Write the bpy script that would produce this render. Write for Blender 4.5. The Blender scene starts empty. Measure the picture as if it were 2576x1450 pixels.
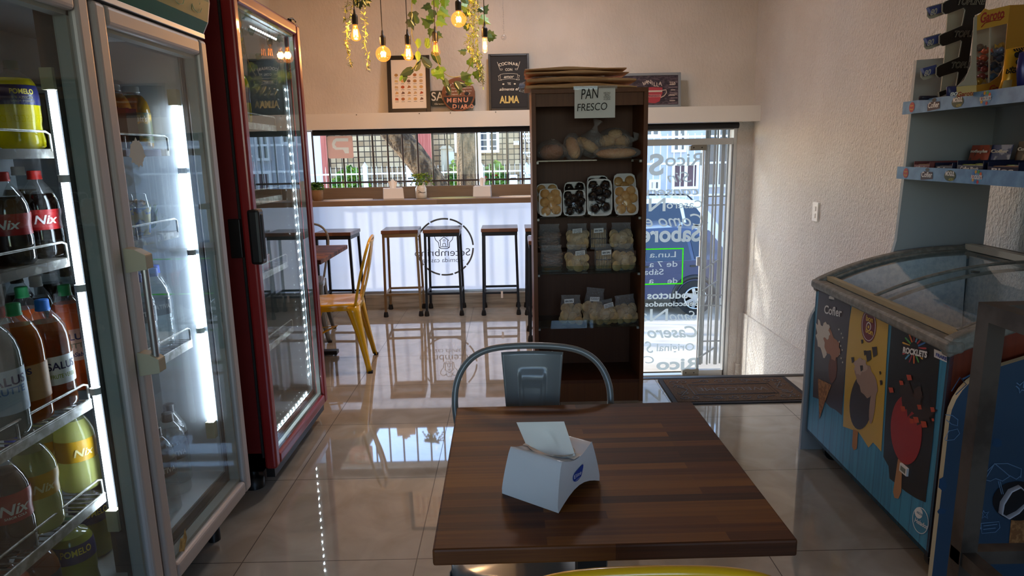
SUN_E=3.4; SKY_E=.8; FILL_LAMP_E=14.0; EXPO=0.5
import bpy, math, random
from mathutils import Vector, Matrix
random.seed(7)
S=bpy.context.scene; COL=S.collection; PI=math.pi
sin,cos=math.sin,math.cos
def R(d): return math.radians(d)
# ---------------------------------------------------------------- camera
F=1702.0; CZ=1.359
_p,_y,_r=[R(v) for v in (11.243,.0688,-1.1737)]
FW=Vector((sin(_y)*cos(_p),cos(_y)*cos(_p),-sin(_p)))
_ri=Vector((cos(_y),-sin(_y),0)); _up=_ri.cross(FW)
RT=cos(_r)*_ri+sin(_r)*_up; UP=-sin(_r)*_ri+cos(_r)*_up
cam=bpy.data.objects.new('camera',bpy.data.cameras.new('camera')); COL.objects.link(cam)
cam.data.sensor_width=36; cam.data.lens=F/2576*36; cam.data.clip_start=.05; cam.data.clip_end=200
cam.matrix_world=Matrix(((RT.x,UP.x,-FW.x,0),(RT.y,UP.y,-FW.y,0),(RT.z,UP.z,-FW.z,CZ),(0,0,0,1)))
S.camera=cam
def P(x,y,X=None,Y=None,Z=None):
    d=RT*(x-1288)+UP*(725-y)+FW*F
    t=X/d.x if X is not None else Y/d.y if Y is not None else (Z-CZ)/d.z
    return Vector((d.x*t,d.y*t,CZ+d.z*t))
# ---------------------------------------------------------------- materials
def lin(h):
    if not isinstance(h,str): return tuple(h)
    h=h.lstrip('#'); o=[]
    for i in (0,2,4):
        c=int(h[i:i+2],16)/255; o.append(c/12.92 if c<=.04045 else ((c+.055)/1.055)**2.4)
    return tuple(o)
MATS={}
def base(name):
    m=bpy.data.materials.new(name); m.use_nodes=True; MATS[name]=m
    nt=m.node_tree; return m,nt,nt.nodes,nt.links
def M(name,col,rough=.5,metal=0,bump=None,noise=None,coat=0,spec=.5,emit=0,ecol=None,alpha=1,sss=0):
    if name in MATS: return MATS[name]
    m,nt,N,L=base(name); b=N['Principled BSDF']; c=lin(col)
    b.inputs['Base Color'].default_value=(*c,1); b.inputs['Roughness'].default_value=rough
    b.inputs['Metallic'].default_value=metal; b.inputs['Specular IOR Level'].default_value=spec
    b.inputs['Coat Weight'].default_value=coat; b.inputs['Coat Roughness'].default_value=.08; b.inputs['Alpha'].default_value=alpha
    if emit: b.inputs['Emission Color'].default_value=(*lin(ecol or col),1); b.inputs['Emission Strength'].default_value=emit
    if noise or bump: tc=N.new('ShaderNodeTexCoord')
    if noise:
        sc,c2,lo,hi=noise[:4]; mp=N.new('ShaderNodeMapping'); L.new(tc.outputs['Object'],mp.inputs[0])
        if len(noise)>4: mp.inputs['Scale'].default_value=noise[4]
        n=N.new('ShaderNodeTexNoise'); n.inputs['Scale'].default_value=sc; n.inputs['Detail'].default_value=5
        L.new(mp.outputs[0],n.inputs['Vector'])
        r=N.new('ShaderNodeValToRGB'); r.color_ramp.elements[0].position=lo; r.color_ramp.elements[1].position=hi
        r.color_ramp.elements[0].color=(*c,1); r.color_ramp.elements[1].color=(*lin(c2),1)
        L.new(n.outputs['Fac'],r.inputs[0]); L.new(r.outputs[0],b.inputs['Base Color'])
    if bump:
        n=N.new('ShaderNodeTexNoise'); n.inputs['Scale'].default_value=bump[0]; n.inputs['Detail'].default_value=3
        L.new(tc.outputs['Object'],n.inputs['Vector'])
        q=N.new('ShaderNodeBump'); q.inputs['Strength'].default_value=bump[1]; q.inputs['Distance'].default_value=bump[2] if len(bump)>2 else .01
        L.new(n.outputs['Fac'],q.inputs['Height']); L.new(q.outputs[0],b.inputs['Normal'])
    return m
def glass(name,tint=(.97,.98,.98),ior=1.5,rough=0,bump=None,haze=0,hazecol='#ffffff',glow=0,glowcol='#ff9a40'):
    """thin clear pane: Fresnel reflection over straight transmission, optional haze of dust or film"""
    if name in MATS: return MATS[name]
    m,nt,N,L=base(name); N.remove(N['Principled BSDF']); out=N['Material Output']
    t=N.new('ShaderNodeBsdfTransparent'); t.inputs[0].default_value=(*tint,1)
    g=N.new('ShaderNodeBsdfGlossy'); g.inputs['Roughness'].default_value=rough
    f=N.new('ShaderNodeFresnel'); f.inputs[0].default_value=ior
    ge=N.new('ShaderNodeNewGeometry'); k1=N.new('ShaderNodeMath'); k1.operation='SUBTRACT'; k1.inputs[0].default_value=1; L.new(ge.outputs['Backfacing'],k1.inputs[1])
    k2=N.new('ShaderNodeMath'); k2.operation='MULTIPLY'; L.new(f.outputs[0],k2.inputs[0]); L.new(k1.outputs[0],k2.inputs[1])
    mx=N.new('ShaderNodeMixShader'); L.new(k2.outputs[0],mx.inputs[0]); L.new(t.outputs[0],mx.inputs[1]); L.new(g.outputs[0],mx.inputs[2])
    last=mx
    if haze:
        d=N.new('ShaderNodeBsdfDiffuse'); d.inputs[0].default_value=(*lin(hazecol),1)
        m2=N.new('ShaderNodeMixShader'); m2.inputs[0].default_value=haze; L.new(mx.outputs[0],m2.inputs[1]); L.new(d.outputs[0],m2.inputs[2]); last=m2
    if glow:
        e=N.new('ShaderNodeEmission'); e.inputs[0].default_value=(*lin(glowcol),1); e.inputs[1].default_value=glow
        ad=N.new('ShaderNodeAddShader'); L.new(last.outputs[0],ad.inputs[0]); L.new(e.outputs[0],ad.inputs[1]); last=ad
    if bump:
        tc=N.new('ShaderNodeTexCoord'); n=N.new('ShaderNodeTexNoise'); n.inputs['Scale'].default_value=bump[0]; n.inputs['Detail'].default_value=2
        n.inputs['Distortion'].default_value=1.5
        L.new(tc.outputs['Object'],n.inputs['Vector']); q=N.new('ShaderNodeBump'); q.inputs['Strength'].default_value=bump[1]; q.inputs['Distance'].default_value=.02
        L.new(n.outputs['Fac'],q.inputs['Height'])
        L.new(q.outputs[0],g.inputs['Normal']); L.new(q.outputs[0],f.inputs['Normal'])
    L.new(last.outputs[0],out.inputs[0]); return m
def translu(name,col,tr=.5,coat=True,col2=None,rough=.1,clear=0):
    """liquid or film that lets light through diffusely"""
    if name in MATS: return MATS[name]
    m,nt,N,L=base(name); N.remove(N['Principled BSDF']); out=N['Material Output']
    d=N.new('ShaderNodeBsdfDiffuse'); d.inputs[0].default_value=(*lin(col),1)
    t=N.new('ShaderNodeBsdfTranslucent'); t.inputs[0].default_value=(*lin(col2 or col),1)
    a=N.new('ShaderNodeMixShader'); a.inputs[0].default_value=tr; L.new(d.outputs[0],a.inputs[1]); L.new(t.outputs[0],a.inputs[2]); last=a
    if clear:
        q=N.new('ShaderNodeBsdfTransparent'); q.inputs[0].default_value=(*lin(col2 or col),1)
        c=N.new('ShaderNodeMixShader'); c.inputs[0].default_value=clear; L.new(a.outputs[0],c.inputs[1]); L.new(q.outputs[0],c.inputs[2]); last=c
    if coat:
        g=N.new('ShaderNodeBsdfGlossy'); g.inputs['Roughness'].default_value=rough; f=N.new('ShaderNodeFresnel'); f.inputs[0].default_value=1.4
        b=N.new('ShaderNodeMixShader'); L.new(f.outputs[0],b.inputs[0]); L.new(last.outputs[0],b.inputs[1]); L.new(g.outputs[0],b.inputs[2]); last=b
    L.new(last.outputs[0],out.inputs[0]); return m
def emis(name,col,s):
    if name in MATS: return MATS[name]
    m,nt,N,L=base(name); N.remove(N['Principled BSDF']); e=N.new('ShaderNodeEmission')
    e.inputs[0].default_value=(*lin(col),1); e.inputs[1].default_value=s; L.new(e.outputs[0],N['Material Output'].inputs[0]); return m
# ---------------------------------------------------------------- mesh builder
_tc={}
def text_geo(s,bold=0,shear=0):
    k=(s,bold,shear)
    if k not in _tc:
        c=bpy.data.curves.new('t','FONT'); c.body=s; c.offset=bold; c.shear=shear; c.resolution_u=5; c.align_x='LEFT'
        o=bpy.data.objects.new('t',c); COL.objects.link(o); bpy.context.view_layer.update()
        me=bpy.data.meshes.new_from_object(o.evaluated_get(bpy.context.evaluated_depsgraph_get()))
        vs=[(v.co.x,v.co.y) for v in me.vertices]; fs=[tuple(p.vertices) for p in me.polygons]
        bpy.data.objects.remove(o); bpy.data.curves.remove(c); bpy.data.meshes.remove(me)
        _tc[k]=(vs,fs)
    return _tc[k]
def frame_of(d):
    d=Vector(d).normalized(); a=Vector((0,0,1)) if abs(d.z)<.95 else Vector((1,0,0))
    u=d.cross(a).normalized(); return u,d.cross(u).normalized()
class MB:
    def __init__(s): s.v=[]; s.f=[]; s.m=[]; s.sm=[]; s.mats=[]
    def mi(s,m):
        if m not in s.mats: s.mats.append(m)
        return s.mats.index(m)
    def add(s,vs,fs,m,smooth=False):
        n=len(s.v); i=s.mi(m); s.v+=[Vector(v) for v in vs]
        for f in fs: s.f.append(tuple(n+k for k in f)); s.m.append(i); s.sm.append(smooth)
        return s
    def box(s,a,b,m):
        x0,x1=sorted((a[0],b[0]));y0,y1=sorted((a[1],b[1]));z0,z1=sorted((a[2],b[2]))
        vs=[(x0,y0,z0),(x1,y0,z0),(x1,y1,z0),(x0,y1,z0),(x0,y0,z1),(x1,y0,z1),(x1,y1,z1),(x0,y1,z1)]
        return s.add(vs,[(0,3,2,1),(4,5,6,7),(0,1,5,4),(1,2,6,5),(2,3,7,6),(3,0,4,7)],m)
    def beam(s,a,b,w,h,m,up=None):
        a,b=Vector(a),Vector(b); d=(b-a).normalized()
        u,v=frame_of(d)
        if up is not None: v=Vector(up); u=d.cross(v).normalized(); v=u.cross(d).normalized()
        u*=w/2; v*=h/2
        vs=[a-u-v,a+u-v,a+u+v,a-u+v,b-u-v,b+u-v,b+u+v,b-u+v]
        return s.add(vs,[(0,3,2,1),(4,5,6,7),(0,1,5,4),(1,2,6,5),(2,3,7,6),(3,0,4,7)],m)
    def tube(s,pts,r,m,n=10,closed=False,cap=True,flat=1):
        pts=[Vector(p) for p in pts]; k=len(pts); rs=r if isinstance(r,(list,tuple)) else [r]*k
        vs=[]; u=None
        for i,p in enumerate(pts):
            a=pts[i-1] if (i or closed) else p; b=pts[(i+1)%k] if (i<k-1 or closed) else p
            d=(b-a).normalized()
            if u is None: u,_=frame_of(d)
            u=(u-d*u.dot(d)).normalized(); w=d.cross(u)
            for j in range(n):
                t=2*PI*j/n; vs.append(p+u*cos(t)*rs[i]+w*sin(t)*rs[i]*flat)
        fs=[]
        for i in range(k if closed else k-1):
            i2=(i+1)%k
            for j in range(n): fs.append((i*n+j,i*n+(j+1)%n,i2*n+(j+1)%n,i2*n+j))
        s.add(vs,fs,m,True)
        if cap and not closed:
            s.add(vs[:n],[tuple(reversed(range(n)))],m); s.add(vs[-n:],[tuple(range(n))],m)
        return s
    def lathe(s,prof,m,c=(0,0,0),n=24,axis=None,cap=True,smooth=True,wob=None):
        c=Vector(c); ax=Vector(axis or (0,0,1)).normalized()
        if axis is None: u,v=Vector((1,0,0)),Vector((0,1,0))
        else: u,v=frame_of(ax)
        vs=[]
        for i,(r,z) in enumerate(prof):
            for j in range(n):
                t=2*PI*j/n; rr=r*(1+(wob(t,z) if wob else 0)); vs.append(c+ax*z+u*cos(t)*rr+v*sin(t)*rr)
        fs=[(i*n+j,i*n+(j+1)%n,(i+1)*n+(j+1)%n,(i+1)*n+j) for i in range(len(prof)-1) for j in range(n)]
        s.add(vs,fs,m,smooth)
        if cap:
            if prof[0][0]>1e-4: s.add(vs[:n],[tuple(reversed(range(n)))],m)
            if prof[-1][0]>1e-4: s.add(vs[-n:],[tuple(range(n))],m)
        return s
    def prism(s,poly,fn,d0,d1,m,m2=None,smooth=False):
        """poly: list of (a,b); fn(a,b,d)->xyz"""
        n=len(poly); vs=[fn(a,b,d0) for a,b in poly]+[fn(a,b,d1) for a,b in poly]
        s.add(vs,[tuple(range(n)),tuple(range(2*n-1,n-1,-1))],m)
        return s.add(vs,[(i,(i+1)%n,n+(i+1)%n,n+i) for i in range(n)],m2 or m,smooth)
    def grid(s,fn,nu,nv,m,smooth=True,wrap=False):
        vs=[fn(i/(nu-(0 if wrap else 1)),j/(nv-1)) for i in range(nu) for j in range(nv)]
        fs=[]
        for i in range(nu if wrap else nu-1):
            for j in range(nv-1): a=i*nv; b=((i+1)%nu)*nv; fs.append((a+j,b+j,b+j+1,a+j+1))
        return s.add(vs,fs,m,smooth)
    def ball(s,c,r,m,n=14,wob=0,seed=0):
        c=Vector(c); r=r if isinstance(r,(tuple,list)) else (r,r,r); rng=random.Random(seed)
        ph=[rng.uniform(0,6.3) for _ in range(6)]
        vs=[];k=n//2+1
        for i in range(k):
            th=PI*i/(k-1)
            for j in range(n):
                t=2*PI*j/n; w=1+wob*(sin(3*t+ph[0]+2*th)+sin(2*t-ph[1])*sin(3*th+ph[2]))
                vs.append(c+Vector((sin(th)*cos(t)*r[0]*w,sin(th)*sin(t)*r[1]*w,-cos(th)*r[2]*w)))
        return s.add(vs,[(i*n+j,i*n+(j+1)%n,(i+1)*n+(j+1)%n,(i+1)*n+j) for i in range(k-1) for j in range(n)],m,True)
    def text(s,body,o,ux,uy,size,m,bold=0,shear=0,align='l',off=0,width=None,fn=None):
        vs,fs=text_geo(body,bold,shear)
        if not vs: return s
        x0=min(v[0] for v in vs);x1=max(v[0] for v in vs); w=(x1-x0)
        sx=size if width is None else width/w
        sh={'l':-x0,'c':-(x0+x1)/2,'r':-x1}[align]
        if fn: return s.add([fn((a+sh)*sx,b*size) for a,b in vs],fs,m)
        o,ux,uy=Vector(o),Vector(ux).normalized(),Vector(uy).normalized(); nn=ux.cross(uy)*off
        return s.add([o+ux*((a+sh)*sx)+uy*(b*size)+nn for a,b in vs],fs,m)
    def build(s,name,parent=None,loc=None,bev=0,seg=2,world=True,sub=0,solid=0,**tags):
        me=bpy.data.meshes.new(name); o=bpy.data.objects.new(name,me); COL.objects.link(o)
        if parent is not None:
            o.parent=parent
            if world:
                inv=wmat(parent).inverted(); s.v=[inv@v for v in s.v]
        elif loc is None and s.v:
            xs=[v.x for v in s.v];ys=[v.y for v in s.v];zs=[v.z for v in s.v]
            c=Vector(((min(xs)+max(xs))/2,(min(ys)+max(ys))/2,min(zs))); o.location=c; s.v=[v-c for v in s.v]
        elif loc is not None:
            o.location=loc
            if world: s.v=[v-Vector(loc) for v in s.v]
        me.from_pydata(s.v,[],s.f)
        for m in s.mats: me.materials.append(m)
        me.polygons.foreach_set('material_index',s.m); me.polygons.foreach_set('use_smooth',s.sm); me.update()
        if bev:
            b=o.modifiers.new('bevel','BEVEL'); b.width=bev; b.segments=seg; b.limit_method='ANGLE'; b.angle_limit=R(35)
        if solid:
            b=o.modifiers.new('solid','SOLIDIFY'); b.thickness=solid; b.offset=0
        if sub:
            b=o.modifiers.new('sub','SUBSURF'); b.levels=sub; b.render_levels=sub
        for k,v in tags.items(): o[{'cat':'category'}.get(k,k)]=v
        return o
def wmat(o):
    m=Matrix.LocRotScale(o.location,o.rotation_euler,o.scale)
    return wmat(o.parent)@m if o.parent else m
def thing(name,label,cat,loc=(0,0,0),rz=0,group=None,tilt=None):
    o=bpy.data.objects.new(name,None); COL.objects.link(o); o.empty_display_size=.05
    o.location=loc; o.rotation_euler=(tilt[0],tilt[1],rz) if tilt else (0,0,rz); o['label']=label; o['category']=cat
    if group: o['group']=group
    return o
def tag(o,label,cat,group=None):
    o['label']=label; o['category']=cat
    if group: o['group']=group
    return o
def st(o): o['kind']='structure'; return o
def dup(root,loc,rz=None,label=None,group=None,tilt=None,scale=None):
    r=root.copy(); COL.objects.link(r); r.location=loc
    if rz is not None: r.rotation_euler=(root.rotation_euler[0],root.rotation_euler[1],rz)
    if tilt: r.rotation_euler=(tilt[0],tilt[1],r.rotation_euler[2])
    if scale: r.scale=scale
    if label: r['label']=label
    if group: r['group']=group
    for ch in list(root.children):
        c=ch.copy(); COL.objects.link(c); c.parent=r
        for g in list(ch.children):
            d=g.copy(); COL.objects.link(d); d.parent=c
    return r
def smooth(pts,n=5):
    p=[Vector(q) for q in pts]; o=[]
    for i in range(len(p)-1):
        a=p[max(0,i-1)];b_=p[i];c=p[i+1];d=p[min(len(p)-1,i+2)]
        for k in range(n):
            t=k/n; o.append(.5*((2*b_)+(c-a)*t+(2*a-5*b_+4*c-d)*t*t+(3*b_-a-3*c+d)*t**3))
    return o+[p[-1]]
def arc(c,r,a0,a1,n,fn=None):
    return [(c[0]+r*cos(R(a0+(a1-a0)*i/n)),c[1]+r*sin(R(a0+(a1-a0)*i/n))) for i in range(n+1)]
def rrect(x0,y0,x1,y1,r,n=5):
    o=[]
    for cx,cy,a in ((x1-r,y0+r,-90),(x1-r,y1-r,0),(x0+r,y1-r,90),(x0+r,y0+r,180)): o+=arc((cx,cy),r,a,a+90,n)
    return o
XY=lambda a,b,d:(a,b,d)
XZ=lambda a,b,d:(a,d,b)
YZ=lambda a,b,d:(d,a,b)
# ---------------------------------------------------------------- shared materials
def nodes_wall(name,c1,c2,scale,strength,dist):
    m,nt,N,L=base(name); b=N['Principled BSDF']; b.inputs['Roughness'].default_value=.85
    tc=N.new('ShaderNodeTexCoord')
    n=N.new('ShaderNodeTexNoise'); n.inputs['Scale'].default_value=scale; n.inputs['Detail'].default_value=4; n.inputs['Roughness'].default_value=.6
    mp=N.new('ShaderNodeMapping'); mp.inputs['Scale'].default_value=(1,1,.55); L.new(tc.outputs['Object'],mp.inputs[0]); L.new(mp.outputs[0],n.inputs['Vector'])
    q=N.new('ShaderNodeBump'); q.inputs['Strength'].default_value=strength; q.inputs['Distance'].default_value=dist
    L.new(n.outputs['Fac'],q.inputs['Height']); L.new(q.outputs[0],b.inputs['Normal'])
    k=N.new('ShaderNodeTexNoise'); k.inputs['Scale'].default_value=2.2; k.inputs['Detail'].default_value=6; L.new(tc.outputs['Object'],k.inputs['Vector'])
    r=N.new('ShaderNodeValToRGB'); r.color_ramp.elements[0].position=.3; r.color_ramp.elements[1].position=.62
    r.color_ramp.elements[0].color=(*lin(c2),1); r.color_ramp.elements[1].color=(*lin(c1),1)
    L.new(k.outputs['Fac'],r.inputs[0]); L.new(r.outputs[0],b.inputs['Base Color']); return m
STUCCO=nodes_wall('stucco_white','#e8e5e1','#dedad5',75,1.0,.03)
PAINT=nodes_wall('painted_wall','#d6d0c8','#c9c3ba',45,.5,.010)
CEIL=M('ceiling_paint','#dedad2',.9)
WHITE=M('white_paint','#e2dfd8',.5)
STEEL=M('brushed_steel','#b9bbbd',.32,1)
ALU=M('aluminium','#c3c6c8',.38,.85)
BLACK=M('black_plastic','#131314',.4)
RUBBER=M('black_rubber','#0c0c0d',.7)
DARK=M('dark_metal','#1b1a1c',.45,.3)
INK=M('ink','#1a1a1c',.6)
PAPER=M('paper','#e9e9e6',.8)
GLASS=glass('clear_glass')
def floor_mat():
    m,nt,N,L=base('floor_tiles'); b=N['Principled BSDF']; tc=N.new('ShaderNodeTexCoord')
    mp=N.new('ShaderNodeMapping'); mp.inputs['Location'].default_value=(.9427,-2.0985,0); L.new(tc.outputs['Object'],mp.inputs[0])
    br=N.new('ShaderNodeTexBrick'); br.offset=0; br.squash=1; br.inputs['Scale'].default_value=1; br.inputs['Brick Width'].default_value=.6; br.inputs['Row Height'].default_value=.6
    br.inputs['Mortar Size'].default_value=.0018; br.inputs['Mortar Smooth'].default_value=0
    br.inputs['Color1'].default_value=(*lin('#b4b0a6'),1); br.inputs['Color2'].default_value=(*lin('#aeaaa0'),1); br.inputs['Mortar'].default_value=(*lin('#3a352f'),1)
    L.new(mp.outputs[0],br.inputs['Vector'])
    n=N.new('ShaderNodeTexNoise'); n.inputs['Scale'].default_value=5; n.inputs['Detail'].default_value=7; n.inputs['Distortion'].default_value=1; L.new(tc.outputs['Object'],n.inputs['Vector'])
    r=N.new('ShaderNodeValToRGB'); r.color_ramp.elements[0].color=(.78,.77,.75,1); r.color_ramp.elements[1].color=(1,1,1,1); r.color_ramp.elements[0].position=.35; r.color_ramp.elements[1].position=.65
    L.new(n.outputs['Fac'],r.inputs[0])
    mx=N.new('ShaderNodeMix'); mx.data_type='RGBA'; mx.blend_type='MULTIPLY'; mx.inputs[0].default_value=1
    L.new(br.outputs['Color'],mx.inputs[6]); L.new(r.outputs[0],mx.inputs[7]); L.new(mx.outputs[2],b.inputs['Base Color'])
    rr=N.new('ShaderNodeMapRange'); rr.inputs['To Min'].default_value=.035; rr.inputs['To Max'].default_value=.6; L.new(br.outputs['Fac'],rr.inputs[0]); L.new(rr.outputs[0],b.inputs['Roughness'])
    b.inputs['Specular IOR Level'].default_value=.7; b.inputs['IOR'].default_value=1.55; b.inputs['Coat Weight'].default_value=.55; b.inputs['Coat Roughness'].default_value=.02
    return m
def wood_mat(name,cols,strip=(.35,.045),axis=0,grain=60,rough=.4,coat=0.0,loc=(0,0,0),offset=.37,streak=1.0):
    """butcher-block strips running along X (axis 0) or Y/Z with grain"""
    m,nt,N,L=base(name); b=N['Principled BSDF']; tc=N.new('ShaderNodeTexCoord'); mp=N.new('ShaderNodeMapping'); mp.inputs['Location'].default_value=loc
    if axis==1: mp.inputs['Rotation'].default_value=(0,0,R(90))
    if axis==2: mp.inputs['Rotation'].default_value=(0,R(90),R(0))
    L.new(tc.outputs['Object'],mp.inputs[0])
    br=N.new('ShaderNodeTexBrick'); br.offset=offset; br.offset_frequency=2; br.inputs['Scale'].default_value=1; br.inputs['Brick Width'].default_value=strip[0]; br.inputs['Row Height'].default_value=strip[1]
    br.inputs['Mortar Size'].default_value=0; br.inputs['Color1'].default_value=(0,0,0,1); br.inputs['Color2'].default_value=(1,1,1,1); br.inputs['Bias'].default_value=0
    L.new(mp.outputs[0],br.inputs['Vector'])
    sc=N.new('ShaderNodeMapping'); sc.inputs['Scale'].default_value=(2.2,grain,grain); L.new(mp.outputs[0],sc.inputs[0])
    n=N.new('ShaderNodeTexNoise'); n.inputs['Scale'].default_value=1; n.inputs['Detail'].default_value=5; n.inputs['Roughness'].default_value=.65; L.new(sc.outputs[0],n.inputs['Vector'])
    ad=N.new('ShaderNodeMath'); ad.operation='MULTIPLY_ADD'; ad.inputs[1].default_value=.58; L.new(br.outputs['Color'],ad.inputs[0])
    k=N.new('ShaderNodeMath'); k.operation='MULTIPLY'; k.inputs[1].default_value=.60*streak; L.new(n.outputs['Fac'],k.inputs[0]); L.new(k.outputs[0],ad.inputs[2])
    r=N.new('ShaderNodeValToRGB'); e=r.color_ramp.elements; e[0].position=.12; e[0].color=(*lin(cols[0]),1); e[1].position=.85; e[1].color=(*lin(cols[-1]),1)
    for i,c in enumerate(cols[1:-1]): q=e.new(.12+.73*(i+1)/(len(cols)-1)); q.color=(*lin(c),1)
    L.new(ad.outputs[0],r.inputs[0]); L.new(r.outputs[0],b.inputs['Base Color'])
    b.inputs['Roughness'].default_value=rough; b.inputs['Coat Weight'].default_value=coat; b.inputs['Coat Roughness'].default_value=.15
    b.inputs['Specular IOR Level'].default_value=.3
    bp=N.new('ShaderNodeBump'); bp.inputs['Strength'].default_value=.15; bp.inputs['Distance'].default_value=.002; L.new(n.outputs['Fac'],bp.inputs['Height']); L.new(bp.outputs[0],b.inputs['Normal'])
    return m
FLOOR=floor_mat()
TABLEWOOD=wood_mat('table_wood',['#241006','#42210e','#5f3418','#80501f'],(.30,.026),0,110,.55,0)
GREYWOOD=wood_mat('counter_wood',['#6b5a49','#826f5c','#93806b'],(3,.3),0,60,.5)
CABWOOD=wood_mat('cabinet_wood',['#5a3219','#6e4222','#80522c'],(3,3),2,70,.45)
STOOLWOOD=wood_mat('stool_wood',['#3a2318','#5b3b29','#76523a'],(.5,.07),0,60,.28,.2)
GREYMET=M('grey_painted_metal','#6f7272',.3,0,coat=.3)
YELMET=M('yellow_painted_metal','#e0ae0c',.28,0,coat=.5)
# ================================================================ SETTING
XL,XR,YF,YB,ZC=-1.97,2.115,6.0,-2.6,3.0
YS=3.94; XS=.62; ZE=-.70     # edge of the main floor, left side of the stairwell, entrance level
b=MB(); b.box((XL-.1,YB,-.12),(XR,YS,0),FLOOR); b.box((XL-.1,YS,-.12),(XS,YF+.1,0),FLOOR); st(b.build('floor',loc=(0,0,0)))
b=MB(); b.box((XS,YS,ZE-.1),(XR,YF+.1,ZE),M('entry_stone','#9a958c',.6)); st(b.build('floor_entry',loc=(0,0,0)))
b=MB(); b.box((XS-.001,YS,ZE),(XS+.02,YF,-.12),STUCCO)
b.box((XS,YS-.02,ZE),(XR,YS,-.12),STUCCO); st(b.build('wall_stairwell'))
b=MB()
for i in range(3): b.box((XS+.02,YS+.27*i,ZE),(XR,YS+.27*(i+1),-.175*(i+1)),M('entry_stone','#9a958c',.6))
st(b.build('stairs'))
b=MB(); b.box((XS,YS-.03,-.03),(XR,YS+.004,.004),M('nosing','#3b3a3d',.35,.7)); st(b.build('trim_1'))
b=MB(); b.box((XR,YB,ZE-.1),(XR+.15,YF+.3,ZC),STUCCO); st(b.build('wall_right',loc=(0,0,0)))
# plinth band on the right wall, and its stub turning round the corner
b=MB(); b.box((XR-.018,YS,ZE),(XR,YF,-.10),STUCCO); b.box((2.06,YF-.03,ZE),(XR,YF,-.10),STUCCO); b.box((2.05,YF-.045,ZE),(XR-.01,YF,ZE+.12),STUCCO)
st(b.build('baseboard_right'))
b=MB(); b.box((XL-.15,YB,-.1),(XL,YF+.3,ZC),PAINT); st(b.build('wall_left',loc=(0,0,0)))
b=MB(); b.box((XL-.15,YB,ZC),(XR+.15,YF+.3,ZC+.1),CEIL); st(b.build('ceiling'))
# far wall: over the openings, left strip, right pier, below the window
WL,WR,WT=-1.79,XS,1.545; DT,DR=1.525,1.985
b=MB(); b.box((XL,YF,1.6),(XR,YF+.2,ZC),PAINT); st(b.build('wall_far',loc=(0,0,0)))
b=MB(); b.box((XL,YF-.02,0),(WL,YF+.2,1.6),PAINT); b.box((DR,YF-.02,ZE),(XR,YF+.2,1.6),STUCCO)
b.box((XS-.06,YF,ZE),(XS+.06,YF+.12,1.6),WHITE); st(b.build('wall_far_piers',loc=(0,0,0)))
MARB=M('marble_strip','#8f8a7c',.35,noise=(3,'#c3bfb2',.35,.7,(1,1,14)))
b=MB(); b.box((WL,YF-.02,0),(XS-.02,YF+.2,.132),MARB); st(b.build('baseboard_far'))
# ledge
b=MB(); b.box((XL,5.82,1.586),(XR,YF+.02,1.714),WHITE)
for x in (897,1055,1133,1247): p=P(x,289-(x-897)*.02,Y=5.82); b.lathe([(.004,0),(.004,.003)],INK,(p.x,5.818,p.z),8,axis=(0,-1,0))
st(b.build('trim_2'))
# rear wall behind the camera; its wide window is added for fill daylight
b=MB(); b.box((XL,YB-.15,0),(-1.5,YB,ZC),PAINT); b.box((1.3,YB-.15,0),(XR,YB,ZC),PAINT); b.box((-1.5,YB-.15,2.3),(1.3,YB,ZC),PAINT); b.box((-1.5,YB-.15,0),(1.3,YB,.9),PAINT)
st(b.build('wall_rear'))
b=MB()
for x in (-1.5,-.57,.37,1.26): b.box((x,YB-.1,.9),(x+.04,YB-.06,2.3),ALU)
for z in (.9,2.26): b.box((-1.5,YB-.1,z),(1.3,YB-.06,z+.04),ALU)
fr=st(b.build('fill_window')); b=MB(); b.box((-1.46,YB-.085,.94),(1.26,YB-.08,2.26),GLASS); b.build('pane',fr)  # unseen window, added to bring fill daylight into the room
# black blind tubes under the ledge
BL=M('blind_fabric','#131116',.7)
b=MB(); p=P(787,332,Y=5.93); b.tube([(p.x,5.93,1.566),(.60,5.93,1.566)],.026,BL,14); tag(b.build('roller_blind'),'black rolled-up blind running under the ledge above the window','blind')
b=MB(); p=P(1858,311,Y=5.93); b.tube([(.66,5.93,1.558),(p.x,5.93,1.558)],.026,BL,14); tag(b.build('roller_blind'),'black rolled-up blind above the glass entrance door','blind')
# ---- window
def frame_rect(b,x0,x1,z0,z1,y0,y1,w,m,sides='lrtb'):
    if 'l' in sides: b.box((x0,y0,z0),(x0+w,y1,z1),m)
    if 'r' in sides: b.box((x1-w,y0,z0),(x1,y1,z1),m)
    if 't' in sides: b.box((x0+w,y0,z1-w),(x1-w,y1,z1),m)
    if 'b' in sides: b.box((x0+w,y0,z0),(x1-w,y1,z0+w),m)
FILM=translu('frosted_film','#d6dbe6',.60,False,'#d0d5e4',clear=.05)
b=MB(); frame_rect(b,WL,XS-.06,.132,1.6,6.03,6.07,.022,ALU); w1=st(b.build('window_1',loc=(0,6.05,.132)))
b=MB(); b.box((WL+.02,6.048,1.0),(XS-.08,6.054,1.58),GLASS); b.build('clear_pane',w1)
b=MB(); b.add([(WL+.02,6.050,.15),(XS-.08,6.050,.15),(XS-.08,6.050,1.0),(WL+.02,6.050,1.0)],[(0,1,2,3)],FILM); b.build('frosted_pane',w1)
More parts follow.
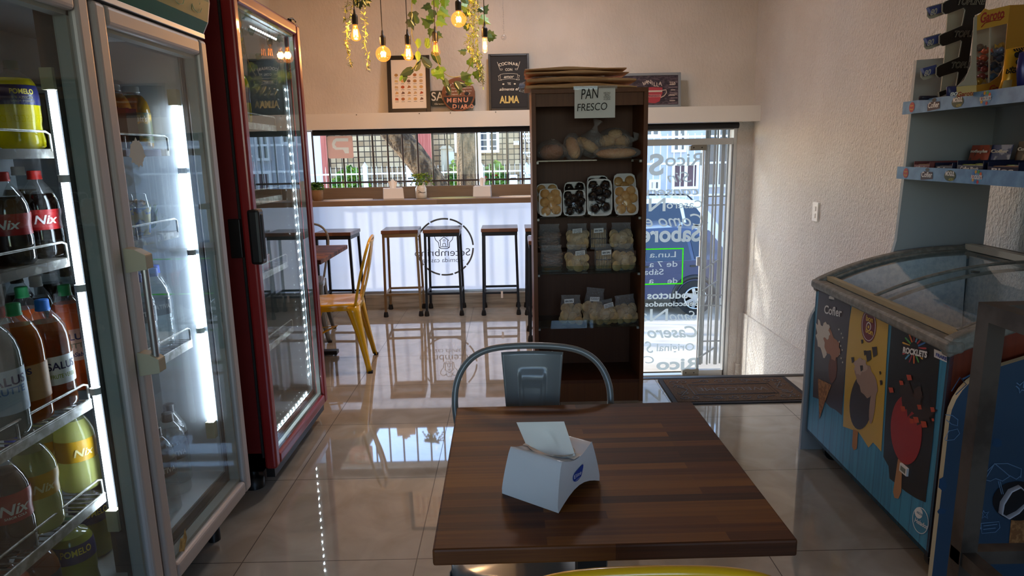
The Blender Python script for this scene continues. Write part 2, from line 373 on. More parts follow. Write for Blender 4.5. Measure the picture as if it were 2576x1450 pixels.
# logo cut in the film, read from the street
LOGO=M('cut_lettering','#6b6d78',.5); RING=M('ring_clear','#6d675f',.4,noise=(9,'#8d887f',.4,.6))
c=P(1119,622,Y=6.045); rr=.262; b=MB()
for a0,a1 in ((3,48),(51,78),(81,118),(121,158),(222,258),(261,285),(288,316),(319,357),(161,219)):
    m=RING
    o=arc((c.x,c.z),rr,a0,a1,10); i=arc((c.x,c.z),rr-.015,a1,a0,10)
    vs=[(x,6.046,z) for x,z in o+i]; n=len(o); b.add(vs,[(k,k+1,2*n-2-k,2*n-1-k) for k in range(n-1)],m)
def mir(s,x,y,size,Y,m,b,width=None,bold=0,shear=0,al='l',):
    p=P(x,y,Y=Y); b.text(s,p,(-1,0,0),(0,0,1),size,m,bold,shear,al,0,width)
mir('Setembrino',1183,643,.096,6.046,LOGO,b,width=.50,bold=-.005); mir('-comida casera-',1168,659,.062,6.046,LOGO,b,width=.40,bold=-.005)
def line(b,pts,w,Y,m):
    for (x0,z0),(x1,z1) in zip(pts,pts[1:]): b.beam((x0,Y,z0),(x1,Y,z1),w,.001,m,up=(0,1,0))
h=P(1117,608,Y=6.046); hx,hz=h.x,h.z; k=.0042
def hp(l): return [(hx+a*k,hz+c_*k) for a,c_ in l]
line(b,hp([(-11,-13),(-12,-2),(-18,4),(-20,11),(-14,17),(-8,15),(-6,10)]),.006,6.046,LOGO); line(b,hp([(11,-13),(12,-2),(18,4),(20,11),(14,17),(8,15),(6,10)]),.006,6.046,LOGO)
line(b,hp([(-11,-13),(-6,-15),(6,-15),(11,-13),(6,-11),(-6,-11),(-11,-13)]),.006,6.046,LOGO); line(b,hp([(-8,13),(-3,19),(3,19),(8,13)]),.006,6.046,LOGO)
line(b,hp([(-8,-10),(-8,2),(-10,2),(0,10),(10,2),(8,2),(8,-10)]),.006,6.046,LOGO); line(b,hp([(-3,-10),(-3,-5),(0,-3),(3,-5),(3,-10)]),.005,6.046,LOGO); line(b,hp([(-2,4),(2,4),(2,1),(-2,1),(-2,4)]),.004,6.046,LOGO)
b.build('logo',w1)
# sticker on the upper glass
ORG=translu('sticker_red','#c98468',.5,False,'#e2b09a',clear=.12); STW=translu('sticker_white','#e2d9c8',.4,False)
b=MB(); a=P(822,343,Y=6.045); d=P(890,398,Y=6.045)
ro=rrect(a.x,d.z,d.x,a.z,.012)
g=[(876,348),(876,356),(846,356),(842,364),(847,371),(877,371),(878,386),(868,386),(863,377),(844,377),(837,372),(835,362),(838,353),(845,348)]
gg=[(P(x,y,Y=6.045).x,P(x,y,Y=6.045).z) for x,y in g]
k0=max(range(len(ro)),key=lambda i:ro[i][0]+ro[i][1]); j0=0
key=ro[k0:]+ro[:k0]+[ro[k0]]; sgn=lambda q:sum(q[i-1][0]*q[i][1]-q[i][0]*q[i-1][1] for i in range(len(q)))
g2=gg if sgn(gg)*sgn(ro)<0 else gg[::-1]
j0=max(range(len(g2)),key=lambda i:g2[i][0]+g2[i][1]); key+=g2[j0:]+g2[:j0]+[g2[j0]]
b.add([(x,6.0455,z) for x,z in key],[tuple(range(len(key)))],ORG); b.add([(x,6.0455,z) for x,z in gg],[tuple(range(len(gg)))],STW)
tag(b.build('window_sticker'),'square red sticker with reversed white letter on window glass','sticker')
# outside security bars
RUST=M('bar_brown','#4a3a34',.6,.2)
gr=thing('window_grille','dark vertical security bars outside the counter window','grille',(-.6,6.24,-.7))
xs=[790+36.6*i for i in range(16)]
for i in range(22):
    X=P(827,400,Y=6.24).x+.1345*(i-1)
    if X>XS-.1: break
    b=MB(); b.tube([(X,6.24,-.35),(X,6.24,1.62)],.0085,RUST,8); b.build('bar',gr)
for z in (-.35,.40,1.13,1.62): b=MB(); b.box((WL-.05,6.23,z-.008),(XS,6.25,z+.008),RUST); b.build('rail',gr)
# ---- entrance door
b=MB(); Dl,Ds=XS+.06,1.70
b.box((Dl,6.0,1.525),(DR,6.05,1.54),ALU); b.box((Dl,6.0,1.40),(DR,6.06,1.455),ALU); b.box((DR-.03,5.99,ZE),(DR,6.06,1.54),ALU); b.box((DR-.045,6.0,ZE),(DR-.035,6.05,1.40),ALU)
b.box((Dl,6.0,ZE),(DR,6.06,ZE+.012),ALU); b.box((Dl,6.01,1.455),(DR,6.04,1.525),GLASS)
d1=st(b.build('door_1',loc=(1.3,6.03,ZE)))
b=MB(); b.box((Dl+.005,6.02,ZE+.025),(Ds-.004,6.03,1.40),GLASS); b.build('glass_leaf',d1)
b=MB(); b.box((Ds+.004,6.02,ZE+.025),(DR-.03,6.03,1.40),glass('dusty_glass',haze=.16,hazecol='#d9dde2')); b.box((Ds,6.01,ZE+.02),(Ds+.01,6.04,1.40),ALU); b.box((Ds,6.0,ZE+.012),(DR-.03,6.05,ZE+.05),ALU); b.build('side_pane',d1)
for (x0,x1,y0,y1) in ((1737,1778,365,378),(1717,1757,930,946)):
    a=P(x0,y0,Y=6.0);d=P(x1,y1,Y=6.0); b=MB(); b.prism([(a.x,a.z-(.01 if y0<500 else .012)),(a.x+.03,a.z),(d.x,a.z),(d.x,d.z),(a.x,d.z)],XZ,5.998,6.05,M('patch_metal','#8b8880',.35,.8))
    for q in (.2,.7): b.lathe([(.006,0),(.006,.003)],INK,(a.x+(d.x-a.x)*q,5.998,(a.z+d.z)/2),8,axis=(0,-1,0))
    b.build('hinge',d1,bev=.003)
b=MB(); a=P(1757,655,Y=6.0); b.box((a.x-.015,5.99,a.z-.05),(a.x+.015,6.02,a.z+.03),ALU); b.build('lock',d1)
# vinyl lettering on the door (faces the street)
VN=translu('vinyl_grey','#9fabb0',.35,False,'#c4d0d2'); GRN=translu('vinyl_green','#5ad436',.6,False,'#8cff5a'); b=MB()
def vin(s,xr,xl,y,h,bold=.012,shear=0):
    p=P(xr,y,Y=6.018); q=P(xl,y,Y=6.018); b.text(s,p,(-1,0,0),(0,0,1),h,VN,bold,shear,'l',0,p.x-q.x)
for t in (('Rico',1766,1673,416,.155,.012,0),('S',1669,1632,439,.25,.03,0),('Sin',1740,1678,458,.13,.0,.35),('conserva',1757,1600,490,.11,.01,.3),('Casero',1766,1677,523,.095,.01,0),('Na',1674,1600,531,.165,.01,0),
    ('Como en',1768,1600,568,.155,.005,.35),('Sabores',1762,1590,606,.20,.03,0),('Lun.a Vi',1700,1600,647,.075,.005,0),('de 7 a',1704,1633,671,.075,.005,0),('Sábado',1669,1590,691,.075,.005,0),('de',1704,1679,713,.075,.005,0),('a',1644,1632,713,.075,.005,0),
    ('Productos',1759,1628,750,.095,.025,0),('Seleccionados',1757,1623,769,.065,.025,0),('Sano',1752,1684,806,.13,0,.35),('Na',1680,1600,808,.17,0,0),('Casero',1753,1628,848,.15,.02,.3),('Original',1746,1652,882,.10,.01,0),('S',1643,1622,888,.16,0,.3),('Rico',1757,1651,928,.15,.03,0),('Co',1645,1600,914,.10,0,.2)): vin(*t)
a=P(1720,624,Y=6.018); d=P(1590,718,Y=6.018)
frame_rect(b,Dl+.01,a.x,d.z,a.z,6.0175,6.0185,.011,GRN)
b.build('vinyl_lettering',d1)
# folded gate bars outside the side pane
fg=thing('folding_gate','grey folding security gate gathered outside the side pane','gate',(1.8,6.3,ZE))
for i,X in enumerate((1.79,1.83,1.87,1.905,1.94,2.0)):
    b=MB(); b.box((X,6.26+.03*(i%2),ZE+.02),(X+(.03 if i in(0,4,5) else .012),6.28+.03*(i%2),1.6),M('gate_grey','#7d8486',.5,.5)); b.build('bar',fg)
for z in (-.45,-.1,.0,.85,.93): b=MB(); b.box((1.79,6.25,z),(2.0,6.262,z+.012),MATS['gate_grey']); b.build('cross_bar',fg)
for z in (-.6,.05,.25): b=MB(); b.beam((1.80,6.25,z),(1.95,6.25,z+.1),.02,.01,MATS['gate_grey']); b.build('scissor_bar',fg)
# light switch
b=MB(); p=P(2055,533,X=XR); s1=thing('light_switch','white double light switch on the stucco wall','switch',(XR,p.y,p.z-.055))
b.box((XR-.015,p.y-.042,p.z-.066),(XR+.002,p.y+.042,p.z+.066),M('switch_white','#efeeea',.4)); b.build('plate',s1,bev=.004)
for dz in (.022,-.026): b=MB(); b.box((XR-.022,p.y-.018,p.z+dz-.016),(XR-.012,p.y+.016,p.z+dz+.016),MATS['switch_white']); b.build('rocker',s1,bev=.002)
# doormat
MATB=M('mat_brown','#4b3a2c',.95,bump=(220,.8,.004),noise=(160,'#6b5743',.4,.7)); MRUB=M('mat_rubber','#232329',.7); MHI=M('mat_relief','#55565c',.6)
dm=thing('doormat','brown welcome doormat with scroll relief and dark rubber border','doormat',(1.253,3.68,0)); X0,X1,Y0,Y1=.87,1.636,3.475,3.888
b=MB(); b.prism(rrect(X0,Y0,X1,Y1,.012),XY,.0005,.008,MRUB); b.build('rubber_border',dm,bev=.002)
b=MB(); b.box((X0+.028,Y0+.022,.006),(X1-.028,Y1-.022,.011),MATB); b.build('pile',dm)
b=MB(); mxx,my=(X0+X1)/2,(Y0+Y1)/2; W2,H2=.235,.085
frame_rect_=[(mxx-W2,my-H2),(mxx+W2,my-H2),(mxx+W2,my+H2),(mxx-W2,my+H2),(mxx-W2,my-H2)]
b.tube([(x,y,.011) for x,y in frame_rect_],.003,MHI,6); b.tube([(x*1+ (mxx-x)*.08,y+(my-y)*.12,.011) for x,y in frame_rect_],.002,MHI,6)
def spiral(cx,cy,r,a0,t): return [(cx+r*(1-i/22)*cos(a0+t*i*.42),cy+r*(1-i/22)*sin(a0+t*i*.42),.011) for i in range(18)]
for sx in (-1,1):
    for sy in (-1,1):
        for (ox,oy,r) in ((.12,.132,.03),(.03,.132,.03),(.25,.13,.03),(.29,.05,.034),(.30,.125,.028)): b.tube(spiral(mxx+sx*ox,my+sy*oy,r,PI*(sx<0),sx*sy),.003,MHI,6)
        b.tube([(mxx+sx*.09,my+sy*.155,.011),(mxx+sx*.2,my+sy*.115,.011)],.003,MHI,6); b.tube([(mxx+sx*.255,my+sy*.0,.011),(mxx+sx*.32,my+sy*.11,.011)],.003,MHI,6)
b.text('WELCOME',(mxx,my+.025,.0125),(-1,0,0),(0,-1,0),.075,MHI,0,0,'c',0,.40); b.build('relief',dm)
# ================================================================ OUTSIDE
def GZ(Y): return -.72 if Y<6.3 else -.72-(Y-6.3)*.165 if Y<12.2 else -.72-5.9*.165
b=MB(); ASPH=M('pavement','#c2b6a4',.9,noise=(1.3,'#a89c8c',.35,.65))
b.add([(-14,6.2,-.72),(16,6.2,-.72),(16,12.2,GZ(13)),(-14,12.2,GZ(13))],[(0,1,2,3)],ASPH); b.add([(-14,12.2,GZ(13)),(16,12.2,GZ(13)),(16,26,GZ(13)),(-14,26,GZ(13))],[(0,1,2,3)],ASPH)
st(b.build('ground',loc=(0,6.2,0)))
b=MB(); b.box((XL-.15,6.2,-1.9),(XR+.15,6.34,-.36),WHITE); b.v=[Vector((v.x,v.y,v.z)) for v in b.v]
b=MB(); b.box((-3.6,6.2,2.15),(3.2,7.0,2.3),CEIL); st(b.build('sun_block_slab'))  # added slab out of view, keeps the sun off the upper window
def FZ(x,y,Y): p=P(x,y,Y=Y); return p
YH=18.0
def brickm(name,c1,c2,mo,bw,bh,ms,off=0):
    m,nt,N,L=base(name); bs=N['Principled BSDF']; bs.inputs['Roughness'].default_value=.9; tc=N.new('ShaderNodeTexCoord'); mp=N.new('ShaderNodeMapping'); mp.inputs['Rotation'].default_value=(R(90),0,0)
    L.new(tc.outputs['Object'],mp.inputs[0]); br=N.new('ShaderNodeTexBrick'); br.offset=off; br.inputs['Scale'].default_value=1; br.inputs['Brick Width'].default_value=bw; br.inputs['Row Height'].default_value=bh; br.inputs['Mortar Size'].default_value=ms
    for k,c in (('Color1',c1),('Color2',c2),('Mortar',mo)): br.inputs[k].default_value=(*lin(c),1)
    L.new(mp.outputs[0],br.inputs['Vector']); L.new(br.outputs['Color'],bs.inputs['Base Color']); return m
STONE=brickm('stone_blocks','#bfa98a','#8f7558','#3d332c',.150,.138,.012); REDW=M('red_boards','#9c4a42',.8,noise=(1,'#b86c62',.4,.6,(40,1,1))); LILAC=M('lilac_render','#cdc8da',.9)
GW=M('house_white','#b4b6c0',.8); WINB=M('dark_pane','#46505c',.15); WFR=M('white_frame','#eef0f4',.5)
h=thing('stone_house','stone block house with white windows across the street','house',(-3,YH,GZ(20)))
xl=P(790,400,Y=YH).x; xr=P(1345,400,Y=YH).x; gz=GZ(20)
b=MB(); b.box((-7.5,YH,gz),(xr,YH+4,5.6),STONE); b.build('wall',h)
b=MB(); b.box((-8,YH-.4,5.4),(xr+.0,YH+4,5.75),M('roof_slab','#7a5a4c',.8)); b.build('roof',h)
b=MB(); a=P(1052,338,Y=YH-.05); d=P(1086,338,Y=YH-.05); b.box((a.x,YH-.12,gz),(d.x,YH,5.4),REDW); a=P(795,338,Y=YH); d=P(822,338,Y=YH); b.box((a.x-1.5,YH-.12,gz),(d.x-.12,YH,5.4),LILAC); b.box((d.x-.14,YH-.14,gz),(d.x,YH,5.4),REDW); b.build('wall_panel',h)
for (x0,x1,y0,y1) in ((1142,1166,320,384),(1200,1256,320,384)):
    a=P(x0,y0,Y=YH-.1); d=P(x1,y1,Y=YH-.1); b=MB(); frame_rect(b,a.x,d.x,d.z,a.z,YH-.14,YH,.07,WFR); b.box(((a.x+d.x)/2-.04,YH-.13,d.z+.07),((a.x+d.x)/2+.04,YH,a.z-.07),WFR)
    for k in range(1,4): b.box((a.x+.07,YH-.1,d.z+(a.z-d.z)*k/4-.012),(d.x-.07,YH-.08,d.z+(a.z-d.z)*k/4+.012),WFR)
    w=b.build('window',h); b=MB(); b.box((a.x+.05,YH-.06,d.z+.05),(d.x-.05,YH-.03,a.z-.05),WINB); b.build('pane',w)
for (x0,y0) in ((996,362),(1292,355)):
    a=P(x0,y0,Y=YH-.05); b=MB(); b.box((a.x,YH-.06,a.z-.1),(a.x+.14,YH,a.z+.0),PAPER); b.text('3144',(a.x+.02,YH-.062,a.z-.04),(1,0,0),(0,0,1),.045,INK,0,0,'l',0,.10); tag(b.build('house_number'),'white house number plate on stone wall '+('behind the leaning trunk' if x0<1100 else 'right of the white window'),'number plate')
b=MB(); a=P(1110,375,Y=YH-.3); b.box((a.x-.02,YH-.25,a.z-.55),(a.x+.30,YH,a.z),M('meter_grey','#a9a08f',.6)); b.prism([(P(1108,374,Y=YH).x,a.z),(P(1140,374,Y=YH).x,a.z),(P(1132,374,Y=YH).x,a.z+.08),(P(1115,374,Y=YH).x,a.z+.08)],XZ,YH-.3,YH,MATS['meter_grey'])
b.box((a.x+.18,YH-.27,a.z-.4),(a.x+.32,YH-.24,a.z-.08),GW); tag(b.build('meter_box'),'grey meter box with little hood on the stone house','meter box')
# fence across the street
YFc=17.2; fz=P(900,428,Y=YFc).z
f=thing('picket_fence','white metal picket fence across the street before the stone house','fence',(-2.5,YFc,gz)); PW=M('fence_white','#e8eaf0',.5)
x0=P(815,430,Y=YFc).x-.6; x1=P(1345,430,Y=YFc).x
b=MB(); k=0; x=x0
while x<x1:
    b.tube([(x,YFc,gz),(x,YFc,fz+.02),(x,YFc,fz+.09)],[.0075,.0075,.002],PW,6); x+=.128
for z in (fz-.1,fz-.9,gz+.2): b.box((x0,YFc-.015,z-.02),(x1,YFc+.015,z+.02),PW)
b.build('pickets',f)
for px in (918,1027,1210,1325): p=P(px,420,Y=YFc); b=MB(); b.box((p.x-.055,YFc-.055,gz),(p.x+.055,YFc+.055,p.z),PW); b.lathe([(.08,0),(.0,.12)],PW,(p.x,YFc,p.z),4); b.build('post',f)
for px,lab in ((1034,'small white letter box on fence behind the leaning trunk'),(1291,'white letter box on fence right of the upright trunk')):
    p=P(px,440,Y=YFc-.12); b=MB(); b.box((p.x-.1,YFc-.2,p.z-.28),(p.x+.1,YFc-.03,p.z+.0),PW); b.box((p.x-.07,YFc-.21,p.z-.1),(p.x+.07,YFc-.2,p.z-.07),INK); tag(b.build('letter_box',bev=.01),lab,'letter box')
# white gate right part
g=thing('iron_gate','white iron gate with ring pattern beside the fence','gate',(P(1328,400,Y=17.1).x,17.1,gz)); b=MB(); a=P(1309,338,Y=17.1); d=P(1345,338,Y=17.1)
frame_rect(b,a.x,d.x+.5,gz,a.z+.6,17.08,17.12,.05,PW)
for k in range(7): b.box((a.x+.1*k,17.09,gz),(a.x+.1*k+.015,17.11,a.z+.6),PW)
for zz in (0,-.1,-.45,-.95):
    b.box((a.x,17.09,a.z+zz-.02),(d.x+.5,17.11,a.z+zz+.02),PW)
    b.tube([(a.x+.2+.05*cos(t*PI/5),17.08,a.z+zz-.05+.05*sin(t*PI/5)) for t in range(10)],.012,PW,6,closed=True)
b.build('gate_leaf',g)
# shrubs
def leafball(b,c,r,n,ls,mats,rng,flat=1):
    for i in range(n):
        u,v,w=rng.gauss(0,1),rng.gauss(0,1),rng.gauss(0,1); l=math.sqrt(u*u+v*v+w*w); q=rng.uniform(.6,1)
        p=Vector(c)+Vector((u/l*r[0]*q,v/l*r[1]*q,w/l*r[2]*q)); a=Vector((rng.gauss(0,1),rng.gauss(0,1),rng.gauss(0,1))).normalized(); e,d=frame_of(a); s=ls*rng.uniform(.6,1.3)
        b.add([p-e*s*.5,p+d*s*.3,p+e*s*.5,p-d*s*.3],[(0,1,2,3)],rng.choice(mats))
G1=M('leaf_green','#5d8a2c',.6);G2=M('leaf_light','#8fae3e',.6);G3=M('leaf_dark','#2f5a22',.6);FLW=M('flower_red','#c8443a',.6)
rng=random.Random(3)
for (x0,x1,y0,lab,n,fl) in ((818,938,425,'broad flowering shrub behind the white fence below the sticker',1500,1),(1125,1150,410,'narrow green shrub between the two trunks',500,0),(1204,1285,412,'dark green shrub behind the fence right of the upright trunk',900,1)):
    a=P(x0,y0,Y=17.55);d=P(x1,y0,Y=17.55); t=thing('shrub',lab,'shrub',((a.x+d.x)/2,17.55,gz)); b=MB(); hh=(a.z-gz)
    leafball(b,((a.x+d.x)/2,17.6,gz+hh*.62),((d.x-a.x)/2,.2,hh*.40),n*2,.2,[G1,G1,G2,G3]+([FLW] if fl and rng.random()<2 else [])[:1]*0,rng)
    if fl: leafball(b,((a.x+d.x)/2,17.56,gz+hh*.66),((d.x-a.x)/2,.2,hh*.40),14,.12,[FLW],rng)
    b.build('foliage',t); b=MB()
    for k in (-.15,.1): b.tube([((a.x+d.x)/2+k,17.55,gz),((a.x+d.x)/2+k*2,17.55,gz+hh*.5)],.04,M('bark','#43321f',.9,bump=(26,1,.08),noise=(16,'#927454',.42,.62,(1,1,.25))),6)
    b.build('stem',t)
BARK=MATS['bark']
# street trees: trunks in view, crowns above the frame
def tree(name,lab,pts,rs,crown,seed):
    p0=pts[0]; t=thing(name,lab,'tree',p0); rng=random.Random(seed); b=MB(); b.tube(pts,rs,BARK,12)
    top=Vector(pts[-1])
    for k in range(9):
        a=k*2.4; e=top+Vector((cos(a)*rng.uniform(1,2.4),sin(a)*rng.uniform(.6,1.6),rng.uniform(.6,2.2))); mid=(top+e)/2+Vector((0,0,.3)); st_=Vector(pts[-2]).lerp(top,rng.uniform(.3,1)); b.tube([st_,mid,e],[.1,.06,.015],BARK,6)
        for q in range(3): e2=e+Vector((rng.uniform(-.8,.8),rng.uniform(-.8,.8),rng.uniform(-.2,.9))); b.tube([mid.lerp(e,.5),e2],[.03,.006],BARK,5)
    for c,r,n in crown: b.tube([top,(top+Vector(c))/2+Vector((0,0,.35)),c],[.09,.06,.02],BARK,6)
    b.build('trunk',t); b=MB()
    for c,r,n in crown: leafball(b,c,r,n,.22,[G1,G2,G3],rng)
    b.build('crown',t); return t
a=P(1108,480,Y=9.6);a1=P(1040,385,Y=9.6);a2=P(1000,325,Y=9.6); g0=GZ(9.6)
tree('street_tree','leaning tree trunk with rough bark outside the window',[(a.x+.35,9.6,g0),(a.x,9.6,a.z),(a1.x-.02,9.6,a1.z),(a2.x-.1,9.6,a2.z),(a2.x-.9,9.5,a2.z+1.3),(a2.x-1.3,9.4,a2.z+2.6)],[.26,.17,.17,.16,.15,.12],[((-4.9,9.0,5.0),(1.7,1.2,.7),500),((-3.7,9.2,5.7),(1.3,1.0,.6),250),((-6.6,12.6,6.2),(1.7,1.1,.7),420),((-8.2,13.6,6.7),(1.2,1.4,.6),320),((-5.6,10.8,6.3),(1.0,.8,.5),160)],5)
a=P(1174,470,Y=11.0);a1=P(1172,335,Y=11.0)
tree('street_tree','upright tree trunk with rough bark outside the window',[(a.x+.02,11,GZ(11)),(a.x,11,a.z),(a1.x,11,a1.z),(a1.x,11,a1.z+1.6),(a1.x+.3,11,a1.z+3)],[.22,.155,.15,.15,.11],[((0.9,11.2,5.8),(2.0,1.1,.8),350)],9)
p=P(1204,400,Y=12.5); b=MB(); b.tube([(p.x,12.5,GZ(12.5)),(p.x,12.5,6)],.05,PW,10); tag(b.build('white_pole'),'slim white pole right behind the upright trunk','pole')
# grey house seen through the door
h=thing('grey_house','pale grey house with railings seen through the glass door','house',(6,YH+.5,gz)); Y2=YH+.5
b=MB(); b.box((xr+.25,Y2,gz),(13,Y2+4,6.2),GW); b.build('wall',h)
b=MB(); b.box((xr+.2,Y2-.3,6.0),(13.2,Y2+4,6.35),M('roof_slab2','#8a8480',.8)); b.build('roof',h)
for (x0,x1,y0,y1) in ((1620,1660,300,345),(1690,1725,300,383),(1690,1755,410,475),(1632,1660,452,480),(1780,1830,300,470)):
    a=P(x0,y0,Y=Y2);d=P(x1,y1,Y=Y2); b=MB(); frame_rect(b,a.x,d.x,d.z,a.z,Y2-.08,Y2,.07,WFR); b.box(((a.x+d.x)/2-.03,Y2-.07,d.z+.07),((a.x+d.x)/2+.03,Y2,a.z-.07),WFR); w=b.build('window',h)
    b=MB(); b.box((a.x+.05,Y2-.05,d.z+.05),(d.x-.05,Y2-.03,a.z-.05),M('brown_curtain','#5a4148',.6) if y0==410 else WINB); b.build('pane',w)
b=MB(); a=P(1625,395,Y=17.2); d=P(1900,395,Y=17.2)
x=a.x-.5
while x<d.x+1: b.box((x,17.19,gz),(x+.02,17.21,a.z+.55),PW); x+=.17
for z in (a.z+.45,a.z-.2,a.z-1): b.box((a.x-.5,17.18,z),(d.x+1,17.22,z+.05),PW)
tag(b.build('railing'),'tall white railing in front of the grey house','fence')
# parked cars, tails to the right
def car(name,lab,tail,Y,zg,L,Hh,colr,rail,wd=1.7):
    x1=tail; t=thing(name,lab,'car',(x1-L/2,Y+wd/2,zg)); pm=M(name+'_paint',colr,.25,.1,coat=.8); gl=M('car_glass','#1f2c3f',.08); 
    def pt(q): return [(x1-L+a*L,zg+c*Hh) for a,c in q]
    low=[(0,.2),(.0,.42),(.06,.53),(.26,.60),(.70,.63),(.97,.64),(1.0,.5),(1.0,.25),(.96,.19)]
    top=[(.24,.59),(.38,.92),(.5,.985),(.7,1.0),(.87,.96),(.97,.63)]
    def taper(a,c,d):
        u=(c-zg)/Hh; inn=.0 if u<.64 else (u-.64)*.55
        return (a,Y+inn if d==0 else Y+wd-inn,c)
    b=MB(); b.prism(pt(low),taper,0,1,pm); b.prism(pt(top),taper,0,1,pm); b.build('body',t,bev=.05,seg=3)
    for q in ([(.32,.635),(.40,.88),(.49,.94),(.555,.94),(.555,.635)],[(.57,.635),(.57,.94),(.70,.945),(.755,.93),(.78,.645)],[(.795,.65),(.775,.92),(.84,.89),(.90,.72)]):
        b=MB(); b.prism(pt(q),lambda a,c,d:(a,taper(a,c,0)[1]-.012+d*.02,c),0,1,gl); b.build('window',t)
    for cx in (.17,.80):
        c=Vector((x1-L+cx*L,Y-.02,zg+.33)); b=MB(); b.tube([c+Vector((0,.0,0)),c+Vector((0,.22,0))],.33,RUBBER,28); w=b.build('wheel',t,bev=.03)
        b=MB(); b.lathe([(.215,0),(.215,.03),(.19,.035),(.19,-.005)],STEEL,c-Vector((0,.0,0)),28,axis=(0,-1,0))
        for k in range(7): a=k*2*PI/7; b.beam(c+Vector((cos(a)*.03,-.025,sin(a)*.03)),c+Vector((cos(a)*.2,-.02,sin(a)*.2)),.06,.02,STEEL,up=(0,1,0))
        b.tube([c+Vector((0,-.04,0)),c],.05,STEEL,12); b.build('rim',w)
        b=MB(); b.tube([c+Vector((cos(a*PI/14)*.40,.03,sin(a*PI/14)*.40)) for a in range(-2,17)],.05,BLACK,8); b.build('wheel_arch',t)
    b=MB(); b.box((x1-.05,Y-.005,zg+.46*Hh),(x1+.02,Y+.25,zg+.62*Hh),M('tail_red','#b01a1a',.2)); b.build('tail_light',t,bev=.02)
    b=MB(); 
    for a in (.58,.80): b.box((x1-L+a*L-.1,Y-.02,zg+.56*Hh),(x1-L+a*L-.0,Y+.01,zg+.58*Hh),BLACK if not rail else BLACK)
    b.build('door_handle',t)
    if rail: b=MB(); b.tube([(x1-L*.62,Y+.3,zg+Hh*.99),(x1-L*.58,Y+.28,zg+Hh*1.045),(x1-L*.2,Y+.28,zg+Hh*1.03),(x1-L*.16,Y+.3,zg+Hh*.95)],.02,DARK,8); b.build('roof_rail',t)
p=P(1740,768,Y=12.4); zg=GZ(12.4); car('blue_car','blue car parked outside the glass door with alloy wheel','x' and p.x+.85,12.4,zg,4.0,(P(1700,572,Y=12.6).z-zg),'#14284f',False)
p=P(1800,535,Y=15.0); car('white_car','white estate car with roof rails parked behind the blue car',p.x+.3,15.0,GZ(15),4.4,(P(1700,497,Y=15.3).z-GZ(15)),'#dfe3ea',True)
# ================================================================ WINDOW COUNTER AND STOOLS
ct=thing('window_counter','long grey-brown wooden counter under the street window','counter',(-.6,5.8,.95))
YCf=5.62; zc=P(1000,504,Y=YCf).z; zb=P(1000,517,Y=YCf).z
b=MB(); b.box((WL-.02,YCf,zb),(XS-.05,5.99,zc),GREYWOOD); b.build('counter_top',ct,bev=.002)
b=MB(); b.box((WL-.02,5.965,zc),(XS-.05,5.99,P(1000,470,Y=5.965).z),GREYWOOD); b.build('back_board',ct,bev=.001)
for x in (WL+.0,.5): b=MB(); b.box((x,5.70,zb-.16),(x+.025,5.99,zb),WHITE); b.prism([(5.99,zb-.16),(5.99,zb-.34),(5.95,zb-.34),(5.78,zb-.16)],YZ,x,x+.025,WHITE); b.build('bracket',ct)
# stool prototype: local origin at floor centre
def make_stool(lm,lab,loc,rz):
    t=thing('bar_stool',lab,'stool',loc,rz,'bar stools along the window counter')
    b=MB(); b.box((-.155,-.155,.715),(.155,.155,.745),STOOLWOOD); b.build('seat',t,bev=.004,world=False)
    b=MB()
    for s in (-1,1): b.box((-.14,s*.14-.01,.685),(.14,s*.14+.01,.715),lm); b.box((s*.14-.01,-.14,.685),(s*.14+.01,.14,.715),lm)
    b.build('seat_frame',t,world=False)
    for sx in (-1,1):
        for sy in (-1,1):
            b=MB(); b.beam((sx*.138,sy*.138,.70),(sx*.15,sy*.15,.02),.02,.02,lm,up=(0,1,0)); l=b.build('leg',t,world=False)
            b=MB(); b.lathe([(.020,0),(.021,.012),(.016,.04),(.014,.045)],RUBBER,(sx*.15,sy*.15,0),10); b.build('foot_cap',l,world=False)
    for s in (-1,1):
        b=MB(); b.box((-.145,s*.145-.008,.185),(.145,s*.145+.008,.203),lm); b.build('foot_rail',t,world=False)
        b=MB(); b.box((s*.145-.008,-.145,.185),(s*.145+.008,.145,.203),lm); b.build('side_rail',t,world=False)
    return t
BRZ=M('bronze_metal','#8a6a44',.35,.6)
def sxy(xl,xr,y,Y=None):
    a=P(xl,y,Z=0);d=P(xr,y,Z=0); return ((a.x+d.x)/2,(a.y+d.y)/2+.125,0)
s1=make_stool(DARK,'black-legged bar stool at the left end, beside the yellow chair',(-1.47,5.76,0),R(-3))
make_stool(BRZ,'bar stool with bronze-coloured legs, second from the left',sxy(973,1058,795),R(2))
dup(s1,sxy(1077,1161,793),R(0),'black-legged bar stool standing in front of the ring logo')
s4=dup(s1,sxy(1221,1302,791),R(0),'black-legged bar stool with a paper tag, right of the ring logo')
b=MB(); b.box((.0,-.157,.15),(.018,-.155,.21),PAPER); b.build('paper_tag',s4,world=False)
a=P(1326,791,Z=0); dup(s1,(a.x+.15,a.y+.125,0),R(0),'bar stool against the window half hidden behind the bread cabinet')
dup(s1,(.285,4.95,0),R(0),'bar stool pulled out from the counter just behind the bread cabinet')
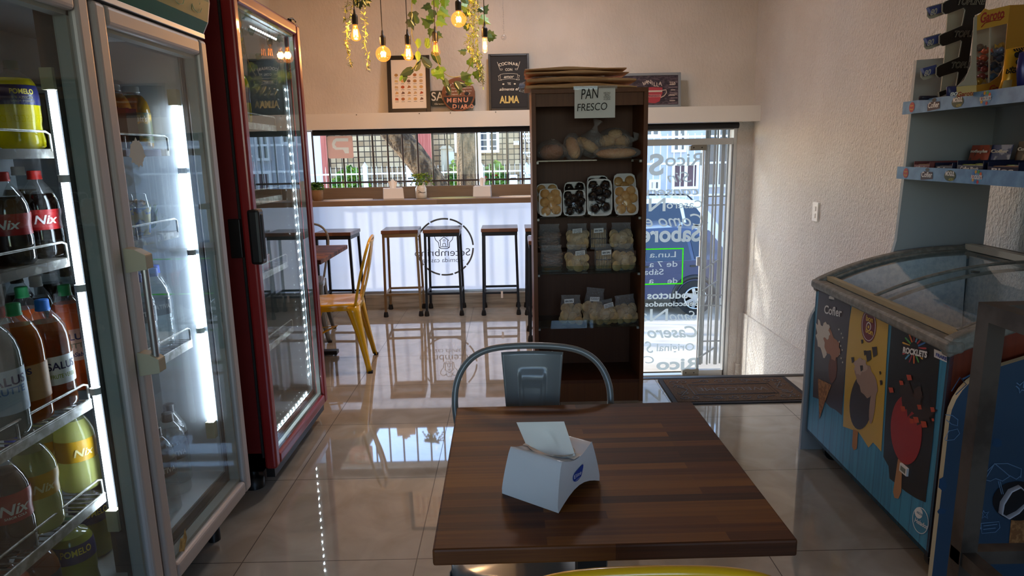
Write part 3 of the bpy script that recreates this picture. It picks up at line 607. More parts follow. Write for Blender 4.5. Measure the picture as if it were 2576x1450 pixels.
# items on the counter
def napkin_small(px,py,Y,lab,w,rz):
    p=P(px,py,Y=Y); t=thing('napkin_dispenser',lab,'napkin dispenser',(p.x,Y,zc),rz)
    b=MB(); b.prism([(-w,0),(w,0),(w*.94,.095),(-w*.94,.095)],lambda a,c,d:(a,d*(1 if c<.05 else .9),c),-.065,.065,M('dispenser_white','#e8e6e6',.35)); b.build('case',t,bev=.006,world=False)
    b=MB(); b.prism([(-w*1.0,.0),(w*1.0,0),(w*1.0,.012),(-w*1.0,.012)],XZ,-.07,.07,M('dispenser_base','#b8b6b6',.4)); b.build('base',t,world=False)
    return t,p
def tissue(t,z,w,h,lean,seed=1):
    rng=random.Random(seed); b=MB()
    b.grid(lambda u,v:((u-.5)*w*(1-.35*(1-v)+.1*v)+lean*v,.012*sin(u*9+seed)*(1-.3*v)+.02*v,z+v*h*(1-.25*abs(u-.5)*2+.05*sin(u*11+seed))),14,8,M('tissue','#f2f1ee',.85)); b.build('napkin',t,world=False)
t,_=napkin_small(990,500,5.74,'white napkin dispenser left of the flower vase on the counter',.085,R(12)); tissue(t,.09,.07,.075,.0,2)
t,_=napkin_small(1214,497,5.80,'white napkin dispenser right of the flower vase on the counter',.075,R(-3)); tissue(t,.09,.05,.08,.0,5)
for x0,x1,y,col,lab in ((818,933,503,'#e8e2da','oval white placemat at left end of the counter'),(1077,1200,500,'#b9bd8c','oval yellow-green placemat between vase and right dispenser'),(1255,1400,498,'#e6dccb','oval cream placemat at the right end of the counter')):
    a=P(x0,y,Z=zc+.002);d=P(x1,y,Z=zc+.002); cx,cy=(a.x+d.x)/2,5.79; r=(d.x-a.x)/2
    b=MB(); b.lathe([(1,0),(1,.003),(0,.003)],M('mat_'+col[1:],col,.8),(0,0,0),40); b.v=[Vector((cx+v.x*r,cy+v.y*.145,zc+v.z+.0005)) for v in b.v]; tag(b.build('placemat'),lab,'placemat','placemats')
# vase with yellow-green sprigs
p=P(1060,497,Y=5.78); t=thing('flower_vase','white vase with yellow-green sprigs on the counter','vase',(p.x,5.78,zc)); CER=M('ceramic_white','#dcd8ce',.3)
b=MB(); b.lathe([(.036,0),(.045,.006),(.047,.03),(.047,.085),(.040,.098),(.036,.104),(.038,.112),(.034,.112),(.031,.1),(.031,.05)],CER,n=24); b.build('vase_body',t,world=False)
b=MB(); b.tube([(-.02,-.046,.05),(.0,-.0485,.055),(.025,-.042,.05),(.04,-.03,.055)],.002,INK,6); b.tube([(-.02,-.046,.072),(.0,-.0485,.06),(.012,-.047,.05)],.0015,INK,6); b.build('painted_twig',t,world=False)
rng=random.Random(12); b=MB(); YG=M('sprig_yellow','#b7a12e',.6); 
for k in range(16):
    a=k*2.4; L=rng.uniform(.05,.15); e=(cos(a)*L,sin(a)*L*.5,.11+rng.uniform(.02,.13)-L*.35); m=(cos(a)*L*.4,sin(a)*L*.2,.11+.09); b.tube([(0,0,.09),m,e],.002,G1,5)
    for q in range(7): c=Vector(m).lerp(Vector(e),q/6); leafball(b,c,(.008,.008,.008),3,.022,[YG if k%3==0 else G1,G2,M('sage','#7d9277',.6)],rng)
b.build('sprigs',t,world=False)
p=P(799,500,Y=5.78); t=thing('potted_succulent','small green plant in a burlap-wrapped pot at the counter end','plant',(p.x,5.78,zc))
b=MB(); b.lathe([(.036,0),(.045,.02),(.047,.075),(.043,.08),(.05,.09),(.04,.09),(.0,.08)],M('burlap','#8d6f4f',.95,bump=(150,.8,.003)),n=18,wob=lambda t_,z:.04*sin(5*t_)); b.build('burlap_pot',t,world=False)
b=MB(); leafball(b,(0,0,.115),(.06,.05,.04),160,.035,[G1,G3,M('leaf_mid','#4c7a3a',.6)],rng); b.build('leaves',t,world=False)
# ================================================================ TABLES AND METAL CHAIRS
def make_chair(mat,lab,loc,rz,splat=.166,grp=None):
    t=thing('metal_chair',lab,'chair',loc,rz,grp)
    b=MB()
    def seat(u,v):
        a=u*2*PI; c,s_=cos(a),sin(a); n=5.0; r=(abs(c)**n+abs(s_)**n)**(-1/n); 
        k=[0,.45,.86,.97,1.0,1.0,.985][min(6,int(round(v*6)))]; z=[.440,.441,.447,.449,.443,.425,.405][min(6,int(round(v*6)))]
        return (c*r*.18*k*(1-.04*(s_>0)),s_*r*.178*k,z)
    b.grid(seat,40,7,mat,wrap=True); b.build('seat',t,world=False)
    for sx in (-1,1):
        for sy in (-1,1):
            b=MB(); top=Vector((sx*.155,sy*.15,.43)); e=Vector((sx*.205,sy*(.205 if sy<0 else .225),.006))
            prof=[(0,.062),(.18,.05),(.45,.034),(.8,.024),(1,.021)]
            def lg(u,v):
                i=u*4; k=min(3,int(i)); f=i-k; w=prof[k][1]*(1-f)+prof[k+1][1]*f; q=prof[k][0]*(1-f)+prof[k+1][0]*f
                c=top.lerp(e,q); c.x+=-sx*.018*sin(PI*q)*.4; ang=(v-.5)*R(200); d0=Vector((sx,sy,0)).normalized(); d1=Vector((-sy*1.0,sx*1.0,0)).normalized()
                return c+d0*(w*.75*cos(ang)-w*.55)+d1*(w*sin(ang))*.8
            b.grid(lg,9,9,mat); l=b.build('leg',t,world=False,solid=.003)
            b=MB(); b.box((e.x-.014,e.y-.014,0),(e.x+.014,e.y+.014,.014),RUBBER); b.build('foot_cap',l,world=False)
    b=MB(); fr=[(-.160,.150,.435),(-.178,.172,.53),(-.198,.200,.64),(-.207,.218,.70),(-.203,.233,.755),(-.182,.247,.80),(-.145,.256,.832),(-.09,.261,.848),(0,.263,.853)]
    fr+= [(-x,y,z) for x,y,z in reversed(fr[:-1])]
    b.tube(smooth(fr,4),.0088,mat,12); b.build('back_frame',t,world=False)
    b=MB(); h=splat/2
    def sp(u,v):
        z=.43+.405*v; y=.168+.092*v+.012*sin(PI*v); x=(u-.5)*2; w=h*(.62+.38*v); 
        r=max(abs(x)/.43,abs(v-.46)/.40); em=.006 if .84<r<1.02 else (.0025 if r<=.84 else 0)
        return (x*w,y-.0+em*-1+.012*x*x*-1+.012,z)
    b.grid(sp,31,41,mat); b.build('back_splat',t,world=False,solid=.003)
    b=MB()
    for s in (-1,1): b.beam((s*.16,-.16,.22),(-s*.0,0,.27),.02,.004,mat)
    b.build('cross_brace',t,world=False)
    return t
gc=make_chair(GREYMET,'grey metal chair with solid back panel tucked behind the wooden table',(.034,1.487,0),R(-4))
yc=make_chair(YELMET,'yellow metal chair side-on beside the red fridge',(-1.155,4.325,0),R(-84),.12)
dup(yc,(.165,1.005,0),R(180),'yellow metal chair nearest, only its rounded back rail in view')
dup(gc,(-1.60,5.06,0),R(10),'grey metal chair half hidden behind the red fridge, at the far table')
def make_table(lab,loc,rz,sx,sy,h=.73,th=.03,sh=None):
    t=thing('pedestal_table',lab,'table',loc,rz)
    b=MB(); b.box((-sx/2,-sy/2,h-th),(sx/2,sy/2,h),TABLEWOOD); b.build('table_top',t,bev=.004,world=False)
    b=MB(); b.box((-.03,-.03,.04),(.03,.03,h-th),BLACK); b.build('column',t,world=False)
    b=MB(); b.box((-.2,-.2,h-th-.006),(.2,.2,h-th),BLACK); b.build('mount_plate',t,world=False)
    for k in range(2): b=MB(); d=(.31,.03) if k==0 else (.03,.31); b.box((-d[0],-d[1],.012),(d[0],d[1],.04),BLACK); b.build('base_bar',t,bev=.004,world=False)
    return t
fl,frr,bl,br_=P(1094,1390,Z=.73),P(2009,1352,Z=.73),P(1139,1024,Z=.73),P(1743,1012,Z=.73)
ctr=(fl+frr+bl+br_)/4
make_table('square butcher-block table in the foreground with a napkin dispenser on it',(ctr.x,ctr.y,0),R(.6),.598,.632)
a=P(862,625,Z=.73); make_table('wooden table by the far wall behind the red fridge',(a.x-.35,a.y-.17,0),R(0),.68,.72)
# big napkin dispenser on the table
p=P(1405,1292,Z=.73); q=P(1263,1242,Z=.73); e=P(1514,1212,Z=.73)
ux=(p-q).normalized(); wl=(p-q).length; uy=Vector((0,0,1)).cross(ux); dl=(e-p).dot(uy); ang=math.atan2(ux.y,ux.x)
cxy=(q+p)/2+uy*dl/2
nd=thing('napkin_dispenser','large white napkin dispenser with blue oval mark on the butcher-block table','napkin dispenser',(cxy.x,cxy.y,.73),ang); DW=M('dispenser_gloss','#dfe1e6',.12,coat=.4)
w,dp,hh=wl/2,dl/2,.088
b=MB()
def side(s_):   # outline of an end wall: concave bottom, flared sides, dished top
    o=[]
    for i in range(9): u=i/8; o.append((-dp+2*dp*u,.022*sin(PI*u)))
    for i in range(1,9): u=i/8; o.append((dp*(1-.30*u**1.5)+.002,hh*u))
    for i in range(1,9): u=i/8; a=dp*.70; o.append((a-2*a*u,hh-.014*sin(PI*u)))
    for i in range(1,8): u=1-i/8; o.append((-dp*(1-.30*u**1.5)-.002,hh*u))
    return o
o=side(0); n=len(o)
for s_ in (-1,1): b.add([(s_*(w-.006*(z/hh)),y,z) for y,z in o],[tuple(range(n)) if s_>0 else tuple(reversed(range(n)))],DW)
K=9
b.grid(lambda u,v:((2*u-1)*(w-.006*(o[int(round(v*n))%n][1]/hh)),o[int(round(v*n))%n][0],o[int(round(v*n))%n][1]),K,n+1,DW,smooth=True)
b.build('case',nd,world=False,bev=.003)
b=MB(); b.lathe([(.0,0),(1,0),(1.06,.004)],M('slot_shadow','#c9c8c4',.6),(0,0,0),30,cap=False); b.v=[Vector((v.x*w*.74,v.y*dp*.42,hh-.0115+v.z)) for v in b.v]; b.build('slot',nd,world=False)
b=MB(); TIS=M('tissue_sheet','#e9e4dc',.9)
A,Bq,C_,D_=Vector((-.052,.002,hh-.012)),Vector((.056,-.012,hh-.014)),Vector((.046,.038,hh+.062)),Vector((-.052,.034,hh+.062))
def tis(u,v):
    lo=A.lerp(Bq,u); hi=D_.lerp(C_,u); c=lo.lerp(hi,v); c.y+=.012*math.exp(-((u-.55)/.16)**2)*(1-v)*sin(PI*v)*2-.010*sin(PI*u)*(1-v); c.z-=.02*(u**3)*(1-v)*0
    return c
NI=wmat(nd).inverted(); A,Bq,C_,D_=[NI@v for v in (P(1322,1116,Y=1.205),P(1452,1162,Y=1.165),P(1419,1061,Y=1.20),P(1299,1063,Y=1.215))]
b.grid(tis,24,16,TIS); b.add([(-.058,-.012,hh-.0112),(.058,-.012,hh-.0112),(.058,.012,hh-.0112),(-.058,.012,hh-.0112)],[(0,1,2,3)],TIS); b.build('napkin',nd,world=False)
b=MB(); BLU=M('mark_blue','#1d4aa8',.3); 
mk=[(.0165*cos(t*PI/12)+.006*max(0,cos(t*PI/12-.9))**6*1.6,.0105*sin(t*PI/12)+.006*max(0,cos(t*PI/12-.9))**8) for t in range(24)]
b.add([(w-.0015,-.006+a,.044+c) for a,c in mk],[tuple(range(24))],BLU); b.text('Elite',(w-.001,-.019,.042),(0,1,0),(0,0,1),.0105,M('mark_white','#f2f4fa',.3),0,0,'l',0,.026); b.text('professional',(w-.001,-.013,.036),(0,1,0),(0,0,1),.003,MATS['mark_white'],0,0,'l',0,.015); b.build('maker_mark',nd,world=False)
# ================================================================ BREAD CABINET
YC0,YC1=3.55,3.88; cl,cr=.122,.716; czt=P(1480,222,Y=YC0).z; tw=.022
bc=thing('bread_cabinet','tall brown open bread cabinet with handwritten sign','cabinet',((cl+cr)/2,(YC0+YC1)/2,0)); INW=wood_mat('cabinet_inside',['#4a2713','#5a331b','#683f24'],(3,3),2,70,.5)
for x,nm in ((cl,'side_panel'),(cr-tw,'side_panel')): b=MB(); b.box((x,YC0,0),(x+tw,YC1,czt-tw),CABWOOD); b.build(nm,bc,bev=.001)
b=MB(); b.box((cl,YC0,czt-tw),(cr,YC1,czt),CABWOOD); b.build('top_panel',bc,bev=.001)
b=MB(); b.box((cl+tw,YC0+.02,czt-.085),(cr-tw,YC0+.038,czt-tw),CABWOOD); b.build('header_board',bc)
b=MB(); b.box((cl+tw,YC1-.008,0),(cr-tw,YC1-.001,czt-tw),INW); b.build('back_panel',bc)
b=MB(); b.box((cl+tw,YC0+.01,.105),(cr-tw,YC1-.008,.125),INW); b.build('bottom_shelf',bc); b=MB(); b.box((cl+tw,YC0+.01,0),(cr-tw,YC0+.028,.105),CABWOOD); b.build('plinth',bc)
SG=glass('shelf_glass',(.80,.86,.84),1.5); SHZ=[]
for k,y in enumerate((405,549,690,826)):
    z=P(1480,y,Y=YC0+.02).z; SHZ.append(z+.006); b=MB(); b.box((cl+tw,YC0+.02,z),(cr-tw,YC1-.02,z+.006),SG)
    if k>=2: b.box((cl+tw+.002,YC0+.022,z+.006),(cr-tw-.002,YC0+.025,z+.045),SG)
    sh=b.build('glass_shelf',bc); b=MB()
    for x in (cl+tw,cr-tw-.012):
        for y2 in (YC0+.03,YC1-.06): b.box((x,y2,z-.012),(x+.012,y2+.02,z),M('clip','#9c9890',.4,.4))
    b.build('shelf_clip',sh)
# sign
b=MB(); a=P(1445,223,Y=YC0-.004); d=P(1547,296,Y=YC0-.004); SIGN=M('sign_paper','#dfe3e0',.7)
b.grid(lambda u,v:(a.x+(d.x-a.x)*u,YC0-.006-.004*sin(PI*v)*sin(3*u),a.z+(d.z-a.z)*v),10,10,SIGN,smooth=True)
sg=thing('paper_sign','white handwritten paper sign taped on top of the bread cabinet','sign',((a.x+d.x)/2,YC0-.006,d.z)); b.build('sheet',sg)
b=MB(); MK=M('marker','#16161a',.7)
b.text('PAN',P(1462,250,Y=YC0-.013),(1,0,.06),(0,0,1),.072,MK,-.0,.1,'l',0,.088); b.text('FRESCO',P(1452,280,Y=YC0-.013),(1,0,.03),(0,0,1),.052,MK,.0,.1,'l',0,.152)
for i,sx in enumerate(('HECHO','EN','HORNO','A LEÑA')): b.text(sx,P(1527,236+i*5.2,Y=YC0-.013),(1,0,0),(0,0,1),.012,MK,.0,0,'c',0,.034-.014*(i==1))
b.build('lettering',sg); b=MB(); b.box((a.x-.005,YC0-.007,a.z-.006),(d.x+.01,YC0-.0055,a.z+.012),glass('tape',(.9,.9,.88),1.45,haze=.15)); b.build('tape',sg)
# paper bags on top
KRAFT=M('kraft_paper','#d8ad82',.8,bump=(9,.7,.05)); PLB=glass('crinkled_plastic',(.93,.93,.92),1.5,.06,bump=(28,1.0))
def bagstack(lab,x0,x1,z0,z1,seed,plast):
    rng=random.Random(seed); t=thing('paper_bag_stack',lab,'paper bags',((x0+x1)/2,YC0+.14,z0)); n=2
    for k in range(n):
        za=z0+(z1-z0)*k/n; th=(z1-z0)/n*.92; dx=rng.uniform(-.012,.012); b=MB()
        def f(u,v,za=za,th=th,dx=dx,k=k):
            a=v*2*PI; w=sin(PI*min(1,max(0,(u*1.0)))) ; hgt=th*(.35+.65*min(1,(1-u)*3.0)**.6)*(.8+.2*min(1,u*8))
            x=x0+dx+(x1-x0)*u*(1-.02*k); y=YC0+.15+.135*cos(a)*(1-.1*u); bump_=.006*sin(u*9+k)*sin(a+1)
            sa=math.copysign(abs(sin(a))**.45,sin(a)); return (x,y,za+hgt*.5+hgt*.5*sa+(bump_ if sin(a)>0 else 0)*(z1>z0))
        b.grid(f,16,20,KRAFT); b.build('paper_bag',t)
    if plast:
        b=MB()
        def g(u,v):
            a=v*2*PI; x=x0-.035+(x1-x0)*.78*u; sc=1+.03*sin(7*a+5*u); 
            zz=(z0+z1)/2+(z1-z0)*.56*sin(a)*(.5+.5*min(1,u*6))*sc-.010*(u<.1)
            return (x,YC0+.15+.15*cos(a)*sc*(.8+.2*min(1,u*6)),max(z0+.0005,zz))
        b.grid(g,26,36,PLB); b.build('plastic_sleeve',t)
    return t
a=P(1325,214,Y=YC0);d=P(1607,190,Y=YC0); zt1=P(1480,187,Y=YC0).z; zt2=P(1480,164,Y=YC0).z
bagstack('lower stack of brown paper bags in a plastic sleeve on the bread cabinet',a.x,d.x+.004,czt+.001,zt1,3,True)
bagstack('upper stack of brown paper bags lying loose on the bread cabinet',P(1326,180,Y=YC0).x,P(1589,178,Y=YC0).x,zt1+.008,zt2,4,False)
# bread
CRUST=M('bread_crust','#b8783a',.75,bump=(40,.5,.006),noise=(7,'#d9b27c',.35,.7)); CRUST2=M('bread_pale','#d8b27e',.8,bump=(40,.5,.006),noise=(9,'#b98450',.35,.7)); CRUST3=M('bread_brown','#8d5228',.7,bump=(30,.5,.006),noise=(6,'#a86a38',.35,.7))
BAG=glass('food_bag',(.95,.95,.95),1.8,.06,bump=(38,1.0),haze=.09)
def loaf(b,c,L,r,dirv,m,seed,slash=True,zs=.75):
    c=Vector(c); d=Vector(dirv).normalized(); 
    def f(u,v):
        a=v*2*PI; t=(u-.5)*2; k=(1-abs(t)**2.6)**.5 if abs(t)<1 else 0; w=1+.05*sin(5*t*3+seed)*(sin(a)>0)
        s_=Vector((0,0,1)); p_=d.cross(s_).normalized() if abs(d.z)<.9 else Vector((0,1,0)); q_=p_.cross(d)
        return c+d*(t*L/2)+p_*cos(a)*r*k*w+q_*sin(a)*r*zs*k*w
    b.grid(f,18,16,m)
def bagwrap(b,c,r,m,seed,knot=None):
    b.ball(c,r,m,18,.07,seed)
    if knot:
        c=Vector(c); k=Vector(knot); b.tube([c+(k-c)*.55,c+(k-c)*.8,k,k+Vector((.012,0,.03))],[r[2]*.6,.018,.01,.03],m,10,cap=False)
z=SHZ[0]; yb=YC0+.10
def px(x,y,Y): return P(x,y,Y=Y)
def breadbag(lab,loaves,c,r,knot,seed):
    t=thing('bread_bag',lab,'bread bag',(c[0],c[1],z))
    for i,l in enumerate(loaves): b=MB(); loaf(b,*l[:5],seed+i,zs=l[5] if len(l)>5 else .75); b.build('bread_loaf',t)
    b=MB(); bagwrap(b,c,r,BAG,seed,knot); b.v=[Vector((v.x,min(max(v.y,YC0+.0),YC1-.02),max(v.z,z+.001))) for v in b.v]; b.build('plastic_bag',t); return t
c=px(1388,385,yb); breadbag('bagged square loaf at the left end of the upper bread shelf',[((c.x,yb+.03,z+.042),.13,.075,(1,0,.05),CRUST3,.55)],(c.x,yb+.03,z+.05),(.085,.10,.055),None,1)
c=px(1442,375,yb); breadbag('bagged long roll standing on end on the upper bread shelf',[((c.x,yb+.02,z+.063),.125,.035,(.28,-.25,-.9),CRUST,1)],(c.x,yb+.02,z+.062),(.055,.06,.075),None,2)
c=px(1492,350,yb); breadbag('knotted bag of pale rolls in the middle of upper bread shelf',[((c.x-.02,yb+.07,z+.075),.14,.035,(.8,.1,-.5),CRUST2,.8)],(c.x-.0,yb+.07,z+.08),(.075,.09,.07),(c.x+.02,yb+.05,z+.175),3)
c=px(1548,360,yb); breadbag('bag of round bread rolls stacked at the right of upper bread shelf',[((c.x-.03,yb+.08,z+.095),.09,.037,(1,0,0),CRUST2,.9),((c.x+.05,yb+.09,z+.09),.085,.038,(1,.3,0),CRUST2,.9),((c.x+.01,yb+.08,z+.13),.08,.03,(1,0,.1),CRUST2,.9)],(c.x+.01,yb+.085,z+.10),(.105,.09,.06),(c.x+.115,yb+.05,z+.10),4)
c=px(1550,384,yb-.03); breadbag('bagged baguette lying at the front of upper bread shelf',[((c.x,yb-.03,z+.03),.215,.032,(1,.02,.02),CRUST,.8)],(c.x,yb-.03,z+.032),(.125,.045,.038),None,6)
# cookie trays
FOAM=M('foam_tray','#e6e4e0',.6); CKY=M('cookie_pale','#d0a468',.7,noise=(30,'#b98543',.4,.65)); CHOC=M('chocolate_coat','#120b0a',.22,coat=.7); FILMW=glass('cling_film',(.98,.98,.98),1.4,.03,bump=(18,.6))
def cookie_tray(lab,cx,cy,cz,tw_,th_,lean,rz,mat,seed,spots):
    t=thing('cookie_tray',lab,'cookie tray',(cx,cy,cz),rz,None,(lean,0))   # local: x right, z up along tray, y depth
    b=MB()
    def tr(u,v):
        a=v*2*PI; c_,s_=cos(a),sin(a); n_=6; r=(abs(c_)**n_+abs(s_)**n_)**(-1/n_); k=[0,.8,.88,1,1.02,1.0][int(round(u*5))]; y=[.0,.0,-.004,-.018,-.018,-.014][int(round(u*5))]
        return (c_*r*tw_/2*k,y,th_/2+s_*r*th_/2*k)
    b.grid(tr,6,33,FOAM); b.build('tray',t,world=False,solid=.002)
    for i,(u,v,r) in enumerate(spots):
        b=MB(); b.lathe([(r*.8,0),(r,.004),(r,.010),(r*.85,.018),(r*.4,.021),(0,.0215)] if mat is not CHOC else [(r*.9,0),(r*1.02,.008),(r*.8,.022),(r*.4,.030),(0,.032)],mat,(u*tw_,-.002,th_/2+v*th_),14,axis=(0,-1,0),wob=(lambda a,z_:.07*sin(5*a+i)) if mat is CHOC else None); b.build('cookie',t,world=False)
    b=MB(); b.grid(lambda u,v:((u-.5)*tw_*.98,-.022-.012*sin(PI*u)*sin(PI*v),th_*(.01+.98*v)),10,10,FILMW); b.build('film',t,world=False)
    return t
z=SHZ[1]+.002; W8=.125
def spots8(r,jit,seed):
    rng=random.Random(seed); o=[]
    for i,(u,v) in enumerate(((-.27,.33),(.24,.36),(0,.2),(-.27,.03),(.30,.1),(.06,-.06),(-.2,-.30),(.24,-.27))): o.append((u+rng.uniform(-jit,jit),v+rng.uniform(-jit,jit),r))
    return o
def trayat(lab,x,y,yy,w,h,lean,rz,mat,seed,r=.0255,jit=.02,lift=0):
    p=P(x,y,Y=yy); return cookie_tray(lab,p.x,yy,z+lift,w,h,R(lean),R(rz),mat,seed,spots8(r,jit,seed))
trayat('tray of pale cookies leaning at the back left of the cookie shelf',1378,549,YC0+.14,.115,.17,-18,0,CKY,1)
trayat('tray of pale cookies at the front left of the cookie shelf',1385,545,YC0+.055,.118,.145,-14,-3,CKY,2)
trayat('tray of chocolate-coated cookies leaning behind another, left of centre',1447,549,YC0+.15,.115,.175,-15,0,CHOC,3,.026)
trayat('small tray of chocolate-coated cookies in front, left of centre',1445,548,YC0+.06,.118,.135,-14,0,CHOC,4,.0255)
trayat('tray of chocolate-coated cookies mostly hidden behind the tall front one',1504,549,YC0+.16,.115,.205,-13,0,CHOC,5,.026)
trayat('tall tray of glossy chocolate-coated cookies at the centre front',1508,549,YC0+.06,.130,.190,-10,-4,CHOC,6,.028)
trayat('tray of pale cookies leaning at back right of the cookie shelf',1572,549,YC0+.15,.12,.215,-14,0,CKY,7)
trayat('tray of pale cookies at the front right of the cookie shelf',1575,546,YC0+.055,.125,.150,-12,3,CKY,8)
# cracker bags
CRK=M('cracker','#d6b888',.8,bump=(60,.4,.003),noise=(20,'#b9905a',.38,.7)); TAG_=M('tag_white','#e4e4e2',.7); BRD=M('breadstick','#6e5142',.8,noise=(14,'#8a6a56',.4,.6))
def crackerbag(lab,x,y,yy,zz,w,h,kind,seed,tagtxt=None,tagpos=(0,.7),lean=0,top=.03):
    p=P(x,y,Y=yy); rng=random.Random(seed); t=thing('cracker_bag' if kind!='stick' else 'breadstick_bag',lab,'snack bag',(p.x,yy,zz),R(rng.uniform(-6,6)),None,(R(-6),R(lean)))
    if kind=='disc':
        n=0
        for row in range(5):
            for col in range(2 if w<.1 else 3):
                r=.026+rng.uniform(-.003,.003); cx=(col-(0.5 if w<.1 else 1))*.036+rng.uniform(-.008,.008); cz_=.028+row*(h-.055)/4.5+rng.uniform(-.006,.006); ax=(rng.uniform(-.45,.45),-1,rng.uniform(-.5,.5)); cy=rng.uniform(-.022,.02)-.012*(row<2)
                b=MB(); b.lathe([(r*.9,-.003),(r,0),(r*.95,.003),(r*.5,.005),(0,.004)],CRK,(cx,cy,cz_),16,axis=ax,wob=lambda a,z_:.03*sin(3*a+n)); b.build('cracker',t,world=False); n+=1
    elif kind=='stackrow':
        for row in range(2):
            for k in range(9): x0=(k-4)*w*.1; b=MB(); b.box((x0-.0028,-.02,.012+row*h*.45),(x0+.0028,.022,.012+row*h*.45+h*.40),CRK); b.build('cracker',t,bev=.002,world=False)
    else:
        for k in range(16):
            a=rng.uniform(-.5,.5); c_=Vector((rng.uniform(-.02,.02),rng.uniform(-.02,.015),.016+k*(h-.03)/16)); d=Vector((cos(a),rng.uniform(-.2,.2),sin(a)*.6))*w*.42; b=MB(); b.tube([c_-d,c_,c_+d],.0065,BRD,7); b.build('breadstick',t,world=False)
    b=MB()
    def f(u,v):
        a=u*2*PI; pinch=[.55,.9,1,1,.95,.8,.45,.3][min(7,int(v*7.01))]; zz_=v*(h+top); th=[.3,.9,1,1,.9,.6,.2,.05][min(7,int(v*7.01))]
        return (cos(a)*w*.56*(.75+.25*pinch+(.1 if v>.9 else 0)),sin(a)*.044*th,zz_+.001)
    b.grid(f,28,9,BAG,wrap=True); b.build('plastic_bag',t,world=False)
    if tagtxt:
        tx,tz=tagpos; b=MB(); b.add([(tx-.026,-.046,tz*h-.012),(tx+.026,-.046,tz*h-.008),(tx+.026,-.045,tz*h+.016),(tx-.026,-.045,tz*h+.012)],[(0,1,2,3)],TAG_)
        if '|' in tagtxt:
            for i,l in enumerate(tagtxt.split('|')): b.text(l,(tx,-.0475,tz*h+.005-i*.007),(1,0,.08),(0,0,1),.006,INK,.02,0,'c',0,.042)
        else: b.text(tagtxt,(tx,-.0475,tz*h-.003),(1,0,.08),(0,0,1),.013,INK,.03,0,'c',0,.042)
        b.build('tag',t,world=False)
    return t
z2=SHZ[2]+.001; yb=YC0+.075; H1=.115
def dblbag(lab1,lab2,x1,x2,w,kind,s_,tg):
    crackerbag(lab1,x1,690,yb,z2,w,H1,kind,s_,tg[0],(.01,.86)); crackerbag(lab2,x2,690,yb+.085,z2+.105,w,H1,kind,s_+1,tg[1],(.0,.9)) 
# upper bags stand on a riser board at the back of the shelf
b=MB(); b.box((cl+tw+.005,YC0+.125,z2),(cr-tw-.005,YC1-.03,z2+.10),INW); b.build('riser',bc)
dblbag('lower bag of dark breadsticks at the left of the third shelf','upper bag of dark breadsticks at the left of the third shelf',1388,1383,.11,'stick',10,(None,None))
dblbag('lower bag of crackers with printed tag, second column of third shelf','upper bag of crackers with printed tag, second column of third shelf',1452,1452,.105,'disc',20,('PAN GRISSIN|SIN SAL|X UNID','PAN GRISSIN|SIN SAL|X UNID'))
dblbag('lower bag of crackers packed on edge, third column of third shelf','upper bag of crackers packed on edge, third column of third shelf',1518,1505,.09,'stackrow',30,('SIN SAL','SIN SAL'))
dblbag('lower bag of round crackers at the right of third shelf','upper bag of round crackers at the right of third shelf',1569,1562,.105,'disc',40,(None,None))
z3=SHZ[3]+.001
crackerbag('bag of large pale crackers, leftmost on the lowest glass shelf',1436,826,yb,z3,.105,.135,'disc',51,'SIN SAL',(-.01,1.0))
crackerbag('bag of crackers with twisted top, second on the lowest glass shelf',1488,826,yb+.01,z3,.10,.14,'disc',52,'PAN|GRISSIN',(-.01,1.0),8,.06)
crackerbag('slumped bag of crackers, third on the lowest glass shelf',1528,826,yb,z3,.10,.105,'disc',53,'PAN GRISSIN|SIN SAL|X UNID',(.02,1.0),-10)
crackerbag('bag of crackers at the right end of lowest glass shelf',1577,826,yb,z3,.105,.12,'disc',54,None,(0,0),-5,.04)
# ================================================================ LEDGE DECOR
ZL=1.714; YW=5.99
def lean_frame(lab,cat,name,x0,x1,y0,y1,fw,fm,inner,Yb=5.90,draw=None,rz=0):
    """frame standing on the ledge, leaning to the wall: local x right, z up, y back"""
    a=P((x0+x1)/2,y1,Y=Yb-.02); u=P(x0,y1,Y=Yb-.02).x; v=P(x1,y1,Y=Yb-.02).x; W=v-u; Hh=P(x0,y0,Y=Yb).z-P(x0,y1,Y=Yb).z
    t=thing(name,lab,cat,((u+v)/2,Yb-.012,ZL+.001),R(rz),None,(R(-7),0))
    b=MB(); frame_rect(b,-W/2,W/2,0,Hh,-.009,.009,fw,fm); b.build('frame',t,bev=.002,world=False)
    b=MB(); b.box((-W/2+fw,-.002,fw),(W/2-fw,.004,Hh-fw),inner); 
    if draw: draw(b,W,Hh,t)
    b.build('picture',t,world=False); return t
BLKF=M('frame_black','#17120f',.4); CHK=M('chalk_white','#e4dccb',.8); CHKY=M('letter_gold','#dcc070',.7); BOARD=M('board_black','#1d1c1e',.7)
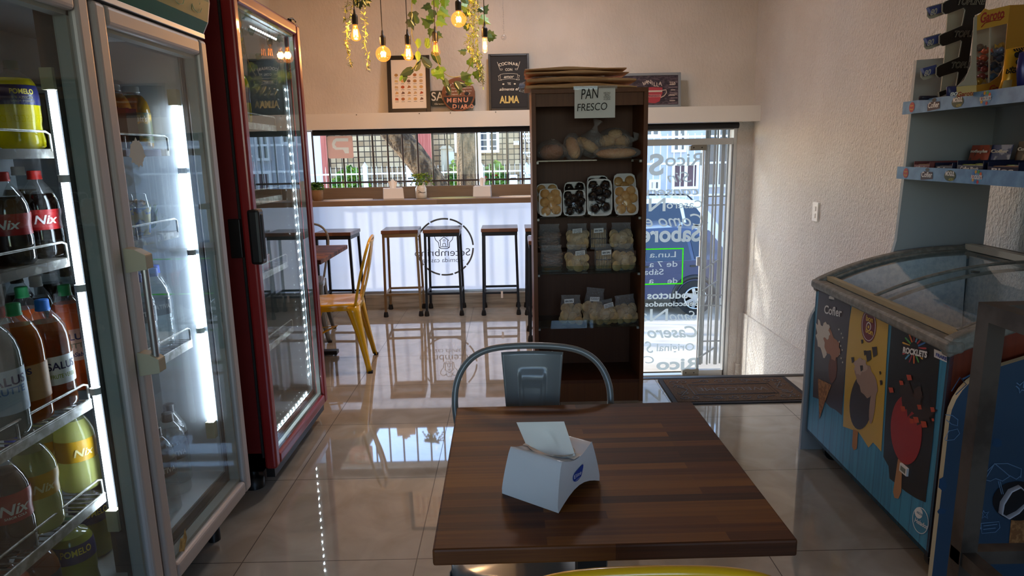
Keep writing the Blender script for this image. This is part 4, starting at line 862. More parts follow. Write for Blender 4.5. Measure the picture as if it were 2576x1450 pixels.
def dr_cheese(b,W,H,t):
    rng=random.Random(8); cols=['#b98a4e','#d0a364','#a86a3a','#c9a877','#7a5a48','#d8b87c','#b3552e']
    iw,ih=W-.07,H-.07
    b.text('QUESOS',(0,-.0035,H*.735),(1,0,0),(0,0,1),.016,INK,.01,0,'c')
    for r in range(5):
        for c in range(5):
            x=(c-2)*iw*.18; z=H*.66-r*H*.105; m=M('cheese_%d'%((r*5+c*3)%7),cols[(r*5+c*3)%7],.8); k=rng.choice([0,1,2]); s=.014
            if k==0: b.add([(x+s*1.1*cos(a*PI/7),-.0032,z+s*.9*sin(a*PI/7)) for a in range(14)],[tuple(range(14))],m)
            elif k==1: b.add([(x-s,-.0032,z-s*.7),(x+s*1.1,-.0032,z-s*.4),(x+s*1.0,-.0032,z+s*.4),(x-s*.2,-.0032,z+s)],[(0,1,2,3)],m)
            else: b.add([(x-s*1.1,-.0032,z-s*.6),(x+s,-.0032,z-s*.8),(x+s*.8,-.0032,z+s*.5),(x-s*.9,-.0032,z+s*.8)],[(0,1,2,3)],m)
            b.box((x-s,-.0032,z-.0235),(x+s,-.003,z-.0205),M('caption_grey','#6b5e52',.8))
lean_frame('black framed cheese poster standing on the ledge','picture','cheese_poster',977,1084,139,286,.034,BLKF,M('poster_cream','#e8dccb',.7),draw=dr_cheese)
def dr_cocinar(b,W,H,t):
    b.box((-W/2+.028,-.004,.028),(W/2-.028,-.002,H-.028),BOARD); y=-.0055
    T=lambda s,z,h,m,w,sh=0,x=0,bo=.01:b.text(s,(x,y,H*z),(1,0,0),(0,0,1),h,m,bo,sh,'c',0,w)
    for i,(ch,dx,dz) in enumerate(zip('COCINAR',(-.072,-.048,-.024,-.004,.016,.043,.070),(-.007,-.001,.003,.004,.003,-.001,-.007))): b.text(ch,(dx,y,H*.80+dz),(1,0,-dx*.0),(0,0,1),.034,CHK,.02,0,'c')
    T('CON',.70,.030,CHK,.058); T('amor',.575,.034,CHK,.085,.3); T('TE',.455,.026,CHK,.03); T('alimenta el',.355,.034,CHK,.165,.35); T('ALMA',.135,.082,CHKY,.165,0,0,.035)
    for s in (-1,1):
        line2=lambda pts,w: [b.beam((p0[0],y,p0[1]),(p1[0],y,p1[1]),w,.0006,CHK,up=(0,1,0)) for p0,p1 in zip(pts,pts[1:])]
        line2([(s*.095,H*.86),(s*.075,H*.735)],.003); line2([(s*.075,H*.735),(s*.052,H*.735),(s*.056,H*.715),(s*.072,H*.715),(s*.075,H*.735)],.002)
        line2([(0,H*.655),(s*.045,H*.65),(s*.075,H*.638),(s*.068,H*.545),(s*.04,H*.555),(0,H*.56)],.0022); line2([(s*.075,H*.62),(s*.09,H*.615),(s*.082,H*.575),(s*.088,H*.535),(s*.06,H*.54)],.0022)
        b.add([(s*.048+.009*cos(a*PI/5),y,H*.468+.006*sin(a*PI/5)) for a in range(10)],[tuple(range(10))],CHK)
lean_frame('black framed chalk-style kitchen quote standing by the bread cabinet','picture','quote_picture',1231,1333,135,281,.018,BLKF,BOARD,draw=dr_cocinar)
def dr_cup(b,W,H,t):
    rng=random.Random(5); b.box((-W/2+.02,-.004,.02),(W/2-.02,-.002,H-.02),M('cup_ground','#2b2530',.7,noise=(26,'#54474f',.45,.6,(1,1,3)))); RC=M('cup_red','#a83a44',.7); CR=M('cup_cream','#c9b9ac',.7); y=-.005
    b.add([(x,y,z) for x,z in ((-.05,.05),(.07,.035),(.11,.05),(.135,.12),(.135,.165),(.05,.17),(-.06,.165))],[tuple(range(7))],RC)
    b.box((-.05,y-.001,.128),(.133,y,.142),CR); b.box((-.05,y-.001,.085),(.122,y,.108),M('cup_pink','#c2777a',.7)); b.text('EXPRESSO',(-.03,y-.0015,.09),(1,0,0),(0,0,1),.017,M('cup_ink','#3a2028',.7),.02,0,'l',0,.14)
    b.tube([(.13,y,.14),(.165,y,.145),(.17,y,.12),(.15,y,.095),(.12,y,.08)],.004,CR,5)
    for i,ch in enumerate('VANILLA'): b.text(ch,(-.02+i*.023,y,.185+.012*sin(i)),(1,0,(i-3)*-.12),(0,0,1),.045,CR,.02,0,'c')
    for r in range(9): z=.03+r*.022; b.box((.185+.01*(r%3),y,z),(W/2-.028-.02*(r%2),y+.001,z+.006),CR if r%2 else M('cup_grey','#83737a',.7))
    b.text('TEA',(.22,y,.19),(1,0,0),(0,0,1),.03,CR,.02,0,'c'); b.text('mocha',(.225,y,.10),(1,0,.1),(0,0,1),.025,CR,.0,.3,'c')
lean_frame('grey framed coffee cup print standing right of the bread cabinet','picture','coffee_picture',1540,1713,181,270,.022,M('frame_grey','#858c92',.5),MATS['frame_grey'],draw=dr_cup)
# dark sign plate and round menu board
a=P(1083,229,Y=5.955); d=P(1196,266,Y=5.955); t=thing('sign_plate','dark green sign plate behind the round menu board','sign',((a.x+d.x)/2,5.955,d.z))
b=MB(); b.prism(rrect(a.x,d.z,d.x,a.z,.012),XZ,5.95,5.955,M('plate_green','#16211c',.5)); b.build('plate',t); b=MB(); b.text('SALSAS',(a.x+.006,5.949,d.z+.048),(1,0,0),(0,0,1),.10,CHK,.01,0,'l',0,.30); b.text('Gratera y salseria',(a.x+.03,5.949,d.z+.014),(1,0,0),(0,0,1),.018,CHK,.01,0,'l',0,.24); b.build('lettering',t)
c=P(1153,240,Y=5.87); rad=P(1195,240,Y=5.87).x-c.x; t=thing('menu_board','round wooden menu board with chalk lettering, propped on the ledge','menu board',(c.x,5.87,ZL+.001),0,None,(R(-5),0)); BRN=M('board_brown','#6f4023',.6,noise=(5,'#84502f',.4,.6,(1,1,6)))
b=MB(); b.lathe([(rad,0),(rad,.016),(0,.016)],BRN,(0,.01,rad),48,axis=(0,-1,0)); b.build('disc',t,world=False,bev=.003)
b=MB(); seg=[(rad*.90*cos(R(q)),rad+rad*.90*sin(R(q))) for q in range(190,351,8)]; seg=[(rad*.88*cos(R(-4)),rad-.02)]+seg[::-1]+[(-rad*.88,rad-.02)]; b.add([(x,-.0075,z) for x,z in seg],[tuple(range(len(seg)))],BOARD); b.build('chalk_area',t,world=False)
b=MB(); CP=M('chalk_pink','#dd9878',.9)
for w_,x,z,h_,wd in (('M',-.098,.075,.050,.04),('E',-.047,.075,.047,.034),('N',-.005,.075,.050,.034),('U',.042,.075,.054,.04),('D',-.052,.027,.045,.036),('I',-.003,.027,.035,.006),('A',.013,.022,.045,.034),('R',.047,.024,.045,.03),('I',.083,.022,.036,.006),('O',.094,.026,.042,.03)): b.text(w_,(x,-.009,z),(1,0,0),(0,0,1),h_,CP,.035,.05,'l',0,wd)
b.build('chalk_lettering',t,world=False)
b=MB(); 
for s_,x,z,h_,wd,sh in (('mocha',.03,.205,.026,.09,0),('Coffee Mocha',-.10,.185,.016,.085,.2),('Cappuccino',.03,.187,.016,.085,0),('Chocolate',-.105,.158,.022,.07,.2),('mocha',-.028,.158,.030,.085,0),('Chocolate',.062,.163,.013,.05,.2),('Cappuccino',-.065,.136,.018,.09,0),('Espresso',-.05,.225,.016,.06,0)): b.text(s_,(x,-.008,z),(1,0,0),(0,0,1),h_,CHK,.0,sh,'l',0,wd)
for x,z,s in ((-.085,.215,.02),(.0,.20,.017),(-.09,.143,.016),(.07,.143,.02)): b.add([(x+s*cos(q*PI/6),-.0078,z+s*.8*sin(q*PI/6)) for q in range(12)],[tuple(range(12))],BOARD); b.tube([(x+s*.9,-.008,z+s*.4),(x+s*1.5,-.008,z+s*.3),(x+s*.8,-.008,z-s*.4)],.0018,CHK,5)
b.build('printed_lettering',t,world=False)
# ================================================================ PENDANTS
CORD=M('cord_black','#0d0c0c',.6); AMB=glass('amber_bulb',(1.0,.78,.48),1.5,glow=.45); CLB=glass('clear_bulb',(1,.95,.88),1.5,glow=.08); TBB=glass('tube_bulb',(1,.92,.8),1.5,glow=.3,glowcol='#ffc890'); FIL=emis('filament','#ff9a3c',70); FILC=emis('filament_white','#ffdca8',60); FILD=emis('filament_dim','#ff7a20',8)
BRASS=M('bulb_collar','#a98a55',.3,.9)
def pendant(lab,x,ytop,ysock,ybul,kind,Y,lit=1):
    p=P(x,ysock,Y=Y); q=P(x,ybul,Y=Y); t=thing('pendant_lamp',lab,'pendant lamp',(p.x,Y,ZC),0,'edison bulb pendants'); X=p.x
    b=MB(); b.tube([(X,Y,p.z+.055),(X,Y,ZC-.02)],.003,CORD,6); b.lathe([(.045,0),(.045,.02)],CORD,(X,Y,ZC-.02),16); b.build('cord',t)
    b=MB(); b.lathe([(.0185,0),(.0195,.045),(.018,.055),(.008,.062),(.006,.085),(.004,.092)],BLACK,(X,Y,p.z-.012),16); b.build('socket',t)
    L=p.z-.012-q.z; b=MB()
    if kind=='globe': r=.0475; pr=[(.013,0),(.014,-.012)]+[(r*sin(R(a)),-(L-r)+r*cos(R(a))) for a in range(24,181,12)]
    elif kind=='tube': r=.016; pr=[(.013,0),(r,-.015),(r,-(L-r))]+[(r*cos(R(a)),-(L-r)-r*sin(R(a))) for a in range(15,91,15)]
    else: r=.032; pr=[(.013,0),(.015,-.015),(.019,-L*.3),(.027,-L*.55),(r,-L*.72),(r*.95,-L*.83),(r*.7,-L*.93),(r*.3,-L*.985),(0,-L)]
    b.lathe(pr,TBB if kind=='tube' else CLB if lit<.5 else AMB,(X,Y,p.z-.012),24,cap=False); bl=b.build('bulb',t)
    b=MB(); n=6 if kind!='tube' else 4; rr=.011 if kind!='tube' else .006; z1=p.z-.012-L*(.38 if kind=='globe' else .28); z2=p.z-.012-L*(.70 if kind=='globe' else .74)
    for k in range(n):
        a=k*2*PI/n; b.tube([(X+rr*cos(a),Y+rr*sin(a),z1),(X+rr*1.3*cos(a+.4),Y+rr*1.3*sin(a+.4),z2)],.0016,FILD if lit<.5 else (FILC if kind=='tube' else FIL),5)
    b.build('filament',bl)
    b=MB(); b.lathe([(.0135,0),(.0135,-.01),(.004,-.012),(.004,-L*.35)],BRASS,(X,Y,p.z-.012),12); b.build('collar',bl)
    if lit>.5:
        l=bpy.data.lights.new('bulb_light','POINT'); l.energy=6.0; l.color=(1,.60,.30); l.shadow_soft_size=.02; o=bpy.data.objects.new('bulb_light',l); COL.objects.link(o); o.parent=t; o.location=(0,0,(z1+z2)/2-ZC)
for args in (('teardrop filament bulb hanging at the far left of the cluster',893,20,57,104,'st',4.45),('round amber bulb hanging lowest, left of the cheese poster',963,90,110,156,'globe',4.45),('teardrop filament bulb hanging in front of the cheese poster',1026,90,107,153,'st',4.45),('dim teardrop bulb hanging between cheese poster and ivy',1095,80,99,141,'st',4.6,.2),('round amber bulb hanging highest in the cluster',1153,0,22,69,'globe',4.45),('slim tubular bulb hanging right of the ivy',1219,70,89,134,'tube',4.45)):
    a=list(args); pendant(a[0],a[1],a[2],a[3],a[4],a[5],a[6],a[7] if len(a)>7 else 1)
# crystal ball on a string
p=P(1267,94,Y=4.7); t=thing('crystal_ball','small faceted crystal ball hanging on a beaded string','ornament',(p.x,4.7,ZC)); b=MB(); b.ball(p,.019,glass('crystal',(.93,.93,.95),1.9),12); b.build('ball',t)
b=MB(); b.tube([(p.x,4.7,p.z+.019),(p.x,4.7,ZC)],.0008,STEEL,4)
rng=random.Random(2)
for k in range(14): z=p.z+.03+k*.014; b.ball((p.x+rng.uniform(-.004,.004),4.7,z),.0035,MATS['crystal'],6)
for k in range(10): z=p.z+.24+k*.012; b.ball((p.x+rng.uniform(-.004,.004),4.7,z),.0035,MATS['crystal'],6)
b.build('string',t)
# ================================================================ HANGING GREENERY
IV=[M('ivy_mid','#4a7320',.5),M('ivy_light','#6d9030',.5),M('ivy_dark','#2c4a24',.5)]; IVD=M('ivy_deep','#1d3324',.45); VAR=M('ivy_pale_edge','#aebf98',.5); STEM=M('vine_stem','#7c7a3a',.7); FERN=[M('fern_a','#8a9a48',.6),M('fern_b','#a9ab52',.6),M('fern_c','#6d7f3a',.6)]
def ivy_leaf(b,c,s,yaw,droop,roll,m,kind=0):
    if kind==0: o=[(0,0),(.28,-.06),(.52,.20),(.34,.42),(.40,.62),(.16,.68),(0,1.05),(-.16,.68),(-.40,.62),(-.34,.42),(-.52,.20),(-.28,-.06)]
    else: o=[(0,0),(.2,.1),(.3,.4),(.22,.75),(0,1.1),(-.22,.75),(-.3,.4),(-.2,.1)]
    Rm=Matrix.Rotation(yaw,3,'Z')@Matrix.Rotation(-droop,3,'X')@Matrix.Rotation(roll,3,'Y')
    vs=[Vector(c)+Rm@Vector((x*s,.16*s*abs(x)*2-.10*s*y*y,y*s)) for x,y in o]; ctr=Vector(c)+Rm@Vector((0,-.04*s,.4*s)); n=len(vs)
    b.add(vs+[ctr],[(i,(i+1)%n,n) for i in range(n)],m,False)
def top_or(x,y,Y):
    p=P(x,y,Y=Y)
    if y==Ytop: p.z=ZC
    return p
Ytop=-190
def vine(lab,pts,leaves,Y,seed,stem=True):
    """pts: pixel path of the stem; leaves: (x,y,size px,angle deg from up clockwise,material idx,kind)"""
    rng=random.Random(seed); w=[top_or(x,y,Y+rng.uniform(-.02,.02)) for x,y in pts]; t=thing('ivy_vine',lab,'vine',w[0]); b=MB(); b.tube(smooth(w,5),.0024,STEM,6); b.build('stem',t); b=MB()
    mats=IV+[IVD,VAR]
    for (x,y,s,ang,mi,k) in leaves:
        c=P(x,y,Y=Y+rng.uniform(-.05,.03)); sz=s*Y/F
        # leaf hangs in the picture direction ang: build by rotating an upright leaf around the depth axis
        o=len(b.v); ivy_leaf(b,(0,0,0),sz,rng.uniform(-.5,.5),rng.uniform(-.25,.25),rng.uniform(-.3,.3),mats[mi],k)
        Rm=Matrix.Rotation(R(ang),3,'Y'); 
        for i in range(o,len(b.v)): b.v[i]=c+Rm@b.v[i]
        if mi==3 and rng.random()<.9:
            o=len(b.v); ivy_leaf(b,(0,-.004,sz*.1),sz*.62,0,0,0,VAR,1)
            for i in range(o,len(b.v)): q=b.v[i]; q.x*=.35; b.v[i]=c+Rm@q
    b.build('leaves',t); return t
Ytop=-190
vine('ivy vine hanging beside the middle bulbs with one big dark leaf',[(1036,Ytop),(1036,20),(1037,90),(1050,120),(1047,160),(1035,175)],[(1040,-2,15,175,0,0),(1038,30,27,190,3,0),(1032,48,26,150,3,0),(1051,60,22,-10,2,1),(1052,96,24,190,1,1),(1050,128,24,185,1,1),(1020,140,10,-60,1,1),(1040,172,34,-105,3,1),(1042,178,28,35,3,1),(1020,185,20,185,2,1),(1012,190,14,200,0,1)],4.75,1)
vine('dense ivy vine of large green leaves right of the dim bulb',[(1101,Ytop),(1100,10),(1098,70),(1085,110),(1095,140),(1105,165),(1118,195)],[(1092,0,22,150,0,0),(1118,-3,24,170,0,0),(1082,12,24,-110,2,0),(1090,25,24,200,2,0),(1105,25,30,120,0,0),(1090,45,24,-100,0,0),(1100,50,26,110,0,0),(1083,62,28,-60,2,0),(1085,72,22,200,2,0),(1075,95,22,170,1,1),(1096,85,20,120,2,0),(1078,122,24,-10,1,1),(1085,130,36,140,2,1),(1108,168,28,200,0,0),(1086,170,34,-60,3,1),(1085,175,30,120,1,1),(1115,185,28,-100,0,0)],4.8,2)
vine('looping ivy garland hanging above the round menu board',[(1115,182),(1130,192),(1150,194),(1170,186),(1182,165),(1190,120),(1192,0),(1192,Ytop)],[(1108,180,20,160,1,1),(1116,196,26,170,2,1),(1123,215,24,150,3,1),(1143,205,30,150,3,1),(1150,208,24,100,3,1),(1157,212,24,190,3,1),(1168,197,22,80,1,0),(1170,205,22,110,1,0),(1160,192,24,80,2,0),(1196,180,24,150,0,0),(1178,150,24,160,0,0),(1172,130,20,-80,2,0),(1180,70,20,-70,2,0),(1170,-5,22,150,2,0),(1176,20,24,-60,0,0),(1165,30,22,120,2,0)],4.82,3)
vine('short ivy sprig hanging at right behind the tubular bulb',[(1200,Ytop),(1203,20),(1212,60),(1222,90)],[(1208,45,28,110,0,0),(1214,30,22,50,2,0),(1205,20,18,120,3,0),(1226,88,24,100,2,0),(1228,95,20,80,2,0)],4.85,4)
vine('tuft of dark ivy at the top left above the teardrop bulb',[(905,Ytop),(903,-10),(895,0)],[(893,2,22,160,3,0),(912,-2,24,150,3,0),(903,5,18,190,3,0),(920,0,16,120,2,0)],4.5,5)
def strand(lab,paths,Y,seed,ls,dens):
    rng=random.Random(seed); x0,y0=paths[0][0]; t=thing('trailing_strand',lab,'vine',P(x0,y0,Y=Y)); st_=MB(); b=MB()
    for path in paths:
        Yk=Y+rng.uniform(-.05,.05); w=[top_or(x,y,Yk) for x,y in path]; st_.tube(w,.0014,STEM,5)
        for a,c in zip(w,w[1:]):
            n=max(2,int((c-a).length*dens))
            for i in range(n):
                p=a.lerp(c,i/n); d=Vector((rng.uniform(-1,1),rng.uniform(-1,1),rng.uniform(-.7,.5))).normalized(); s=ls*rng.uniform(.7,1.2); e=frame_of(d)[0]*s*.16
                b.add([p,p+d*s*.5+e,p+d*s,p+d*s*.5-e],[(0,1,2,3)],rng.choice(FERN))
    st_.build('stem',t); b.build('leaves',t)
strand('thin leafy strands trailing left of the teardrop bulb',[[(880,Ytop),(876,-5),(868,40),(873,80),(871,120),(880,150),(886,172)],[(892,Ytop),(888,10),(882,30),(873,90),(876,130)]],4.5,1,.034,210)
strand('thin leafy strand trailing right of the teardrop bulb',[[(918,Ytop),(920,-5),(915,40),(920,70),(917,110),(926,140),(922,178)]],4.5,2,.034,210)
strand('thick bunch of pale narrow leaves trailing right of the round bulb',[[(1183+dx,Ytop),(1190+dx,0),(1186+dx*1.3,40),(1192+dx,80),(1184+dx*1.5,110),(1196+dx,140),(1206+dx*.8,170+dx),(1210+dx*.5,200+2*dx)] for dx in (-9,-5,-2,1,4,8,11)],4.7,3,.036,165)
# ================================================================ DRINKS FRIDGE (silver, two glass doors)
FSIL=M('fridge_silver','#b4ada8',.45,.25); FIN=M('fridge_liner','#b9bfc4',.5); FDK=M('fridge_dark_trim','#1a1c1d',.5); GSK=M('gasket','#232423',.8); TUBE=emis('tube_white','#dbe8ff',17); WIRE=M('shelf_wire','#b7b7b2',.4,.4,noise=(40,'#8a867c',.4,.6)); FGL=glass('fridge_glass',(.93,.95,.94),1.5)
df=thing('drinks_fridge','silver two-door drinks fridge with green canopy at the left','fridge',(-1.36,1.73,0))
Y0,Ym,Y1=1.10,1.712,2.345; XB=-1.055
b=MB(); b.box((-1.70,Y0,.14),(-1.655,Y1,2.0),FSIL); b.box((-1.70,Y0,.14),(XB,Y0+.045,2.0),FSIL); b.box((-1.70,Y1-.04,.14),(XB,Y1,2.0),FSIL); b.box((-1.70,Y0,.14),(XB,Y1,.235),FDK); b.box((-1.70,Y0,1.745),(XB,Y1,2.0),FSIL); b.build('body',df)
b=MB(); b.box((-1.655,Y0+.045,.235),(-1.648,Y1-.04,1.745),FIN); b.box((-1.65,Y1-.046,.235),(XB-.01,Y1-.04,1.745),FIN); b.box((-1.65,Y0+.045,.235),(XB-.01,Y0+.05,1.745),FIN); b.box((-1.65,Y0+.05,1.738),(XB-.01,Y1-.046,1.745),FIN); b.box((-1.65,Y0+.05,.235),(XB-.01,Y1-.046,.242),FIN)
b.box((-1.64,1.2,1.60),(-1.45,Y1-.06,1.735),M('evaporator','#9aa0a3',.5)); b.build('liner',df)
b=MB(); b.box((XB-.055,Ym-.022,.235),(XB-.005,Ym+.03,1.745),FDK); b.build('mullion',df)
for k in range(5):
    for yy in (1.95,2.12): pass
b=MB(); 
for yy in (1.30,1.78,1.95,2.15): b.box((-1.648,yy-.012,.26),(-1.640,yy+.012,1.58),WIRE)
b.build('shelf_rail',df)
def prof_header(): return [(-1.06,1.762),(-.995,1.762),(-.975,1.80),(-.964,1.86),(-.966,1.93),(-.985,1.99),(-1.06,2.02)]
GRNP=M('canopy_green','#0d6238',.38,spec=.25); DOO=M('doodle_pale','#8fc4a2',.5)
b=MB(); b.prism(prof_header(),XZ,Y0,Y1,GRNP); 
for yy in (1.75,1.9,2.02,2.14,2.26):
    for k in range(3): b.tube([(-.972+.006*(q/8),yy+.03*cos(q*PI/4+k)*(1-.2*k),1.86+.028*(k-1)+.018*sin(q*PI/4)) for q in range(9)],.0012,DOO,4)
hd=b.build('canopy',df,bev=.004); b=MB(); b.box((-1.06,Y0,1.748),(-.99,Y1+.004,1.764),ALU); b.prism([(x,z) for x,z in prof_header()],XZ,Y1,Y1+.006,M('canopy_cap','#c9ccc9',.4)); b.build('canopy_trim',df,bev=.002)
for yy,lab in ((Y0+.1,0),(Y1-.10,1),(Y1-.42,1)):
    b=MB(); b.lathe([(.022,0),(.022,.05),(.016,.055),(.016,.14)],BLACK,(-1.10,yy,0),12); b.build('foot',df)
XD0,XD1=-1.048,-.985
def fdoor(ya,yb,za,zb,fw,mat,parent,x0=XD0,x1=XD1,gl=FGL):
    d=MB(); 
    for (p0,p1) in (((x0,ya,za),(x1,ya+fw,zb)),((x0,yb-fw,za),(x1,yb,zb)),((x0,ya+fw,za),(x1,yb-fw,za+fw)),((x0,ya+fw,zb-fw),(x1,yb-fw,zb))): d.box(p0,p1,mat)
    dr=d.build('door',parent,bev=.012,seg=3)
    b=MB(); i=fw-.004
    for (p0,p1) in (((x0+.012,ya+i,za+i),(x1-.02,ya+i+.014,zb-i)),((x0+.012,yb-i-.014,za+i),(x1-.02,yb-i,zb-i)),((x0+.012,ya+i,za+i),(x1-.02,yb-i,za+i+.014)),((x0+.012,ya+i,zb-i-.014),(x1-.02,yb-i,zb-i))): b.box(p0,p1,M('pane_spacer','#8b938f',.5))
    b.build('pane_spacer',dr); b=MB(); b.box((x1-.016,ya+fw-.005,za+fw-.005),(x1-.012,yb-fw+.005,zb-fw+.005),gl); b.box((x0+.012,ya+fw-.005,za+fw-.005),(x0+.016,yb-fw+.005,zb-fw+.005),gl); b.build('glass_pane',dr)
    b=MB(); b.box((x0-.008,ya+.004,za+.004),(x0,ya+fw,zb-.004),GSK); b.box((x0-.008,yb-fw,za+.004),(x0,yb-.004,zb-.004),GSK); b.box((x0-.008,ya+.004,za+.004),(x0,yb-.004,za+fw),GSK); b.box((x0-.008,ya+.004,zb-fw),(x0,yb-.004,zb-.004),GSK); b.build('gasket',dr)
    return dr
dL=fdoor(Y0,Ym-.006,.155,1.752,.052,FSIL,df); dR=fdoor(Ym+.012,Y1,.155,1.742,.052,FSIL,df)
# handle of the right door
HB=M('handle_beige','#a9a188',.5); b=MB(); zt=P(345,660,X=-.95).z; zl=P(385,920,X=-.95).z; ym=P(330,640,X=-.97).y
b.tube([(-.95,ym+.017,zl+.01),(-.95,ym+.017,zt-.015)],.009,STEEL,12); hh_=b.build('handle',dR)
for z in (zt,zl): b=MB(); b.prism([(XD1-.005,z-.03),(XD1-.005,z+.035),(-.962,z+.03),(-.935,z+.015),(-.935,z-.022)],XZ,ym+.0,ym+.034,HB); b.build('handle_mount',hh_,bev=.004)
pass
b=MB(); STK=M('sticker_remnant','#c8cbc6',.8); c0=P(345,385,X=XD1-.011); pts=[]; rng=random.Random(4)
for k in range(28): a=k*2*PI/28; r=.034*(1+.35*(k%2)*rng.random()); pts.append((XD1-.0105,c0.y+r*cos(a)*1.0,c0.z+r*sin(a)*.95))
b.add(pts,[tuple(range(28))],STK); b.build('sticker_remnant',dR)
b=MB(); c0=P(470,1365,X=XD1+.001); b.add([(XD1-.010,c0.y+a,c0.z+c) for a,c in ((-.03,-.012),(-.012,.022),(.0,.012),(.02,.034),(.025,.0),(.0,-.03))],[tuple(range(6))],M('tape_brown','#8d7440',.8,noise=(60,'#b59a5c',.4,.6))); b.build('tape_remnant',dR)
# light tubes
for yy,zt_,zb_ in ((Ym-.034,1.53,.44),(2.287,1.535,.44)):
    b=MB(); b.tube([(XB-.03,yy,zb_),(XB-.03,yy,zt_)],.0085 if yy<1.8 else .0105,TUBE,12); tb=b.build('light_tube',df); b=MB()
    b.box((XB-.045,yy-.012,zb_-.06),(XB-.015,yy+.012,zb_),M('tube_cap','#b7b08c',.5)); b.box((XB-.045,yy-.012,zt_),(XB-.015,yy+.012,zt_+.05),MATS['tube_cap'])
    for q in (.3,.55,.8): b.tube([(XB-.03,yy,zb_+(zt_-zb_)*q),(XB-.03,yy,zb_+(zt_-zb_)*q+.018)],.0135,M('tube_clip','#c9c9c4',.5),10)
    b.build('tube_holder',tb)
# wire shelves
SX0,SX1=-1.62,-1.105
def wshelf(ya,yb,z,solid=False,lip=.014,parent=None,rail=.035):
    parent=parent or df; b=MB()
    if solid: b.box((SX0,ya,z-.022),(SX1,yb,z),M('shelf_tray','#aaa69b',.6,noise=(30,'#5a554c',.36,.5)))
    else:
        y=ya
        while y<yb: b.tube([(SX0,y,z-.003),(SX1,y,z-.003)],.0022,WIRE,5); y+=.022
        for x in (SX0,-1.36,SX1): b.tube([(x,ya,z-.006),(x,yb,z-.006)],.004,WIRE,6)
        b.box((SX1-.002,ya,z-.030),(SX1+.003,yb,z-.004),WIRE)
    s=b.build('shelf',parent); b=MB(); b.tube([(SX1,ya+.005,z-.005),(SX1,ya+.005,z+rail),(SX1,ya+.02,z+rail+.006),(SX1,yb-.02,z+rail+.006),(SX1,yb-.005,z+rail),(SX1,yb-.005,z-.005)],.0032,WIRE,7); b.tube([(SX1,(ya+yb)/2,z),(SX1,(ya+yb)/2,z+rail)],.003,WIRE,6); b.build('guard_rail',s)
ZLs=[1.392,1.126,.757,.492]; ZRs=[1.396,1.130,.757]
wshelf(Y0+.06,Ym-.03,ZLs[0],True); wshelf(Y0+.06,Ym-.03,ZLs[1],True); wshelf(Y0+.06,Ym-.03,ZLs[2]); wshelf(Y0+.06,Ym-.03,ZLs[3])
wshelf(Ym+.035,2.255,ZRs[0],True); wshelf(Ym+.035,2.255,ZRs[1],True); wshelf(Ym+.035,2.255,ZRs[2])
# ---- bottles
PET=glass('pet_clear',(.90,.93,.93),1.75,.02,haze=.04); WAT=glass('water_clear',(.84,.89,.90),1.75,.03,bump=(25,.3),haze=.10,hazecol='#c8d4d8')
COLA=M('cola','#0d0503',.08,coat=.6); LEM=translu('lemonade','#e2e488',.62,True,'#f6f7b0'); LEMD=translu('lemonade_shaded','#b8b878',.55,True,'#d2d29a'); ORA=translu('orange_drink','#e2692f',.5,True,'#ff8a48'); ORD=translu('orange_dark','#b5601c',.5,True,'#d8842a',clear=.12); AMBR=translu('amber_drink','#8a4a22',.4,True,'#b86a30',clear=.22); POM=translu('pomelo_drink','#d6c516',.5,True,'#f2e63a'); POMD=translu('pomelo_shaded','#8f9333',.5,True,'#c3c650'); LIME=translu('lime_water','#8d958c',.3,True,'#c3c9bc',clear=.35); JUI=translu('juice','#b88a1c',.5,True,'#d8a92c')  # the second lemonade and pomelo tones carry fridge shade in their colour
def cap_m(n,c): return M('cap_'+n,c,.4)
CG=cap_m('green','#2f9a5c');CDG=cap_m('deep_green','#20543a');CR_=cap_m('red','#b8261f');CB=cap_m('blue','#2c6fc4');CDB=cap_m('navy','#2b44b0');CK=cap_m('black','#1b1c20');CW=cap_m('white','#d9dad8')
LRED=M('label_red','#a81f22',.35);LYEL=M('label_yellow','#c99a1c',.4);LNAV=M('label_navy','#1d2150',.35);LWHT=M('label_white','#dfe0dc',.4);LBLK=M('label_black','#17191d',.4);LBRN=M('label_brown','#3a2416',.4);TW=M('text_white','#ececea',.5);TNV=M('text_navy','#2a2350',.5);TYE=M('text_yellow','#d8c23a',.5);TGR=M('text_grey','#7a7358',.5)
